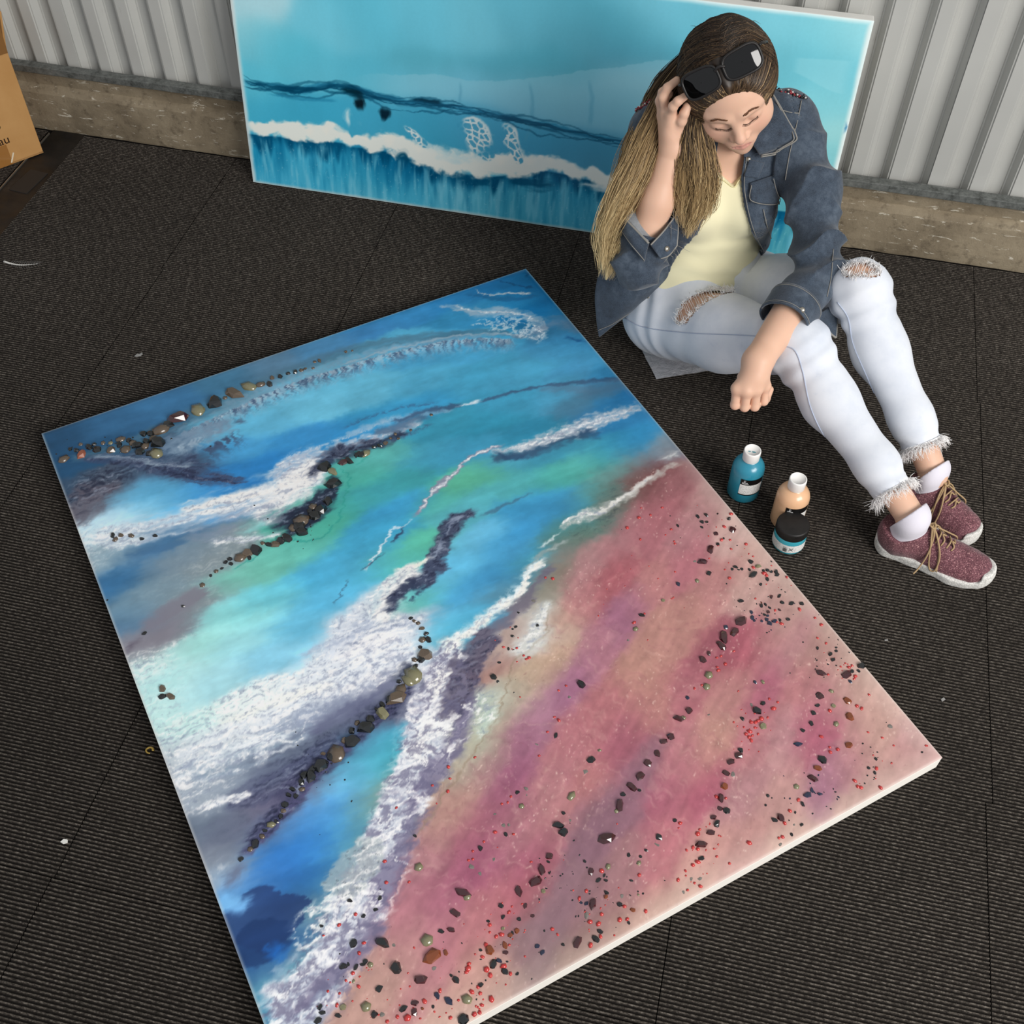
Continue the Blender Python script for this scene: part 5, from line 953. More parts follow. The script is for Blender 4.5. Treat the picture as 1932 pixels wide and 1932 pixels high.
# ---- torso / legs -----------------------------------------------------------
def torso(p, o=0.):
    R1, R2, R3 = rotz(.72), rotz(.50), rotz(.36)
    d = ellip(p, (-.055, 2.105, .125), (.158+o, .108+o, .108+o), R1)
    d = smin(d, ellip(p, (-.062, 2.130, .255), (.118+o, .088+o, .12+o), R2), .07)
    d = smin(d, ellip(p, (-.060, 2.138, .395), (.132+o, .096+o, .14+o), R3), .07)
    d = smin(d, rcone(p, ShR*.86+NeckB*.14, ShL*.86+NeckB*.14, .050+o, .050+o), .07)
    f = V3(.35, -.94, 0); l = V3(.94, .35, 0)
    for s in (-1, 1): d = smin(d, ellip(p, V3(-.060, 2.138, .395)+f*.075+l*s*.055, (.052+o, .052+o, .054+o)), .035)
    return d
def legs_raw(p, o=0.):
    dR = chain(p, [HipR, HipR*.5+KneeR*.5+V3(0, 0, -.012), KneeR, KneeR*.66+AnkR*.34+V3(-.012, .016, -.012), KneeR*.3+AnkR*.7, AnkR], [.092+o, .080+o, .058+o, .053+o, .040+o, .037+o], .03)
    dL = chain(p, [HipL, HipL*.5+KneeL*.5+V3(0, 0, -.012), KneeL, KneeL*.66+AnkL*.34+V3(-.006, .018, -.012), KneeL*.3+AnkL*.7, AnkL], [.090+o, .078+o, .057+o, .051+o, .040+o, .037+o], .03)
    return dR, dL
def seg_t(p, a, b): ba = b-a; return ((p-a)@ba)/(ba@ba)
def jeans(p, wr=True):
    dR, dL = legs_raw(p)
    if wr:
        w = 0
        for (H, K, A, dd) in ((HipR, KneeR, AnkR, 'R'), (HipL, KneeL, AnkL, 'L')):
            t = seg_t(p, H, K); u = seg_t(p, K, A); n = noise3(p, 9.)
            e = .0038*np.sin((t*15+1.6*n)*2*np.pi*.5)*np.exp(-((t-.16)/.16)**2)+.0034*np.sin(t*40+3*n)*np.exp(-((t-.92)/.12)**2)+.0026*np.sin(u*62+3*n)*np.exp(-((u-.10)/.10)**2)+.0020*np.sin(u*70+4*n)*np.exp(-((u-.86)/.10)**2)
            if dd == 'R': dR = dR-e
            else: dL = dL-e
    R1 = rotz(.72)
    pel = ellip(p, (-.055, 2.105, .125), (.160, .112, .112), R1); pel = smin(pel, ellip(p, (-.060, 2.122, .215), (.130, .098, .075), rotz(.6)), .05)
    d = smin(smin(dR, pel, .05), smin(dL, pel, .05), .008)
    d = smax(d, .0062-p[:, 2], .012)                                  # rests flat on the floor
    for K, A in ((KneeR, AnkR), (KneeL, AnkL)):                       # hems
        ax = (A-K)/np.linalg.norm(A-K); e = K+ax*(np.linalg.norm(A-K)-.066)
        s = (p-e)@ax; near = np.linalg.norm(p-A, axis=1) < .12
        d = np.where(near, np.maximum(d, s), d)
    waist = (p-V3(-.062, 2.128, .262))@V3(.05, -.12, .99)
    nw = np.hypot(p[:, 0]+.062, p[:, 1]-2.128) < .135
    return np.where(nw, np.maximum(d, waist), d)
def skin_legs(p): dR, dL = legs_raw(p, -.007); return np.minimum(dR, dL)

# ---- head --------------------------------------------------------------------
def head(p):
    q = hl(p); ax = np.abs(q[:, 0]); m = np.c_[ax, q[:, 1], q[:, 2]]
    d = ellip(q, (0, .004, .030), (.074, .086, .076))
    d = smin(d, ellip(q, (0, -.034, .010), (.064, .055, .066)), .03)
    d = smin(d, ellip(q, (0, -.036, -.046), (.056, .055, .056)), .03)
    d = smin(d, rcone(q, (0, -.074, -.088), (0, -.070, -.094), .017, .017), .026)
    d = smin(d, ellip(m, (.040, -.050, -.036), (.027, .028, .029)), .02)                    # cheeks
    d = smin(d, rcone(m, (.014, -.085, .012), (.044, -.070, .015), .009, .008), .014)       # brow ridge
    d = smax(d, -ellip(m, (.031, -.098, -.008), (.017, .016, .010)), .012)                  # sockets
    d = smin(d, ellip(m, (.0315, -.074, -.007), (.0152, .0125, .0118)), .004)               # lids
    d = smin(d, rcone(q, (0, -.084, .004), (0, -.103, -.032), .0075, .0098), .012)          # nose
    d = smin(d, rcone(q, (0, -.103, -.034), (0, -.099, -.043), .0098, .006), .005)
    d = smin(d, ellip(m, (.0115, -.093, -.040), (.0075, .0095, .0065)), .006)
    d = smax(d, -ellip(m, (.0068, -.0985, -.0475), (.0032, .0048, .0030)), .002)            # nostrils
    d = smin(d, ellip(q, (0, -.080, -.066), (.026, .014, .016)), .012)                      # mouth mound
    d = smin(d, rcone(m, (.0, -.0925, -.0625), (.019, -.083, -.0665), .0042, .0024), .004)
    d = smin(d, rcone(m, (.0, -.0915, -.0705), (.017, -.083, -.0690), .0052, .0026), .004)
    d = smax(d, -rcone(m, (.0, -.0985, -.0665), (.021, -.088, -.0672), .0016, .0010), .0016)
    ear = ellip(m, (.072, .012, -.010), (.010, .020, .031)); ear = smax(ear, -ellip(m, (.082, .008, -.008), (.008, .012, .020)), .006); d = smin(d, ear, .008)
    return d*HS
def neck(p):
    d = rcone(p, hw((0, .012, -.045)), NeckB+V3(.0, -.004, -.01), .050, .056)
    t = torso(p, -.006)
    return smin(d, t, .035)
def head_neck(p):
    d = smin(head(p), neck(p), .02)
    return np.maximum(d, .40-p[:, 2])
# ---- hands ---------------------------------------------------------------------
def finger(p, pts, r0, r1): return chain(p, pts, np.linspace(r0, r1, len(pts)), .004)
def handL_pts():
    kn = [at_z(*q, z) for q, z in (((1391, 733), .262), ((1409, 737), .264), ((1427, 735), .262), ((1443, 728), .256))]
    p1 = [at_z(*q, z) for q, z in (((1387, 764), .226), ((1405, 768), .225), ((1424, 767), .224), ((1441, 757), .223))]
    bk = V3(.02, .99, .1); fl = []
    for i in range(4):
        a = p1[i]; b = a+V3(.004, .020, -.012); c = b+V3(.004, .018, .010); fl.append([kn[i], a, b, c])
    return kn, fl
KNL, FNL = handL_pts()
def handL(p):
    d = rcone(p, ElbL*.55+WrL*.45, WrL, .037, .0285)
    pm = (KNL[1]+KNL[2])/2; d = smin(d, rcone(p, WrL, pm*.45+WrL*.55, .0285, .026), .015)
    for k in KNL: d = smin(d, rcone(p, WrL*.72+pm*.28, k, .0175, .0130), .014)
    f = None
    for i, q in enumerate(FNL):
        e = finger(p, q, .0098 if i < 3 else .0090, .0086); f = e if f is None else smin(f, e, .0008)
    d = smin(d, f, .006)
    th = [WrL*.6+KNL[0]*.4+V3(.010, .018, -.008), KNL[0]+V3(.008, .034, .0), KNL[0]+V3(.012, .040, -.022), KNL[1]+V3(.006, .046, -.036)]
    return smin(d, finger(p, th, .013, .0085), .010)
def handR_pts():
    def P(px, py, y): return at_y(px, py, y)
    pts = dict(mid=[P(1256, 214, 2.022), P(1251, 184, 2.020), P(1259, 166, 2.026), P(1277, 152, 2.034)],
               ring=[P(1251, 219, 2.034), P(1245, 191, 2.034), P(1250, 174, 2.040), P(1266, 160, 2.048)],
               idx=[P(1266, 217, 2.010), P(1270, 201, 1.999), P(1279, 191, 1.998), P(1291, 183, 2.004)],
               pin=[P(1253, 227, 2.046), P(1248, 204, 2.050), P(1253, 188, 2.054), P(1264, 178, 2.058)],
               thumb=[P(1276, 248, 2.012), P(1286, 228, 2.004), P(1291, 214, 2.004), P(1297, 201, 2.010)])
    return pts
HRP = handR_pts()
def handR(p):
    d = rcone(p, ElbR, ElbR*.45+WrR*.55, .039, .034); d = smin(d, rcone(p, ElbR*.45+WrR*.55, WrR, .034, .0235), .02)
    for k in ('mid', 'ring', 'idx', 'pin'): d = smin(d, rcone(p, WrR, HRP[k][0], .0200, .0125), .012)
    d = smin(d, rcone(p, WrR*.6+HRP['idx'][0]*.4, HRP['thumb'][0], .016, .0135), .014)
    f = None
    for k, r in (('mid', .0100), ('ring', .0098), ('idx', .0098), ('pin', .0088), ('thumb', .0108)):
        e = finger(p, HRP[k], r, r*.78); f = e if f is None else smin(f, e, .0012)
    return smin(d, f, .006)

# ---- shirt -----------------------------------------------------------------------
FRONT = V3(.35, -.94, 0)
VN = None
def shirt0(p):
    f = noise3(p, 14.); return smin(torso(p, .004), ellip(p, (-.058, 2.112, .19), (.138, .108, .09), rotz(.62)), .05)-.0022*np.sin(p[:, 2]*150+4*f)*np.exp(-((p[:, 2]-.24)/.07)**2)
VN = march(shirt0, 1384, 352)
def vneck(p):
    """wedge opened above the V point (negative inside)"""
    l = V3(.94, .35, 0); x = (p-VN)@l; z = (p-VN)@V3(-.03, .1, 1.)
    return np.maximum(np.abs(x)*.55-(z)*.62-.001, (p-VN)@(-FRONT)-.20)
def shirt(p):
    d = shirt0(p); return np.maximum(np.maximum(d, np.minimum(-vneck(p), 99)), np.maximum(p[:, 2]-.575, .165-p[:, 2]))
# ---- jacket ------------------------------------------------------------------------
cL_ax = (WrL-ElbL)/np.linalg.norm(WrL-ElbL); cR_ax = (WrR-ElbR)/np.linalg.norm(WrR-ElbR)
cL_e, cR_e = ElbL*.54+WrL*.46, ElbR*.70+WrR*.30
def rdg(x): return 1-2*np.abs(np.sin(x))**.8
def arm_tubes(p, o=0.):
    n = noise3(p, 10.)
    tL, uL = seg_t(p, ShL, ElbL), seg_t(p, ElbL, WrL); e = ElbL+cL_ax*.16
    d1 = chain(p, [ShL+V3(-.004, 0, -.012), ShL*.5+ElbL*.5+V3(.012, .010, -.004), ElbL], [.064+o, .056+o, .051+o], .03)
    d1 = smin(d1, np.maximum(rcone(p, ElbL, e, .051+o, .049+o), (p-cL_e)@cL_ax), .02)
    fL = sstep(.02, .07, -((p-cL_e)@cL_ax)); fR = sstep(.02, .06, -((p-cR_e)@cR_ax))
    d1 = d1-fL*.0100*rdg(tL*12+2.2*n+p[:, 0]*14)*np.exp(-((tL-.92)/.30)**2)-.0080*rdg(tL*9+1.6*n+p[:, 0]*22+p[:, 2]*10)*np.exp(-((tL-.38)/.32)**2)-fL*.002*np.sin(uL*30+3*n)*np.exp(-((uL-.2)/.25)**2)
    tR = seg_t(p, ShR, ElbR); e = ElbR+cR_ax*.12
    d2 = chain(p, [ShR+V3(.004, 0, -.012), ShR*.5+ElbR*.5+V3(-.012, .012, 0), ElbR+V3(0, .0, -.004)], [.062+o, .055+o, .053+o], .03)
    d2 = smin(d2, np.maximum(rcone(p, ElbR, e, .053+o, .055+o), (p-cR_e)@cR_ax), .02)
    d2 = d2-fR*.0085*rdg(tR*13+2.2*n)*np.exp(-((tR-.92)/.3)**2)
    return d1, d2
def jtorso(p):
    d = torso(p, .014); return smin(d, ellip(p, (-.060, 2.135, .30), (.145, .115, .14), rotz(.45)), .04)
JED = None
def opening(p):
    """region between the two front edges (negative inside)"""
    z = p[:, 2]; l = V3(.94, .35, 0); x = (p-V3(-.06, 2.138, 0))@l; fr = (p-V3(-.06, 2.138, 0))@FRONT
    xl = np.interp(z, JED[0][:, 0], JED[0][:, 1]); xr = np.interp(z, JED[1][:, 0], JED[1][:, 1])
    return np.maximum(np.maximum(x-xl, xr-x), .02-fr)
def _edge(pts):
    out = []
    for a, b in pts:
        q = march(jtorso, a, b); out.append((q[2], (q-V3(-.06, 2.138, 0))@V3(.94, .35, 0)))
    out = np.array(out); return out[np.argsort(out[:, 0])]
JED = (_edge([(1404, 292), (1399, 345), (1404, 390), (1418, 440), (1440, 478)]), _edge([(1352, 306), (1345, 345), (1335, 400), (1300, 460), (1268, 505)]))
def jacket(p):
    t = jtorso(p)-.0025*noise3(p, 22.)-.0022*rdg(p[:, 2]*38+p[:, 0]*30+2*noise3(p, 9.)); sh = np.maximum(t, -(t+.0045))
    sh = np.maximum(sh, -opening(p)); hem = p[:, 2]-(.225+.25*np.clip(-(p[:, 0]+.02), 0, .1)); sh = np.maximum(sh, -hem)
    nk = rcone(p, hw((0, .012, -.045)), NeckB+V3(0, -.004, -.02), .056, .064); sh = np.maximum(sh, -nk)
    a, b = arm_tubes(p)
    ha = np.maximum(rcone(p, ElbL, ElbL+cL_ax*.2, .041, .040), -((p-(cL_e-cL_ax*.035))@cL_ax)); hb = np.maximum(rcone(p, ElbR, ElbR+cR_ax*.2, .044, .046), -((p-(cR_e-cR_ax*.04))@cR_ax))
    arms = np.minimum(np.maximum(a, -ha), np.maximum(b, -hb))
    return smin(sh, arms, .012)
def jacket_surf(p):
    a, b = arm_tubes(p); return smin(np.maximum(jtorso(p), -opening(p)), np.minimum(a, b), .012)
# ---- hair cap ---------------------------------------------------------------------
def hair_cap(p):
    d = hair_cap0(p); q = hl(p); an = np.arctan2(q[:, 0]-.008, q[:, 2]+.05); return d-.0011*np.sin(an*46+5*noise3(p, 12.))-.0010*noise3(p, 60.)
def hair_cap0(p):
    q = hl(p); d = ellip(q, (0, .004, .034), (.084, .099, .081))
    d = smin(d, ellip(q, (0, .040, -.02), (.072, .056, .072)), .05)
    d = smin(d, ellip(q, (.014, .005, .100), (.032, .040, .021)), .04)
    d = smin(d, ellip(q, (-.060, -.008, -.004), (.025, .046, .052)), .03); d = smin(d, ellip(q, (.058, -.004, .004), (.022, .044, .050)), .03)
    face = ellip(q, (.003, -.114, -.038), (.073, .080, .106)); d = smax(d, -face, .024)
    return d*HS

# ================================================================== meshes
def skin_cols(P):
    base = np.tile(np.array([.730, .455, .325]), (len(P), 1)); q = hl(P); inh = np.linalg.norm(q, axis=1) < .16; ax = np.abs(q[:, 0])
    bl = np.exp(-((ax-.042)**2/.018**2+(q[:, 2]+.032)**2/.020**2))*inh*(q[:, 1] < -.02)
    ns = np.exp(-(q[:, 0]**2/.012**2+(q[:, 2]+.036)**2/.014**2))*inh*(q[:, 1] < -.08)
    base = base*(1-.38*bl[:, None])+np.array([.74, .36, .27])*.38*bl[:, None]; base = base*(1-.3*ns[:, None])+np.array([.72, .36, .28])*.3*ns[:, None]
    lip = inh*(q[:, 1] < -.076)*np.exp(-np.maximum(0, np.hypot(q[:, 0]/.020, (q[:, 2]+.0667)/.0078)-.75)**2/.06)
    base = base*(1-.75*lip[:, None])+np.array([.58, .25, .21])*.75*lip[:, None]
    lid = inh*(q[:, 1] < -.06)*np.exp(-(((ax-.0315)/.014)**2+((q[:, 2]+.006)/.009)**2)); base = base*(1-.22*lid[:, None])+np.array([.55, .30, .23])*.22*lid[:, None]
    return base*(1+.03*noise3(P, 40.))[:, None]
m_skin = new_mat('skin', (.8, .56, .44), .48, .35); nt = NT(m_skin); nt.color(nt.attr()); nt.bump(nt.noise(900, 2, .5, nt.coord('Object')), .05, .0005)
b_ = nt.b; b_.inputs['Subsurface Weight'].default_value = .12; b_.inputs['Subsurface Radius'].default_value = (.012, .004, .002); b_.inputs['Subsurface Scale'].default_value = .6
pieces = [nets(head_neck, HC-V3(.16, .16, .29), HC+V3(.16, .22, .16), .0023),
          nets(handR, V3(-.26, 1.90, .24), V3(-.05, 2.16, .70), .0020), nets(handL, V3(.04, 1.62, .17), V3(.25, 2.0, .42), .0020)]
def core(p):
    d = smin(torso(p, -.016), smin(*legs_raw(p, -.014), .02), .04)
    d = smin(d, chain(p, [ShL, ElbL, WrL], [.036, .034, .020], .02), .03); d = smin(d, chain(p, [ShR, ElbR, WrR], [.036, .034, .019], .02), .03)
    d = smin(d, rcone(p, NeckB, hw((0, .01, -.02)), .046, .044), .03)
    for fr, A in ((SH_R, AnkR), (SH_L, AnkL)): d = smin(d, chain(p, [A, sh_pt(fr, .06, 0, .046), sh_pt(fr, .16, 0, .030), sh_pt(fr, .205, 0, .030)], [.026, .022, .016, .010], .02), .02)
    return smax(d, .012-p[:, 2], .01)
pieces.append(nets(core, V3(-.34, 1.40, 0), V3(.60, 2.34, .70), .006))
def shank(p):
    dR, dL = legs_raw(p, -.009); d = np.minimum(dR, dL); return np.maximum(d, np.minimum(np.linalg.norm(p-AnkR, axis=1), np.linalg.norm(p-AnkL, axis=1))-.10)
pieces.append(nets(shank, np.minimum(AnkR, AnkL)-V3(.16, .16, .10), np.maximum(AnkR, AnkL)+V3(.12, .2, .16), .0025))
RIP_R = march(jeans, 1323, 563); RIP_L = march(jeans, 1624, 506)
def rip_skin(p): return np.minimum(np.maximum(legs_raw(p, -.0055)[0], np.linalg.norm(p-RIP_R, axis=1)-.088), np.maximum(legs_raw(p, -.0055)[1], np.linalg.norm(p-RIP_L, axis=1)-.048))
pieces.append(nets(rip_skin, np.minimum(RIP_R, RIP_L)-V3(.12, .12, .12), np.maximum(RIP_R, RIP_L)+V3(.12, .12, .12), .003))
bV, bF = join_vf(pieces); part('body', (bV, bF), m_skin, cols=skin_cols(bV))
# ================================================================== clothes
def denim_mat(name, dark, mid, light, weave=800, rough=.85):
    m = new_mat(name, mid, rough, .2, sheen=.25); nt = NT(m); v = nt.coord('Object')
    big = nt.noise(16, 5, .65, v); fine = nt.noise(weave, 2, .5, v)
    wear = nt.noise(70, 4, .7, v); c = nt.ramp(nt.math('ADD', nt.math('MULTIPLY', big, .6), nt.math('MULTIPLY', wear, .4)), [(.34, dark), (.50, mid), (.66, light)]); c = nt.mix(nt.ramp(fine, [(.4, 0.), (.65, .45)]), c, light)
    nt.color(c); nt.bump(fine, .25, .0008); return m
m_denim = denim_mat('dark_denim', '#252c37', '#36414f', '#55606d')
m_lining = denim_mat('denim_inside', '#6d7278', '#878c91', '#a2a5a8')
m_stitch = new_mat('denim_stitch', '#8d8a84', .8, .2); m_fray = new_mat('frayed_cotton', '#f4f2f1', .9, .15)
m_jean = new_mat('pale_denim', '#ccd3de', .85, .2, sheen=.2); nt = NT(m_jean); v = nt.coord('Object')
c = nt.ramp(nt.noise(11, 5, .6, v), [(.3, '#cdd3de'), (.5, '#dbdfe7'), (.7, '#e3e6ec')]); c = nt.mix(nt.ramp(nt.noise(34, 4, .7, v), [(.62, 0.), (.78, .3)]), c, '#aeb9cf'); nt.color(c)
nt.bump(nt.noise(1300, 2, .5, v), .2, .0007)
m_seam = new_mat('jean_seam', '#b3bdd0', .85, .2)
m_shirt = new_mat('pale_yellow_cotton', '#efe8c2', .8, .2, sheen=.2); nt = NT(m_shirt); nt.bump(nt.noise(1100, 2, .5, nt.coord('Object')), .12, .0006)
m_btn = new_mat('metal_button', '#b9b2a4', .3, .5, .8)
def fray(seed_pts, dirs, n, ln, mat, name, parent, r=.0006, spread=.5, sd=0):
    rg = np.random.default_rng(sd); out = []
    P = np.array(seed_pts); D = np.array(dirs)
    for _ in range(n):
        i = rg.integers(len(P)); d = D[i]+rg.normal(0, spread, 3)*.6; d /= np.linalg.norm(d); L = ln*rg.uniform(.4, 1.2); a = P[i]+rg.normal(0, .0012, 3)
        b = a+d*L*.5+rg.normal(0, .12*L, 3); c_ = a+d*L+rg.normal(0, .22*L, 3)+np.array([0, 0, -.15*L]); out.append(tube([a, b, c_], [r, r*.9, r*.4], 4))
    o = part(name, join_vf(out), mat, parent); o['kind'] = 'stuff'; return o

# ---- jeans
jV, jF = nets(jeans, V3(-.32, 1.44, 0), V3(.58, 2.34, .46), .0034)
def rip_mask(P, c, w_ax, a, b, seed):
    nrm = grad(jeans, c)[0]; ax = np.asarray(w_ax, float); ax -= nrm*(ax@nrm); ax /= np.linalg.norm(ax); bx = np.cross(nrm, ax); q = P-c
    x, y = q@ax, q@bx; rag = .18*noise2(x*260+seed, y*260)
    return (np.abs(x/a)**2.2+np.abs(y/b)**2.2+rag < 1) & (np.abs(q@nrm) < .022), (nrm, ax, bx)
thR = (KneeR-HipR)/np.linalg.norm(KneeR-HipR); thL = (KneeL-HipL)/np.linalg.norm(KneeL-HipL)
cxp = lambda a, b: np.cross(a, b)/np.linalg.norm(np.cross(a, b))
acrR = march(jeans, 1352, 548)-march(jeans, 1282, 585); acrL = march(jeans, 1650, 512)-march(jeans, 1600, 512)
k1, fr1 = rip_mask(jV, RIP_R, acrR, .072, .023, 1.); k2, fr2 = rip_mask(jV, RIP_L, acrL, .036, .018, 5.)
_dR, _dL = legs_raw(jV); k1 &= _dR < _dL; k2 &= _dL < _dR; gone = k1 | k2; keep = ~gone[jF].any(1)
jn = part('jeans', (jV, jF[keep]), m_jean)
md = jn.modifiers.new('thick', 'SOLIDIFY'); md.thickness = .0012; md.offset = -1
rg = np.random.default_rng(8)
for (c, (nrm, ax, bx), a, b, nn, sl) in ((RIP_R, fr1, .072, .023, 22, .55), (RIP_L, fr2, .036, .018, 10, .5)):
    th = []
    for k in range(nn):                                               # white threads left across the hole
        x0 = (k/(nn-1)*2-1)*a*.86+rg.normal(0, .001); yb_ = b*(1-abs(x0/a)**2.2)**(1/2.2)*1.05; P = []
        for t in np.linspace(-1, 1, 9):
            q = c+ax*(x0+sl*.010*t+rg.normal(0, .0004))+bx*yb_*t; dd = float(jeans(q[None], False)[0]); P.append(q-nrm*(dd-.0008-.0006*rg.normal()-.0012*(1-t*t)*0))
        th.append(tube(P, .00055, 4))
    part('ripped_threads', join_vf(th), m_fray, jn)['kind'] = 'stuff'
    an = np.linspace(0, 2*np.pi, 120); ring = []; dr = []
    for q in an:
        e = c+ax*a*np.sign(np.cos(q))*abs(np.cos(q))**.9+bx*b*np.sign(np.sin(q))*abs(np.sin(q))**.9; e = e-nrm*(float(jeans(e[None], False)[0])-.0006); ring.append(e); dr.append(nrm*.35-ax*math.cos(q)*.3+bx*math.sin(q)*.8*rg.choice((-1, 1)))
    fray(ring, dr, 420, .012, m_fray, 'frayed_rip_edge', jn, .0006, .5, 3)
for K, A, sd in ((KneeR, AnkR, 1), (KneeL, AnkL, 2)):                  # frayed hems
    axv = (A-K)/np.linalg.norm(A-K); e = K+axv*(np.linalg.norm(A-K)-.067); u = cxp(axv, V3(0, 0, 1)); w_ = np.cross(axv, u); ring = []; dr = []
    for q in np.linspace(0, 2*np.pi, 90, endpoint=False):
        dv = u*math.cos(q)+w_*math.sin(q); t = .02
        for _ in range(30):
            v_ = float(legs_raw((e+dv*t)[None])[0 if sd == 1 else 1][0]); t -= v_
        P = e+dv*t; ring.append(P); dr.append(axv*.8+dv*.35)
    fray(ring, dr, 620, .021, m_fray, 'frayed_hem', jn, .00065, .55, sd)
    V, F = tube(ring+ring[:1], .0022, 6, False); part('hem_roll', (V, F), m_fray, jn)
def seam(name, sdf, pts, r, mat, parent, off=.0004, n=10):
    P = line_on(sdf, pts, off, n)
    if len(P) > 3: return part(name, tube(P, r, 5), mat, parent)
jq = lambda p: jeans(p, True)
seam('leg_seam', jq, [(1172, 596), (1215, 617), (1300, 628), (1400, 632), (1440, 635)], .0011, m_seam, jn)
seam('leg_seam', jq, [(1478, 652), (1500, 662), (1514, 700), (1530, 770), (1560, 830), (1610, 895), (1640, 925)], .0011, m_seam, jn)
seam('leg_seam', jq, [(1580, 570), (1600, 600), (1610, 650), (1640, 720), (1670, 790), (1690, 845)], .0011, m_seam, jn)
seam('leg_seam', jq, [(1356, 508), (1366, 524), (1376, 538)], .0016, m_seam, jn)
seam('pocket_seam', jq, [(1262, 538), (1300, 525), (1345, 514)], .0012, m_seam, jn)

# ---- shirt
sV, sF = nets(shirt, V3(-.25, 1.95, .14), V3(.16, 2.30, .62), .0048)
sh_ = part('tshirt', (sV, sF), m_shirt)
seam('neckline', lambda p: shirt0(p), [(1350, 333), (1366, 341), (1384, 353), (1393, 342), (1402, 332)], .0016, new_mat('shirt_binding', '#e6ddac', .8, .2), sh_)

# ---- jacket
cV, cF = nets(jacket, V3(-.34, 1.78, .16), V3(.30, 2.34, .66), .0034)
jk = part('denim_jacket', (cV, cF), m_denim)
# right front panel falling open over the hip
G = lambda px, py, z: at_z(px, py, z)
ctrl = [[G(1338, 396, .372), G(1296, 404, .37), G(1238, 420, .36), G(1178, 436, .35)],
        [G(1303, 455, .300), G(1262, 470, .300), G(1205, 488, .285), G(1140, 488, .27)],
        [G(1264, 522, .235), G(1226, 536, .235), G(1180, 552, .215), G(1124, 548, .19)],
        [G(1222, 566, .175), G(1192, 580, .170), G(1160, 594, .150), G(1126, 598, .12)],
        [G(1188, 590, .130), G(1168, 604, .125), G(1150, 618, .105), G(1130, 634, .085)]]
b, N, VF = sheet_from(ctrl, .0045, 40, 36)
pn = part('front_panel', VF, m_denim, jk, fix=True)
def edge_tube(name, P, r, mat, parent, lift=.002, nn=None):
    P = np.array(P); tocam = CAM-P; tocam /= np.linalg.norm(tocam, axis=1)[:, None]; return part(name, tube(P+tocam*lift, r, 5), mat, parent)
edge_tube('panel_stitch', b[:, 1]+N[:, 1]*.0022, .0008, m_stitch, jk); edge_tube('panel_edge', b[:, 0], .0026, m_denim, jk, 0); edge_tube('panel_hem', b[-1, :], .0030, m_denim, jk, 0)
edge_tube('hem_stitch', b[-4, :]+N[-4, :]*.0022, .0008, m_stitch, jk)
for i, j in ((14, 3), (27, 4)):
    p = b[i, j]+N[i, j]*.0028; V, F = tube([p-N[i, j]*.001, p+N[i, j]*.002], [.0055, .0050], 12); part('button', (V, F), m_btn, jk)
# left front lower corner and hem
jt = lambda p: np.maximum(jtorso(p), -99)
# cuffs ------------------------------------------------------------------
def cuff(e, ax, r0, r1, L, tilt, name, gap=None, thick=.0035, n=40, m=12, wob=0.):
    u = cxp(ax, V3(.2, .1, 1)); w_ = np.cross(ax, u); a0, a1 = gap if gap else (0, 2*np.pi); rings = []
    for q in np.linspace(a0, a1, n):
        row = []
        for t in np.linspace(0, 1, m):
            rr = r0+(r1-r0)*t+wob*math.sin(3*q+1)*t; row.append(e+ax*(L*(t-.5))+ (u*math.cos(q)+w_*math.sin(q))*rr+np.asarray(tilt)*t)
        rings.append(row)
    B = np.array(rings); ctr_ = (e+ax*(L*(np.linspace(0, 1, m)-.5))[:, None]); Nn = B-ctr_[None]; Nn /= np.linalg.norm(Nn, axis=2)[..., None]
    return part(name, slab((B+Nn*thick).reshape(-1, 3), B.reshape(-1, 3), n, m), m_denim, jk, fix=True), B, Nn
cfL, BL, NL = cuff(cL_e+cL_ax*.004, cL_ax, .0520, .0500, .050, (0, 0, 0), 'cuff', wob=.002)
for k in (1, -2): edge_tube('cuff_stitch', BL[:, k]+NL[:, k]*.0036, .0007, m_stitch, jk, .0004)
edge_tube('cuff_rim', BL[:, -1]+NL[:, -1]*.0017, .0026, m_denim, jk, 0)
q = march(lambda p: np.minimum(jacket_surf(p), rcone(p, cL_e-cL_ax*.02, cL_e+cL_ax*.03, .0555, .0535)), 1513, 585)
u_ = (CAM-q)/np.linalg.norm(CAM-q); part('button', tube([q-u_*.001, q+u_*.003], [.006, .0055], 12), m_btn, jk)
# loose lower flap of the unbuttoned cuff
ctrl = [[G(1522, 596, .330), G(1548, 590, .318), G(1576, 570, .312)], [G(1538, 604, .312), G(1558, 606, .300), G(1579, 600, .292)], [G(1556, 616, .298), G(1568, 630, .285), G(1577, 637, .278)]]
b2, N2_, VF = sheet_from(ctrl, .004, 16, 16); part('cuff_flap', VF, m_denim, jk, fix=True); edge_tube('flap_rim', np.concatenate([b2[-1, :], b2[::-1, -1]]), .0026, m_stitch, jk, 0)
# right cuff: unbuttoned and folded open, pale inside showing
def wing(name, rows, mat, parent, th=.004):
    b_, n_, VF = sheet_from([[G(*c_) for c_ in r_] for r_ in rows], th, 18, 18); return part(name, VF, mat, parent, fix=True), b_, n_
cfR, wb, wn = wing('cuff', [[(1160, 394, .436), (1190, 424, .428), (1224, 459, .413)], [(1164, 414, .416), (1190, 446, .417), (1219, 478, .393)], [(1172, 434, .408), (1194, 466, .397), (1216, 494, .372)]], m_denim, jk)
edge_tube('cuff_rim', np.concatenate([wb[::-1, 0], wb[0, :]]), .0026, m_stitch, jk, .001); edge_tube('cuff_stitch', wb[-3, :]+wn[-3, :]*.0022, .0008, m_stitch, jk, .0006)
wing('cuff_lining', [[(1163, 396, .432), (1194, 376, .440), (1222, 364, .448)], [(1192, 424, .424), (1208, 410, .428), (1226, 398, .436)], [(1222, 457, .408), (1225, 446, .404), (1230, 436, .404)]], m_lining, jk)
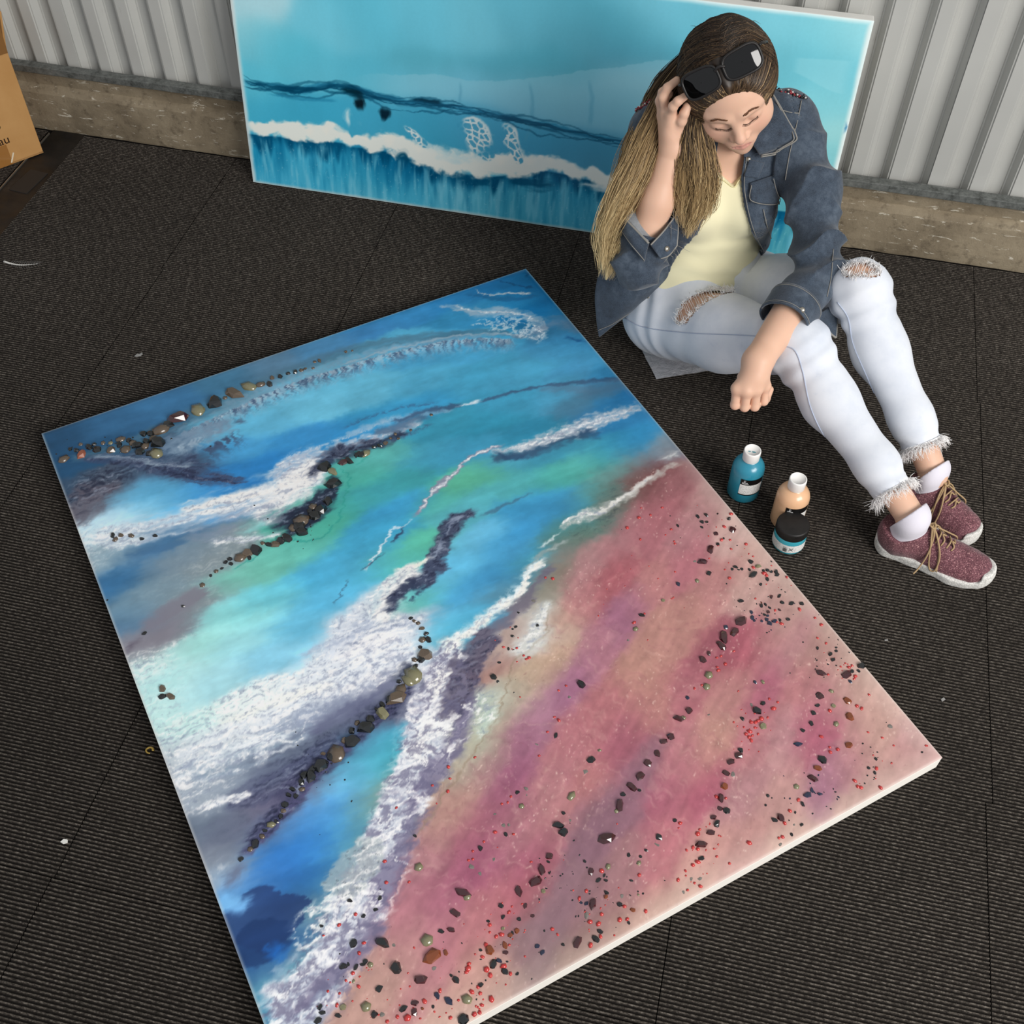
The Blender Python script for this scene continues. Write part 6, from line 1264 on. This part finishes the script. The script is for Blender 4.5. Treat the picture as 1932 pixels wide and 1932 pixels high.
cf2, wb, wn = wing('cuff', [[(1228, 462, .410), (1254, 434, .422), (1278, 402, .436)], [(1236, 474, .396), (1258, 460, .404), (1279, 434, .414)], [(1246, 488, .378), (1262, 482, .384), (1277, 464, .394)]], m_denim, jk)
edge_tube('cuff_rim', np.concatenate([wb[0, :], wb[:, -1], wb[-1, ::-1]]), .0018, m_stitch, jk, .001)
q = wb[12, 8]+wn[12, 8]*.002; part('button', tube([q-wn[12, 8]*.001, q+wn[12, 8]*.003], [.0058, .0052], 12), m_btn, jk)
fray(wb[0, 8:], [V3(.3, -.4, .4)]*len(wb[0, 8:]), 12, .022, m_stitch, 'loose_thread', jk, .0006, .8, 5); fray(wb[-1, 8:], [V3(.6, -.2, -.3)]*len(wb[-1, 8:]), 8, .022, m_stitch, 'loose_thread', jk, .0006, .8, 6)
# collar, pocket, seams ---------------------------------------------------
js = jacket_surf
clL = part('collar', patch(js, [(1446, 180), (1502, 262), (1428, 290), (1408, 262)], .006, .006, 12, 12, lambda s, t: .012*math.sin(math.pi*min(1, s*.9))), m_denim, jk, fix=True)
cs = lambda p: js(p)-.0135
seam('collar_stitch', js, [(1449, 186), (1475, 226), (1496, 260), (1470, 275), (1428, 286)], .0012, m_stitch, jk, .0205)
seam('collar_edge', js, [(1448, 182), (1478, 224), (1501, 261), (1470, 279), (1428, 290)], .0016, m_stitch, jk, .018)
part('collar', patch(js, [(1352, 300), (1340, 338), (1330, 330), (1334, 296)], .004, .005, 6, 6), m_denim, jk, fix=True)
part('lapel', patch(js, [(1412, 300), (1440, 306), (1428, 336), (1402, 332)], .002, .004, 8, 8), m_denim, jk, fix=True)
pk = part('pocket_flap', patch(js, [(1414, 346), (1460, 330), (1468, 386), (1415, 382)], .001, .004, 10, 10), m_denim, jk, fix=True)
seam('pocket_stitch', js, [(1416, 350), (1417, 379), (1465, 383), (1459, 336)], .0009, m_stitch, jk, .0058)
seam('placket_stitch', js, [(1408, 296), (1404, 345), (1410, 390), (1424, 440), (1444, 480)], .0008, m_stitch, jk, .001)
seam('placket_edge', js, [(1402, 330), (1402, 390), (1414, 440), (1440, 486)], .0022, m_denim, jk, .0)
seam('shoulder_seam', js, [(1512, 190), (1505, 225), (1490, 290), (1482, 340)], .0010, m_stitch, jk, .0008)
seam('yoke_seam', js, [(1465, 205), (1490, 212), (1508, 214)], .0010, m_stitch, jk, .0008)
seam('front_seam', js, [(1440, 395), (1448, 430), (1462, 470)], .0010, m_stitch, jk, .0008)
seam('sleeve_seam', js, [(1560, 560), (1568, 520), (1572, 470)], .0009, m_stitch, jk, .0008)
for px, py in ((1412, 300), (1411, 460), (1447, 484)):
    q = march(js, px, py)
    if q is not None: u_ = (CAM-q)/np.linalg.norm(CAM-q); part('button', tube([q-u_*.001, q+u_*.0028], [.0052, .0047], 12), m_btn, jk)
# beaded trim along both shoulders
rg = np.random.default_rng(3); m_b1 = new_mat('red_bead', '#8c2a33', .3, .5); m_b2 = new_mat('white_bead', '#d8d4d0', .3, .5); m_b3 = new_mat('black_bead', '#17151a', .3, .5)
for line in ([(1452, 166), (1480, 175), (1500, 181), (1518, 186)], [(1240, 186), (1222, 196), (1204, 207), (1190, 214)]):
    P = line_on(js, line, .002, 12); bd = {0: [], 1: [], 2: []}
    for q in P:
        for _ in range(2):
            c_ = q+rg.normal(0, .0022, 3); k = rg.choice(3, p=(.4, .2, .4)); V, F = tube([c_-V3(.0022, 0, 0), c_, c_+V3(.0022, 0, 0)], [.0008, .0022, .0008], 6); bd[int(k)].append((V, F))
    for k, mm in ((0, m_b1), (1, m_b2), (2, m_b3)):
        if bd[k]: part('shoulder_beads', join_vf(bd[k]), mm, jk)['kind'] = 'stuff'
# ================================================================== socks and shoes
m_upper = new_mat('maroon_knit', '#6b3f46', .75, .3, sheen=.2); nt = NT(m_upper); v = nt.coord('Object')
kn = nt.noise(430, 2, .6, nt.coord('Object', (1, 1, 1.6)))
c = nt.ramp(kn, [(.36, '#4d2a32'), (.52, '#74464d'), (.62, '#93616a'), (.70, '#e0b4ac')]); c = nt.mix(nt.ramp(nt.noise(12, 4, .6, v), [(.35, .45), (.65, 0.)]), c, '#52303a'); nt.color(c); nt.bump(kn, .4, .001)
m_sole = new_mat('white_foam_sole', '#dcdad4', .7, .25); nt = NT(m_sole); vo = nt.add('ShaderNodeTexVoronoi', feature='DISTANCE_TO_EDGE'); vo.inputs['Scale'].default_value = 160; nt.link(nt.coord('Object'), vo.inputs['Vector'])
nt.color(nt.ramp(vo.outputs['Distance'], [(.02, '#b9b7b2'), (.10, '#dddbd6')])); nt.bump(vo.outputs['Distance'], .5, .001)
m_lace = new_mat('tan_cord', '#a98f6c', .8, .25); m_sock = new_mat('white_sock', '#dcd8e2', .85, .2, sheen=.2); nt = NT(m_sock); nt.bump(nt.noise(900, 2, .5, nt.coord('Object')), .2, .0007)
m_dark = new_mat('shoe_tongue', '#4a2c33', .8, .2)
def shoe(fr, K, A, label, sd):
    k = fr[3]/.25
    def loc(p): q = p-fr[0]; return np.c_[q@fr[1]/k, q@fr[2], q[:, 2]]
    outl = [(.032, 0, .0285), (.085, .002, .0290), (.130, .004, .0345), (.172, .003, .0415), (.205, -.001, .0350), (.222, -.003, .0255)]
    def out2(q, o=0.):
        d = None
        for (x0, y0, r0), (x1, y1, r1) in zip(outl[:-1], outl[1:]):
            pa = np.c_[q[:, 0]-x0, q[:, 1]-y0]; ba = np.array([x1-x0, y1-y0]); t = np.clip(pa@ba/(ba@ba), 0, 1); e = np.linalg.norm(pa-t[:, None]*ba, axis=1)-(r0+(r1-r0)*t)-o
            d = e if d is None else smin(d, e, .012)
        return d
    spring = lambda x: .016*np.clip((x-.17)/.08, 0, 1)**2+.006*np.clip((.03-x)/.03, 0, 1)**2
    def sole(p):
        q = loc(p); z = q[:, 2]-spring(q[:, 0]); top = .024+.004*np.clip((.06-q[:, 0])/.06, 0, 1)-.003*np.clip((q[:, 0]-.12)/.1, 0, 1)
        d = smax(out2(q, .003+.25*np.clip(z, 0, .02)*.3), np.maximum(z-top, -z), .006); cap = smax(out2(q, .003), np.maximum(z-.036, -z), .010); cap = np.maximum(cap, .228-q[:, 0]-0*z)
        return smin(d, cap, .006)
    ank = loc(A[None])[0]; kn_ = loc(K[None])[0]; axl = (kn_-ank)/np.linalg.norm(kn_-ank)
    def upper0(q):
        z = q[:, 2]-spring(q[:, 0]); qq = np.c_[q[:, :2], z]
        d = ellip(qq, (.036, 0, .046), (.036, .030, .046)); d = smin(d, ellip(qq, (.095, .002, .038), (.062, .032, .050)), .03)
        d = smin(d, ellip(qq, (.165, .003, .026), (.062, .041, .036)), .03); d = smin(d, ellip(qq, (.208, -.001, .022), (.036, .034, .026)), .02)
        d = smin(d, rcone(q, (.045, 0, .05), ank+axl*.0, .036, .037), .025)
        n = noise2(q[:, 0]*60+sd, q[:, 1]*60); return d-.0012*n
    rim = lambda q: q[:, 2]-(.066+.010*np.clip((.03-q[:, 0])/.03, 0, 1)+.024*np.clip((q[:, 0]-.05)/.045, 0, 1))
    def upper(p):
        q = loc(p); d = upper0(q); sl = np.maximum(np.maximum(np.abs(q[:, 1]-.003)-.0065, .100-q[:, 0]), q[:, 0]-.152); d = np.where(sl < 0, d+.006, d)       # lacing slot
        d = np.maximum(d, np.where(q[:, 0] < .112, rim(q), -1)); return np.maximum(d, .012-(q[:, 2]-spring(q[:, 0])))
    lo = np.minimum.reduce([sh_pt(fr, x, y, 0) for x in (-.02, .27) for y in (-.06, .06)]); hi = np.maximum.reduce([sh_pt(fr, x, y, 0) for x in (-.02, .27) for y in (-.06, .06)])
    lo = lo-V3(0, 0, .004); hi = hi+V3(0, 0, .14)
    up = part('shoe', nets(upper, lo, hi, .0022), m_upper); up['label'] = label
    part('sole', nets(sole, lo, hi, .0022), m_sole, up)
    def tongue(p): q = loc(p); d = upper0(q)+.003; d = np.maximum(d, np.abs(q[:, 1]-.002)-.016); d = np.maximum(d, np.maximum(.070-q[:, 0], q[:, 0]-.150)); return np.maximum(d, q[:, 2]-.112)
    part('tongue', nets(tongue, lo, hi, .0025), m_dark, up)
    def W(x, y, z): return sh_pt(fr, x, y, z)
    def on(x, y, lift=.0028):                     # on the upper, from above
        z = .13
        for _ in range(40):
            d = float(upper0(np.array([[x, y, z]]))[0])
            if d < .0005: break
            z = max(z-max(d*.6, .0004), .020)
            if z <= .020: break
        return W(x, y, z+lift)
    lc = []
    for i, x in enumerate((.104, .116, .128, .140, .151)):
        y0 = .016-.0012*i; s = 1 if i % 2 else -1
        lc.append(tube(catmull([on(x, -y0-.002, .0005), on(x+.003, -y0*.5), on(x+.004*s, .003, .0035), on(x+.003, y0*.5), on(x, y0+.006, .0005)], 5), .00165, 6))
    top = on(.098, .003, .008)
    lc.append(tube(catmull([top+W(0, 0, 0)*0+V3(.006*math.cos(a), .006*math.sin(a), .003*math.sin(2*a)) for a in np.linspace(0, 11, 16)], 4), .0019, 6))
    side = [(-.024, .115), (-.034, .135), (-.030, .155)]
    def drape(pts, r=.0017): lc.append(tube(catmull([top]+[on(x, y, .0035+l) for x, y, l in pts], 8), r, 6))
    drape([(.106, -.020, .004), (.122, -.036, .004), (.136, -.040, .002), (.134, -.030, .003), (.116, -.014, .006), (.100, .0, .006)])
    drape([(.108, -.014, .004), (.110, -.032, .002), (.104, -.046, .0), (.098, -.060, -.006)]); drape([(.112, -.008, .004), (.130, -.026, .002), (.140, -.040, .0)])
    drape([(.110, .020, .006), (.130, .040, .004), (.150, .046, .0), (.156, .036, .002), (.136, .020, .005), (.108, .006, .007)])
    for VF in lc: part('lace', VF, m_lace, up)
    # sock
    def sock(p):
        q = loc(p); a = ank; b = a+axl*.012; d = rcone(q, (.052, 0, .045), a, .0300, .0350); d = smin(d, rcone(q, a, b, .0350, .0355), .02); d = smin(d, rcone(q, (.052, 0, .050), (.105, 0, .055), .028, .026), .02)
        return np.maximum(d, (q-(a+axl*.008))@axl)
    so = part('sock', nets(sock, lo, hi, .0025), m_sock)
    rim_ = []
    u = cxp(axl, V3(0, 1, .2)); w_ = np.cross(axl, u)
    for a in np.linspace(0, 2*np.pi, 40): q = ank+axl*.005+(u*math.cos(a)+w_*math.sin(a))*.0349; rim_.append(W(*q))
    part('sock_band', tube(rim_, .0022, 6, False), m_sock, so)
shoe(SH_R, KneeR, AnkR, 'nearer maroon knit sneaker with white sole and tan laces', 1.)
shoe(SH_L, KneeL, AnkL, 'farther maroon knit sneaker half hidden behind the other', 5.)

# ================================================================== brows, lashes
m_brow = new_mat('brow_hair', '#6b4a36', .7, .2); m_lash = new_mat('lash_hair', '#3a2820', .7, .2)
rg = np.random.default_rng(5)
def snap(Q):
    P = hwa(Q)
    for _ in range(8): P = P-grad(head, P)*head(P)[:, None]
    return P, grad(head, P)
for s in (-1, 1):
    t = rg.uniform(0, 1, 80); Q = np.c_[s*(.014+.034*t), np.full(80, -.10), .0175+.0045*np.sin(t*2.2)-.006*np.maximum(0, t-.6)/.4+rg.normal(0, .0011, 80)]; P, Gn = snap(Q); st = []
    for k in range(80): d = HR@np.array([s*.006, .001, .0012+.002*(1-t[k])]); st.append(tube([P[k], P[k]+d*.5+Gn[k]*.0006, P[k]+d], [.0005, .0005, .0002], 4))
    part('eyebrow', join_vf(st), m_brow)['kind'] = 'stuff'
    t = np.linspace(-1, 1, 19); P, Gn = snap(np.c_[s*.0315+t*.0135, np.full(19, -.10), -.0140+.0070*t*t]); P = catmull(P[::6], 6); ls = []
    for k in range(19): d = HR@np.array([t[k]*.002, -.0028, -.0030]); ls.append(tube([P[k], P[k]+d*.6+HR@np.array([0, -.0005, -.001]), P[k]+d], [.00042, .0004, .00015], 4))
    ls.append(tube(P+Gn*.0002, .00055, 5)); part('eyelashes', join_vf(ls), m_lash)['kind'] = 'stuff'

# ================================================================== hair
m_hair = new_mat('hair', (.1, .07, .05), .42, .35); nt = NT(m_hair); nt.color(nt.attr()); nt.b.inputs['Anisotropic'].default_value = .5
DARK, MIDH, BLON, GOLD = lin('#2b2119'), lin('#5a4632'), lin('#b3966a'), lin('#dcc596')
def hair_col(t, var):           # t 0 root .. 1 tip
    t = np.clip(t+var*.18, 0, 1)[:, None]; c = DARK*(1-sstep(.0, .28, t))+MIDH*sstep(.0, .28, t); c = c*(1-sstep(.25, .55, t))+BLON*sstep(.25, .55, t); return c*(1-sstep(.6, 1, t))+GOLD*sstep(.6, 1, t)
hV, hF = nets(hair_cap, HC-V3(.17, .17, .17), HC+V3(.17, .19, .20), .0026)
q = hl(hV); tt = np.clip((-.02-q[:, 2])/.16, 0, .4)+.10*np.clip((-q[:, 1])/.08, 0, 1)*(q[:, 2] < .08); var = noise2(np.arctan2(q[:, 0], q[:, 2]+.05)*26, q[:, 1]*9)
hair = part('hair', (hV, hF), m_hair, cols=hair_col(tt, var*.5)*(1+.30*var)[:, None])
def lock(guide, rad, n, t0=0., t1=1., r=.0005, sd=0, flat=.6, wav=.009, core=True, bright=1.):
    """guide 3-D polyline; strands scattered round it"""
    rg = np.random.default_rng(sd); Gd = catmull(np.array(guide), 5); m = len(Gd); R = np.interp(np.linspace(0, 1, m), np.linspace(0, 1, len(rad)), rad)
    T = np.gradient(Gd, axis=0); T /= np.linalg.norm(T, axis=1)[:, None]; tc = CAM-Gd; tc /= np.linalg.norm(tc, axis=1)[:, None]
    S = np.cross(T, tc); S /= np.linalg.norm(S, axis=1)[:, None]; D = np.cross(S, T); Vs = []; Cs = []; s = np.linspace(0, 1, m)
    for k in range(int(n*2.2)):
        a = rg.uniform(0, 2*np.pi); q = math.sqrt(rg.uniform(.05, 1)); x, y = q*math.cos(a), q*math.sin(a)*flat; ph = rg.uniform(0, 6.28); f = rg.uniform(1.2, 2.6); am = wav*rg.uniform(.3, 1.2)
        end = rg.uniform(.62, 1.); ss = s*end; P = np.stack([np.interp(ss, s, Gd[:, i]) for i in range(3)], 1); Ri = np.interp(ss, s, R)
        P = P+S*((x*Ri+am*np.sin(f*6.28*ss+ph)*ss**.7)[:, None])+D*((y*Ri+.5*am*np.cos(f*5.1*ss+ph)*ss)[:, None])
        V, F = tube(P, r*np.concatenate([[.6], np.ones(m-4), [.8, .5, .15]]), 3, False); Vs.append((V, F)); v = rg.normal(0, 1)
        Cs.append(np.repeat(hair_col(t0+(t1-t0)*ss, np.full(m, v*.8))*(1+.16*v)*bright, 3, 0))
    if core:
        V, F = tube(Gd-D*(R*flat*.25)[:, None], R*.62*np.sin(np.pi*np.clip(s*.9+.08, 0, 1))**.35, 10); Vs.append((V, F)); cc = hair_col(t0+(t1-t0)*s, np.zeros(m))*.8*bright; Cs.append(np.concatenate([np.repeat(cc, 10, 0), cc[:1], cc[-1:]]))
    V, F = join_vf(Vs); o = part('hair_lock', (V, F), m_hair, hair, cols=np.concatenate(Cs)); o['kind'] = 'stuff'; return o
Y = at_y
# outer blond mass over her right shoulder (image left)
lock([Y(1300, 110, 2.085), Y(1262, 165, 2.10), Y(1240, 215, 2.10), Y(1215, 280, 2.05), Y(1192, 350, 2.00), Y(1170, 420, 1.95), Y(1155, 480, 1.92), Y(1143, 528, 1.90)], [.020, .034, .040, .046, .044, .040, .030, .012], 330, .12, 1.1, sd=1)
lock([Y(1290, 130, 2.07), Y(1255, 190, 2.07), Y(1228, 250, 2.03), Y(1200, 320, 1.975), Y(1165, 390, 1.93), Y(1140, 450, 1.91), Y(1136, 510, 1.895)], [.015, .024, .030, .034, .032, .026, .008], 200, .2, 1.15, sd=2)
lock([Y(1262, 180, 2.085), Y(1245, 240, 2.06), Y(1232, 310, 2.02), Y(1215, 380, 1.98), Y(1185, 440, 1.94), Y(1160, 500, 1.90)], [.02, .028, .032, .030, .026, .010], 160, .25, 1.05, sd=3)
# inner lock between forearm and shirt
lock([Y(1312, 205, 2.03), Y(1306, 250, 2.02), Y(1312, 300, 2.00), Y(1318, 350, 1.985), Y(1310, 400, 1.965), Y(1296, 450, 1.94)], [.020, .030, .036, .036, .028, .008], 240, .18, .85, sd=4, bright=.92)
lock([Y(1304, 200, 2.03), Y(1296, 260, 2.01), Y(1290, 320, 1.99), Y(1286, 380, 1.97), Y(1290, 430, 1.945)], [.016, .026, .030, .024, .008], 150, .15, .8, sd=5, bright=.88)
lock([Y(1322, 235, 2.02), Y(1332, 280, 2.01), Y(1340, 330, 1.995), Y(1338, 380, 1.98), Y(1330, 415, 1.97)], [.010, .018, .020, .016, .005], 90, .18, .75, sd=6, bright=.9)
# her left side, tucked
lock([hw((.045, -.03, .085)), hw((.072, -.02, .045)), hw((.074, .0, .005)), hw((.066, .03, -.04))], [.012, .016, .014, .008], 120, .0, .35, sd=7)
# strands lying on the crown: from the parting back and down both sides
rg = np.random.default_rng(12); NS = 900; T12 = np.linspace(0, 1, 12)
x0 = rg.normal(.010, .010, NS); sg = np.where(rg.uniform(size=NS) > .42, 1, -1); y0 = rg.uniform(-.070, .07, NS); ae = rg.uniform(.8, 1.9, NS); bk_ = rg.uniform(.02, .07, NS)
an = sg[:, None]*T12*ae[:, None]; PL = np.stack([x0[:, None]+np.sin(an)*.12, y0[:, None]+bk_[:, None]*T12, .05+np.cos(an)*.13], -1).reshape(-1, 3)
P = hwa(PL)
for _ in range(4): P = P-grad(hair_cap0, P)*hair_cap0(P)[:, None]*.9
Gn = grad(hair_cap0, P); P = (P+Gn*.0008+Gn*np.repeat(rg.uniform(0, .0016, NS), 12)[:, None]); QL = hl(P).reshape(NS, 12, 3); P = P.reshape(NS, 12, 3)
fc = ellip(QL.reshape(-1, 3), (.003, -.114, -.038), (.073, .080, .106)).reshape(NS, 12); okS = fc.min(1) > .003
Vs = []; Cs = []
for k in np.flatnonzero(okS):
    V, F = tube(P[k], .0006, 3, False); Vs.append((V, F)); v = rg.normal(0, 1); t_ = T12*.20*rg.uniform(.4, 1.3)+.06*(QL[k, :, 1] < -.03); Cs.append(np.repeat(hair_col(t_, np.full(12, v*.5))*(.95+.22*v), 3, 0))
V, F = join_vf(Vs); part('hair_strands', (V, F), m_hair, hair, cols=np.concatenate(Cs))['kind'] = 'stuff'
# hairline strands swept back from the forehead
NH = 700; th = rg.uniform(-1.25, 1.25, NH); tt_ = np.linspace(0, 1, 10); st_ = np.c_[.070*np.sin(th), np.full(NH, -.075), -.038+.102*np.cos(th)]
dr_ = np.c_[.55*np.sin(th)+.25*np.sign(th), np.full(NH, 1.), .25*np.cos(th)]; ln_ = rg.uniform(.04, .10, NH)
P = st_[:, None]+dr_[:, None]*tt_[None, :, None]*ln_[:, None, None]; P = hwa(P.reshape(-1, 3))
surf = lambda p: np.minimum(hair_cap0(p), head(p))
for _ in range(4): P = P-grad(surf, P)*surf(P)[:, None]*.9
Gn = grad(surf, P); P = (P+Gn*(.0006+.0012*np.tile(tt_, NH))[:, None]).reshape(NH, 10, 3); Vs = []; Cs = []
for k in range(NH):
    V, F = tube(P[k], np.r_[.0002, .0004, np.full(8, .0006)], 3, False); Vs.append((V, F)); v = rg.normal(0, 1); Cs.append(np.repeat(hair_col(.22-.12*tt_, np.full(10, v*.6))*(1.+.2*v), 3, 0))
V, F = join_vf(Vs); part('hairline_strands', (V, F), m_hair, hair, cols=np.concatenate(Cs))['kind'] = 'stuff'
# top knot bump strands and flyaways
Vs = []; Cs = []
for k in range(12):
    b0 = np.array([rg.normal(.015, .05), rg.normal(.0, .05), .13]); P = hw(b0)
    P = P[None]
    for _ in range(6): P = P-grad(hair_cap, P)*hair_cap(P)[:, None]*.9
    n0 = grad(hair_cap, P)[0]; d = HR@np.array([rg.normal(0, .02), rg.normal(.01, .02), rg.normal(0, .008)]); V, F = tube([P[0], P[0]+d*.5+n0*.006, P[0]+d+n0*rg.uniform(.0, .008)], [.0005, .0005, .0002], 3, False); Vs.append((V, F)); Cs.append(np.repeat(hair_col(np.full(3, .2), np.zeros(3)), 3, 0))
V, F = join_vf(Vs); part('flyaway_hair', (V, F), m_hair, hair, cols=np.concatenate(Cs))['kind'] = 'stuff'

# ================================================================== sunglasses pushed up on the head
gc = march(hair_cap, 1366, 140); gR, gL = march(hair_cap, 1322, 160), march(hair_cap, 1404, 118)
gx = gL-gR; gx /= np.linalg.norm(gx); gn = grad(hair_cap, gc)[0]; gn = gn*.85+HR@np.array([0, -.40, .30]); gn -= gx*(gn@gx); gn /= np.linalg.norm(gn); gy = np.cross(gn, gx)
gO = (gR+gL)/2+gn*.0155+C_UP*.004
gl = empty('sunglasses', tuple(gO)); tag(gl, 'black framed dark sunglasses pushed up on the hair of the woman', 'sunglasses')
m_frame = new_mat('black_acetate', '#1d1a19', .45, .45); m_lens = new_mat('dark_lens', '#040405', .03, .6)
def gw(x, y, z): return (gx*x+gy*y+gn*z)*1.18
def gpart(name, VF, mat, parent=None, fix=True):
    me = mesh_np(name, VF[0], VF[1]); bm = bmesh.new(); bm.from_mesh(me); bmesh.ops.recalc_face_normals(bm, faces=bm.faces[:]); bm.to_mesh(me); bm.free(); me.materials.append(mat); me.shade_smooth(); return obj(name, me, None, parent or gl)
fr_m = []
for s in (-1, 1):
    an = np.linspace(0, 2*np.pi, 49)[:-1]; C_ = []
    for a in an:
        ca, sa = math.cos(a), math.sin(a); x = .0295*np.sign(ca)*abs(ca)**.55; y = .0205*np.sign(sa)*abs(sa)**.60; y *= 1+.10*s*x/.03*-1*(-1 if sa < 0 else .2); y += .0015*s*x/.03
        X = s*.0345+x; C_.append((X, y, -.9*X*X*3.2))
    C_ = np.array(C_); R3 = np.array([gw(*c) for c in C_]); gpart('rim', tube(np.concatenate([R3, R3[:2]]), .0027, 8, False), m_frame)
    P = [np.array([gw(s*.0345+(c[0]-s*.0345)*k, c[1]*k, -.9*(s*.0345+(c[0]-s*.0345)*k)**2*3.2+.0012*(1-k*k)) for c in C_]) for k in (1., .8, .6, .4, .2, .02)]
    V = np.concatenate(P); n = len(C_); i = np.arange(5)[:, None]; j = np.arange(n)[None]; F = np.stack([i*n+j, i*n+(j+1) % n, (i+1)*n+(j+1) % n, (i+1)*n+j], -1).reshape(-1, 4)
    gpart('lens', (V, F), m_lens)
    hz_ = (s*.066, .010, -.0125); gpart('temple', tube(catmull([gw(*hz_), gw(s*.070, .011, -.020), gw(s*.072, .009, -.036), gw(s*.072, .008, -.058), gw(s*.070, .004, -.078)], 6), [.0034]*8+[.0026]*17 if False else .0028, 8), m_frame)
gpart('bridge', tube(catmull([gw(-.0085, .006, -.0005), gw(-.003, .009, .0012), gw(.003, .009, .0012), gw(.0085, .006, -.0005)], 6), .0032, 8), m_frame)
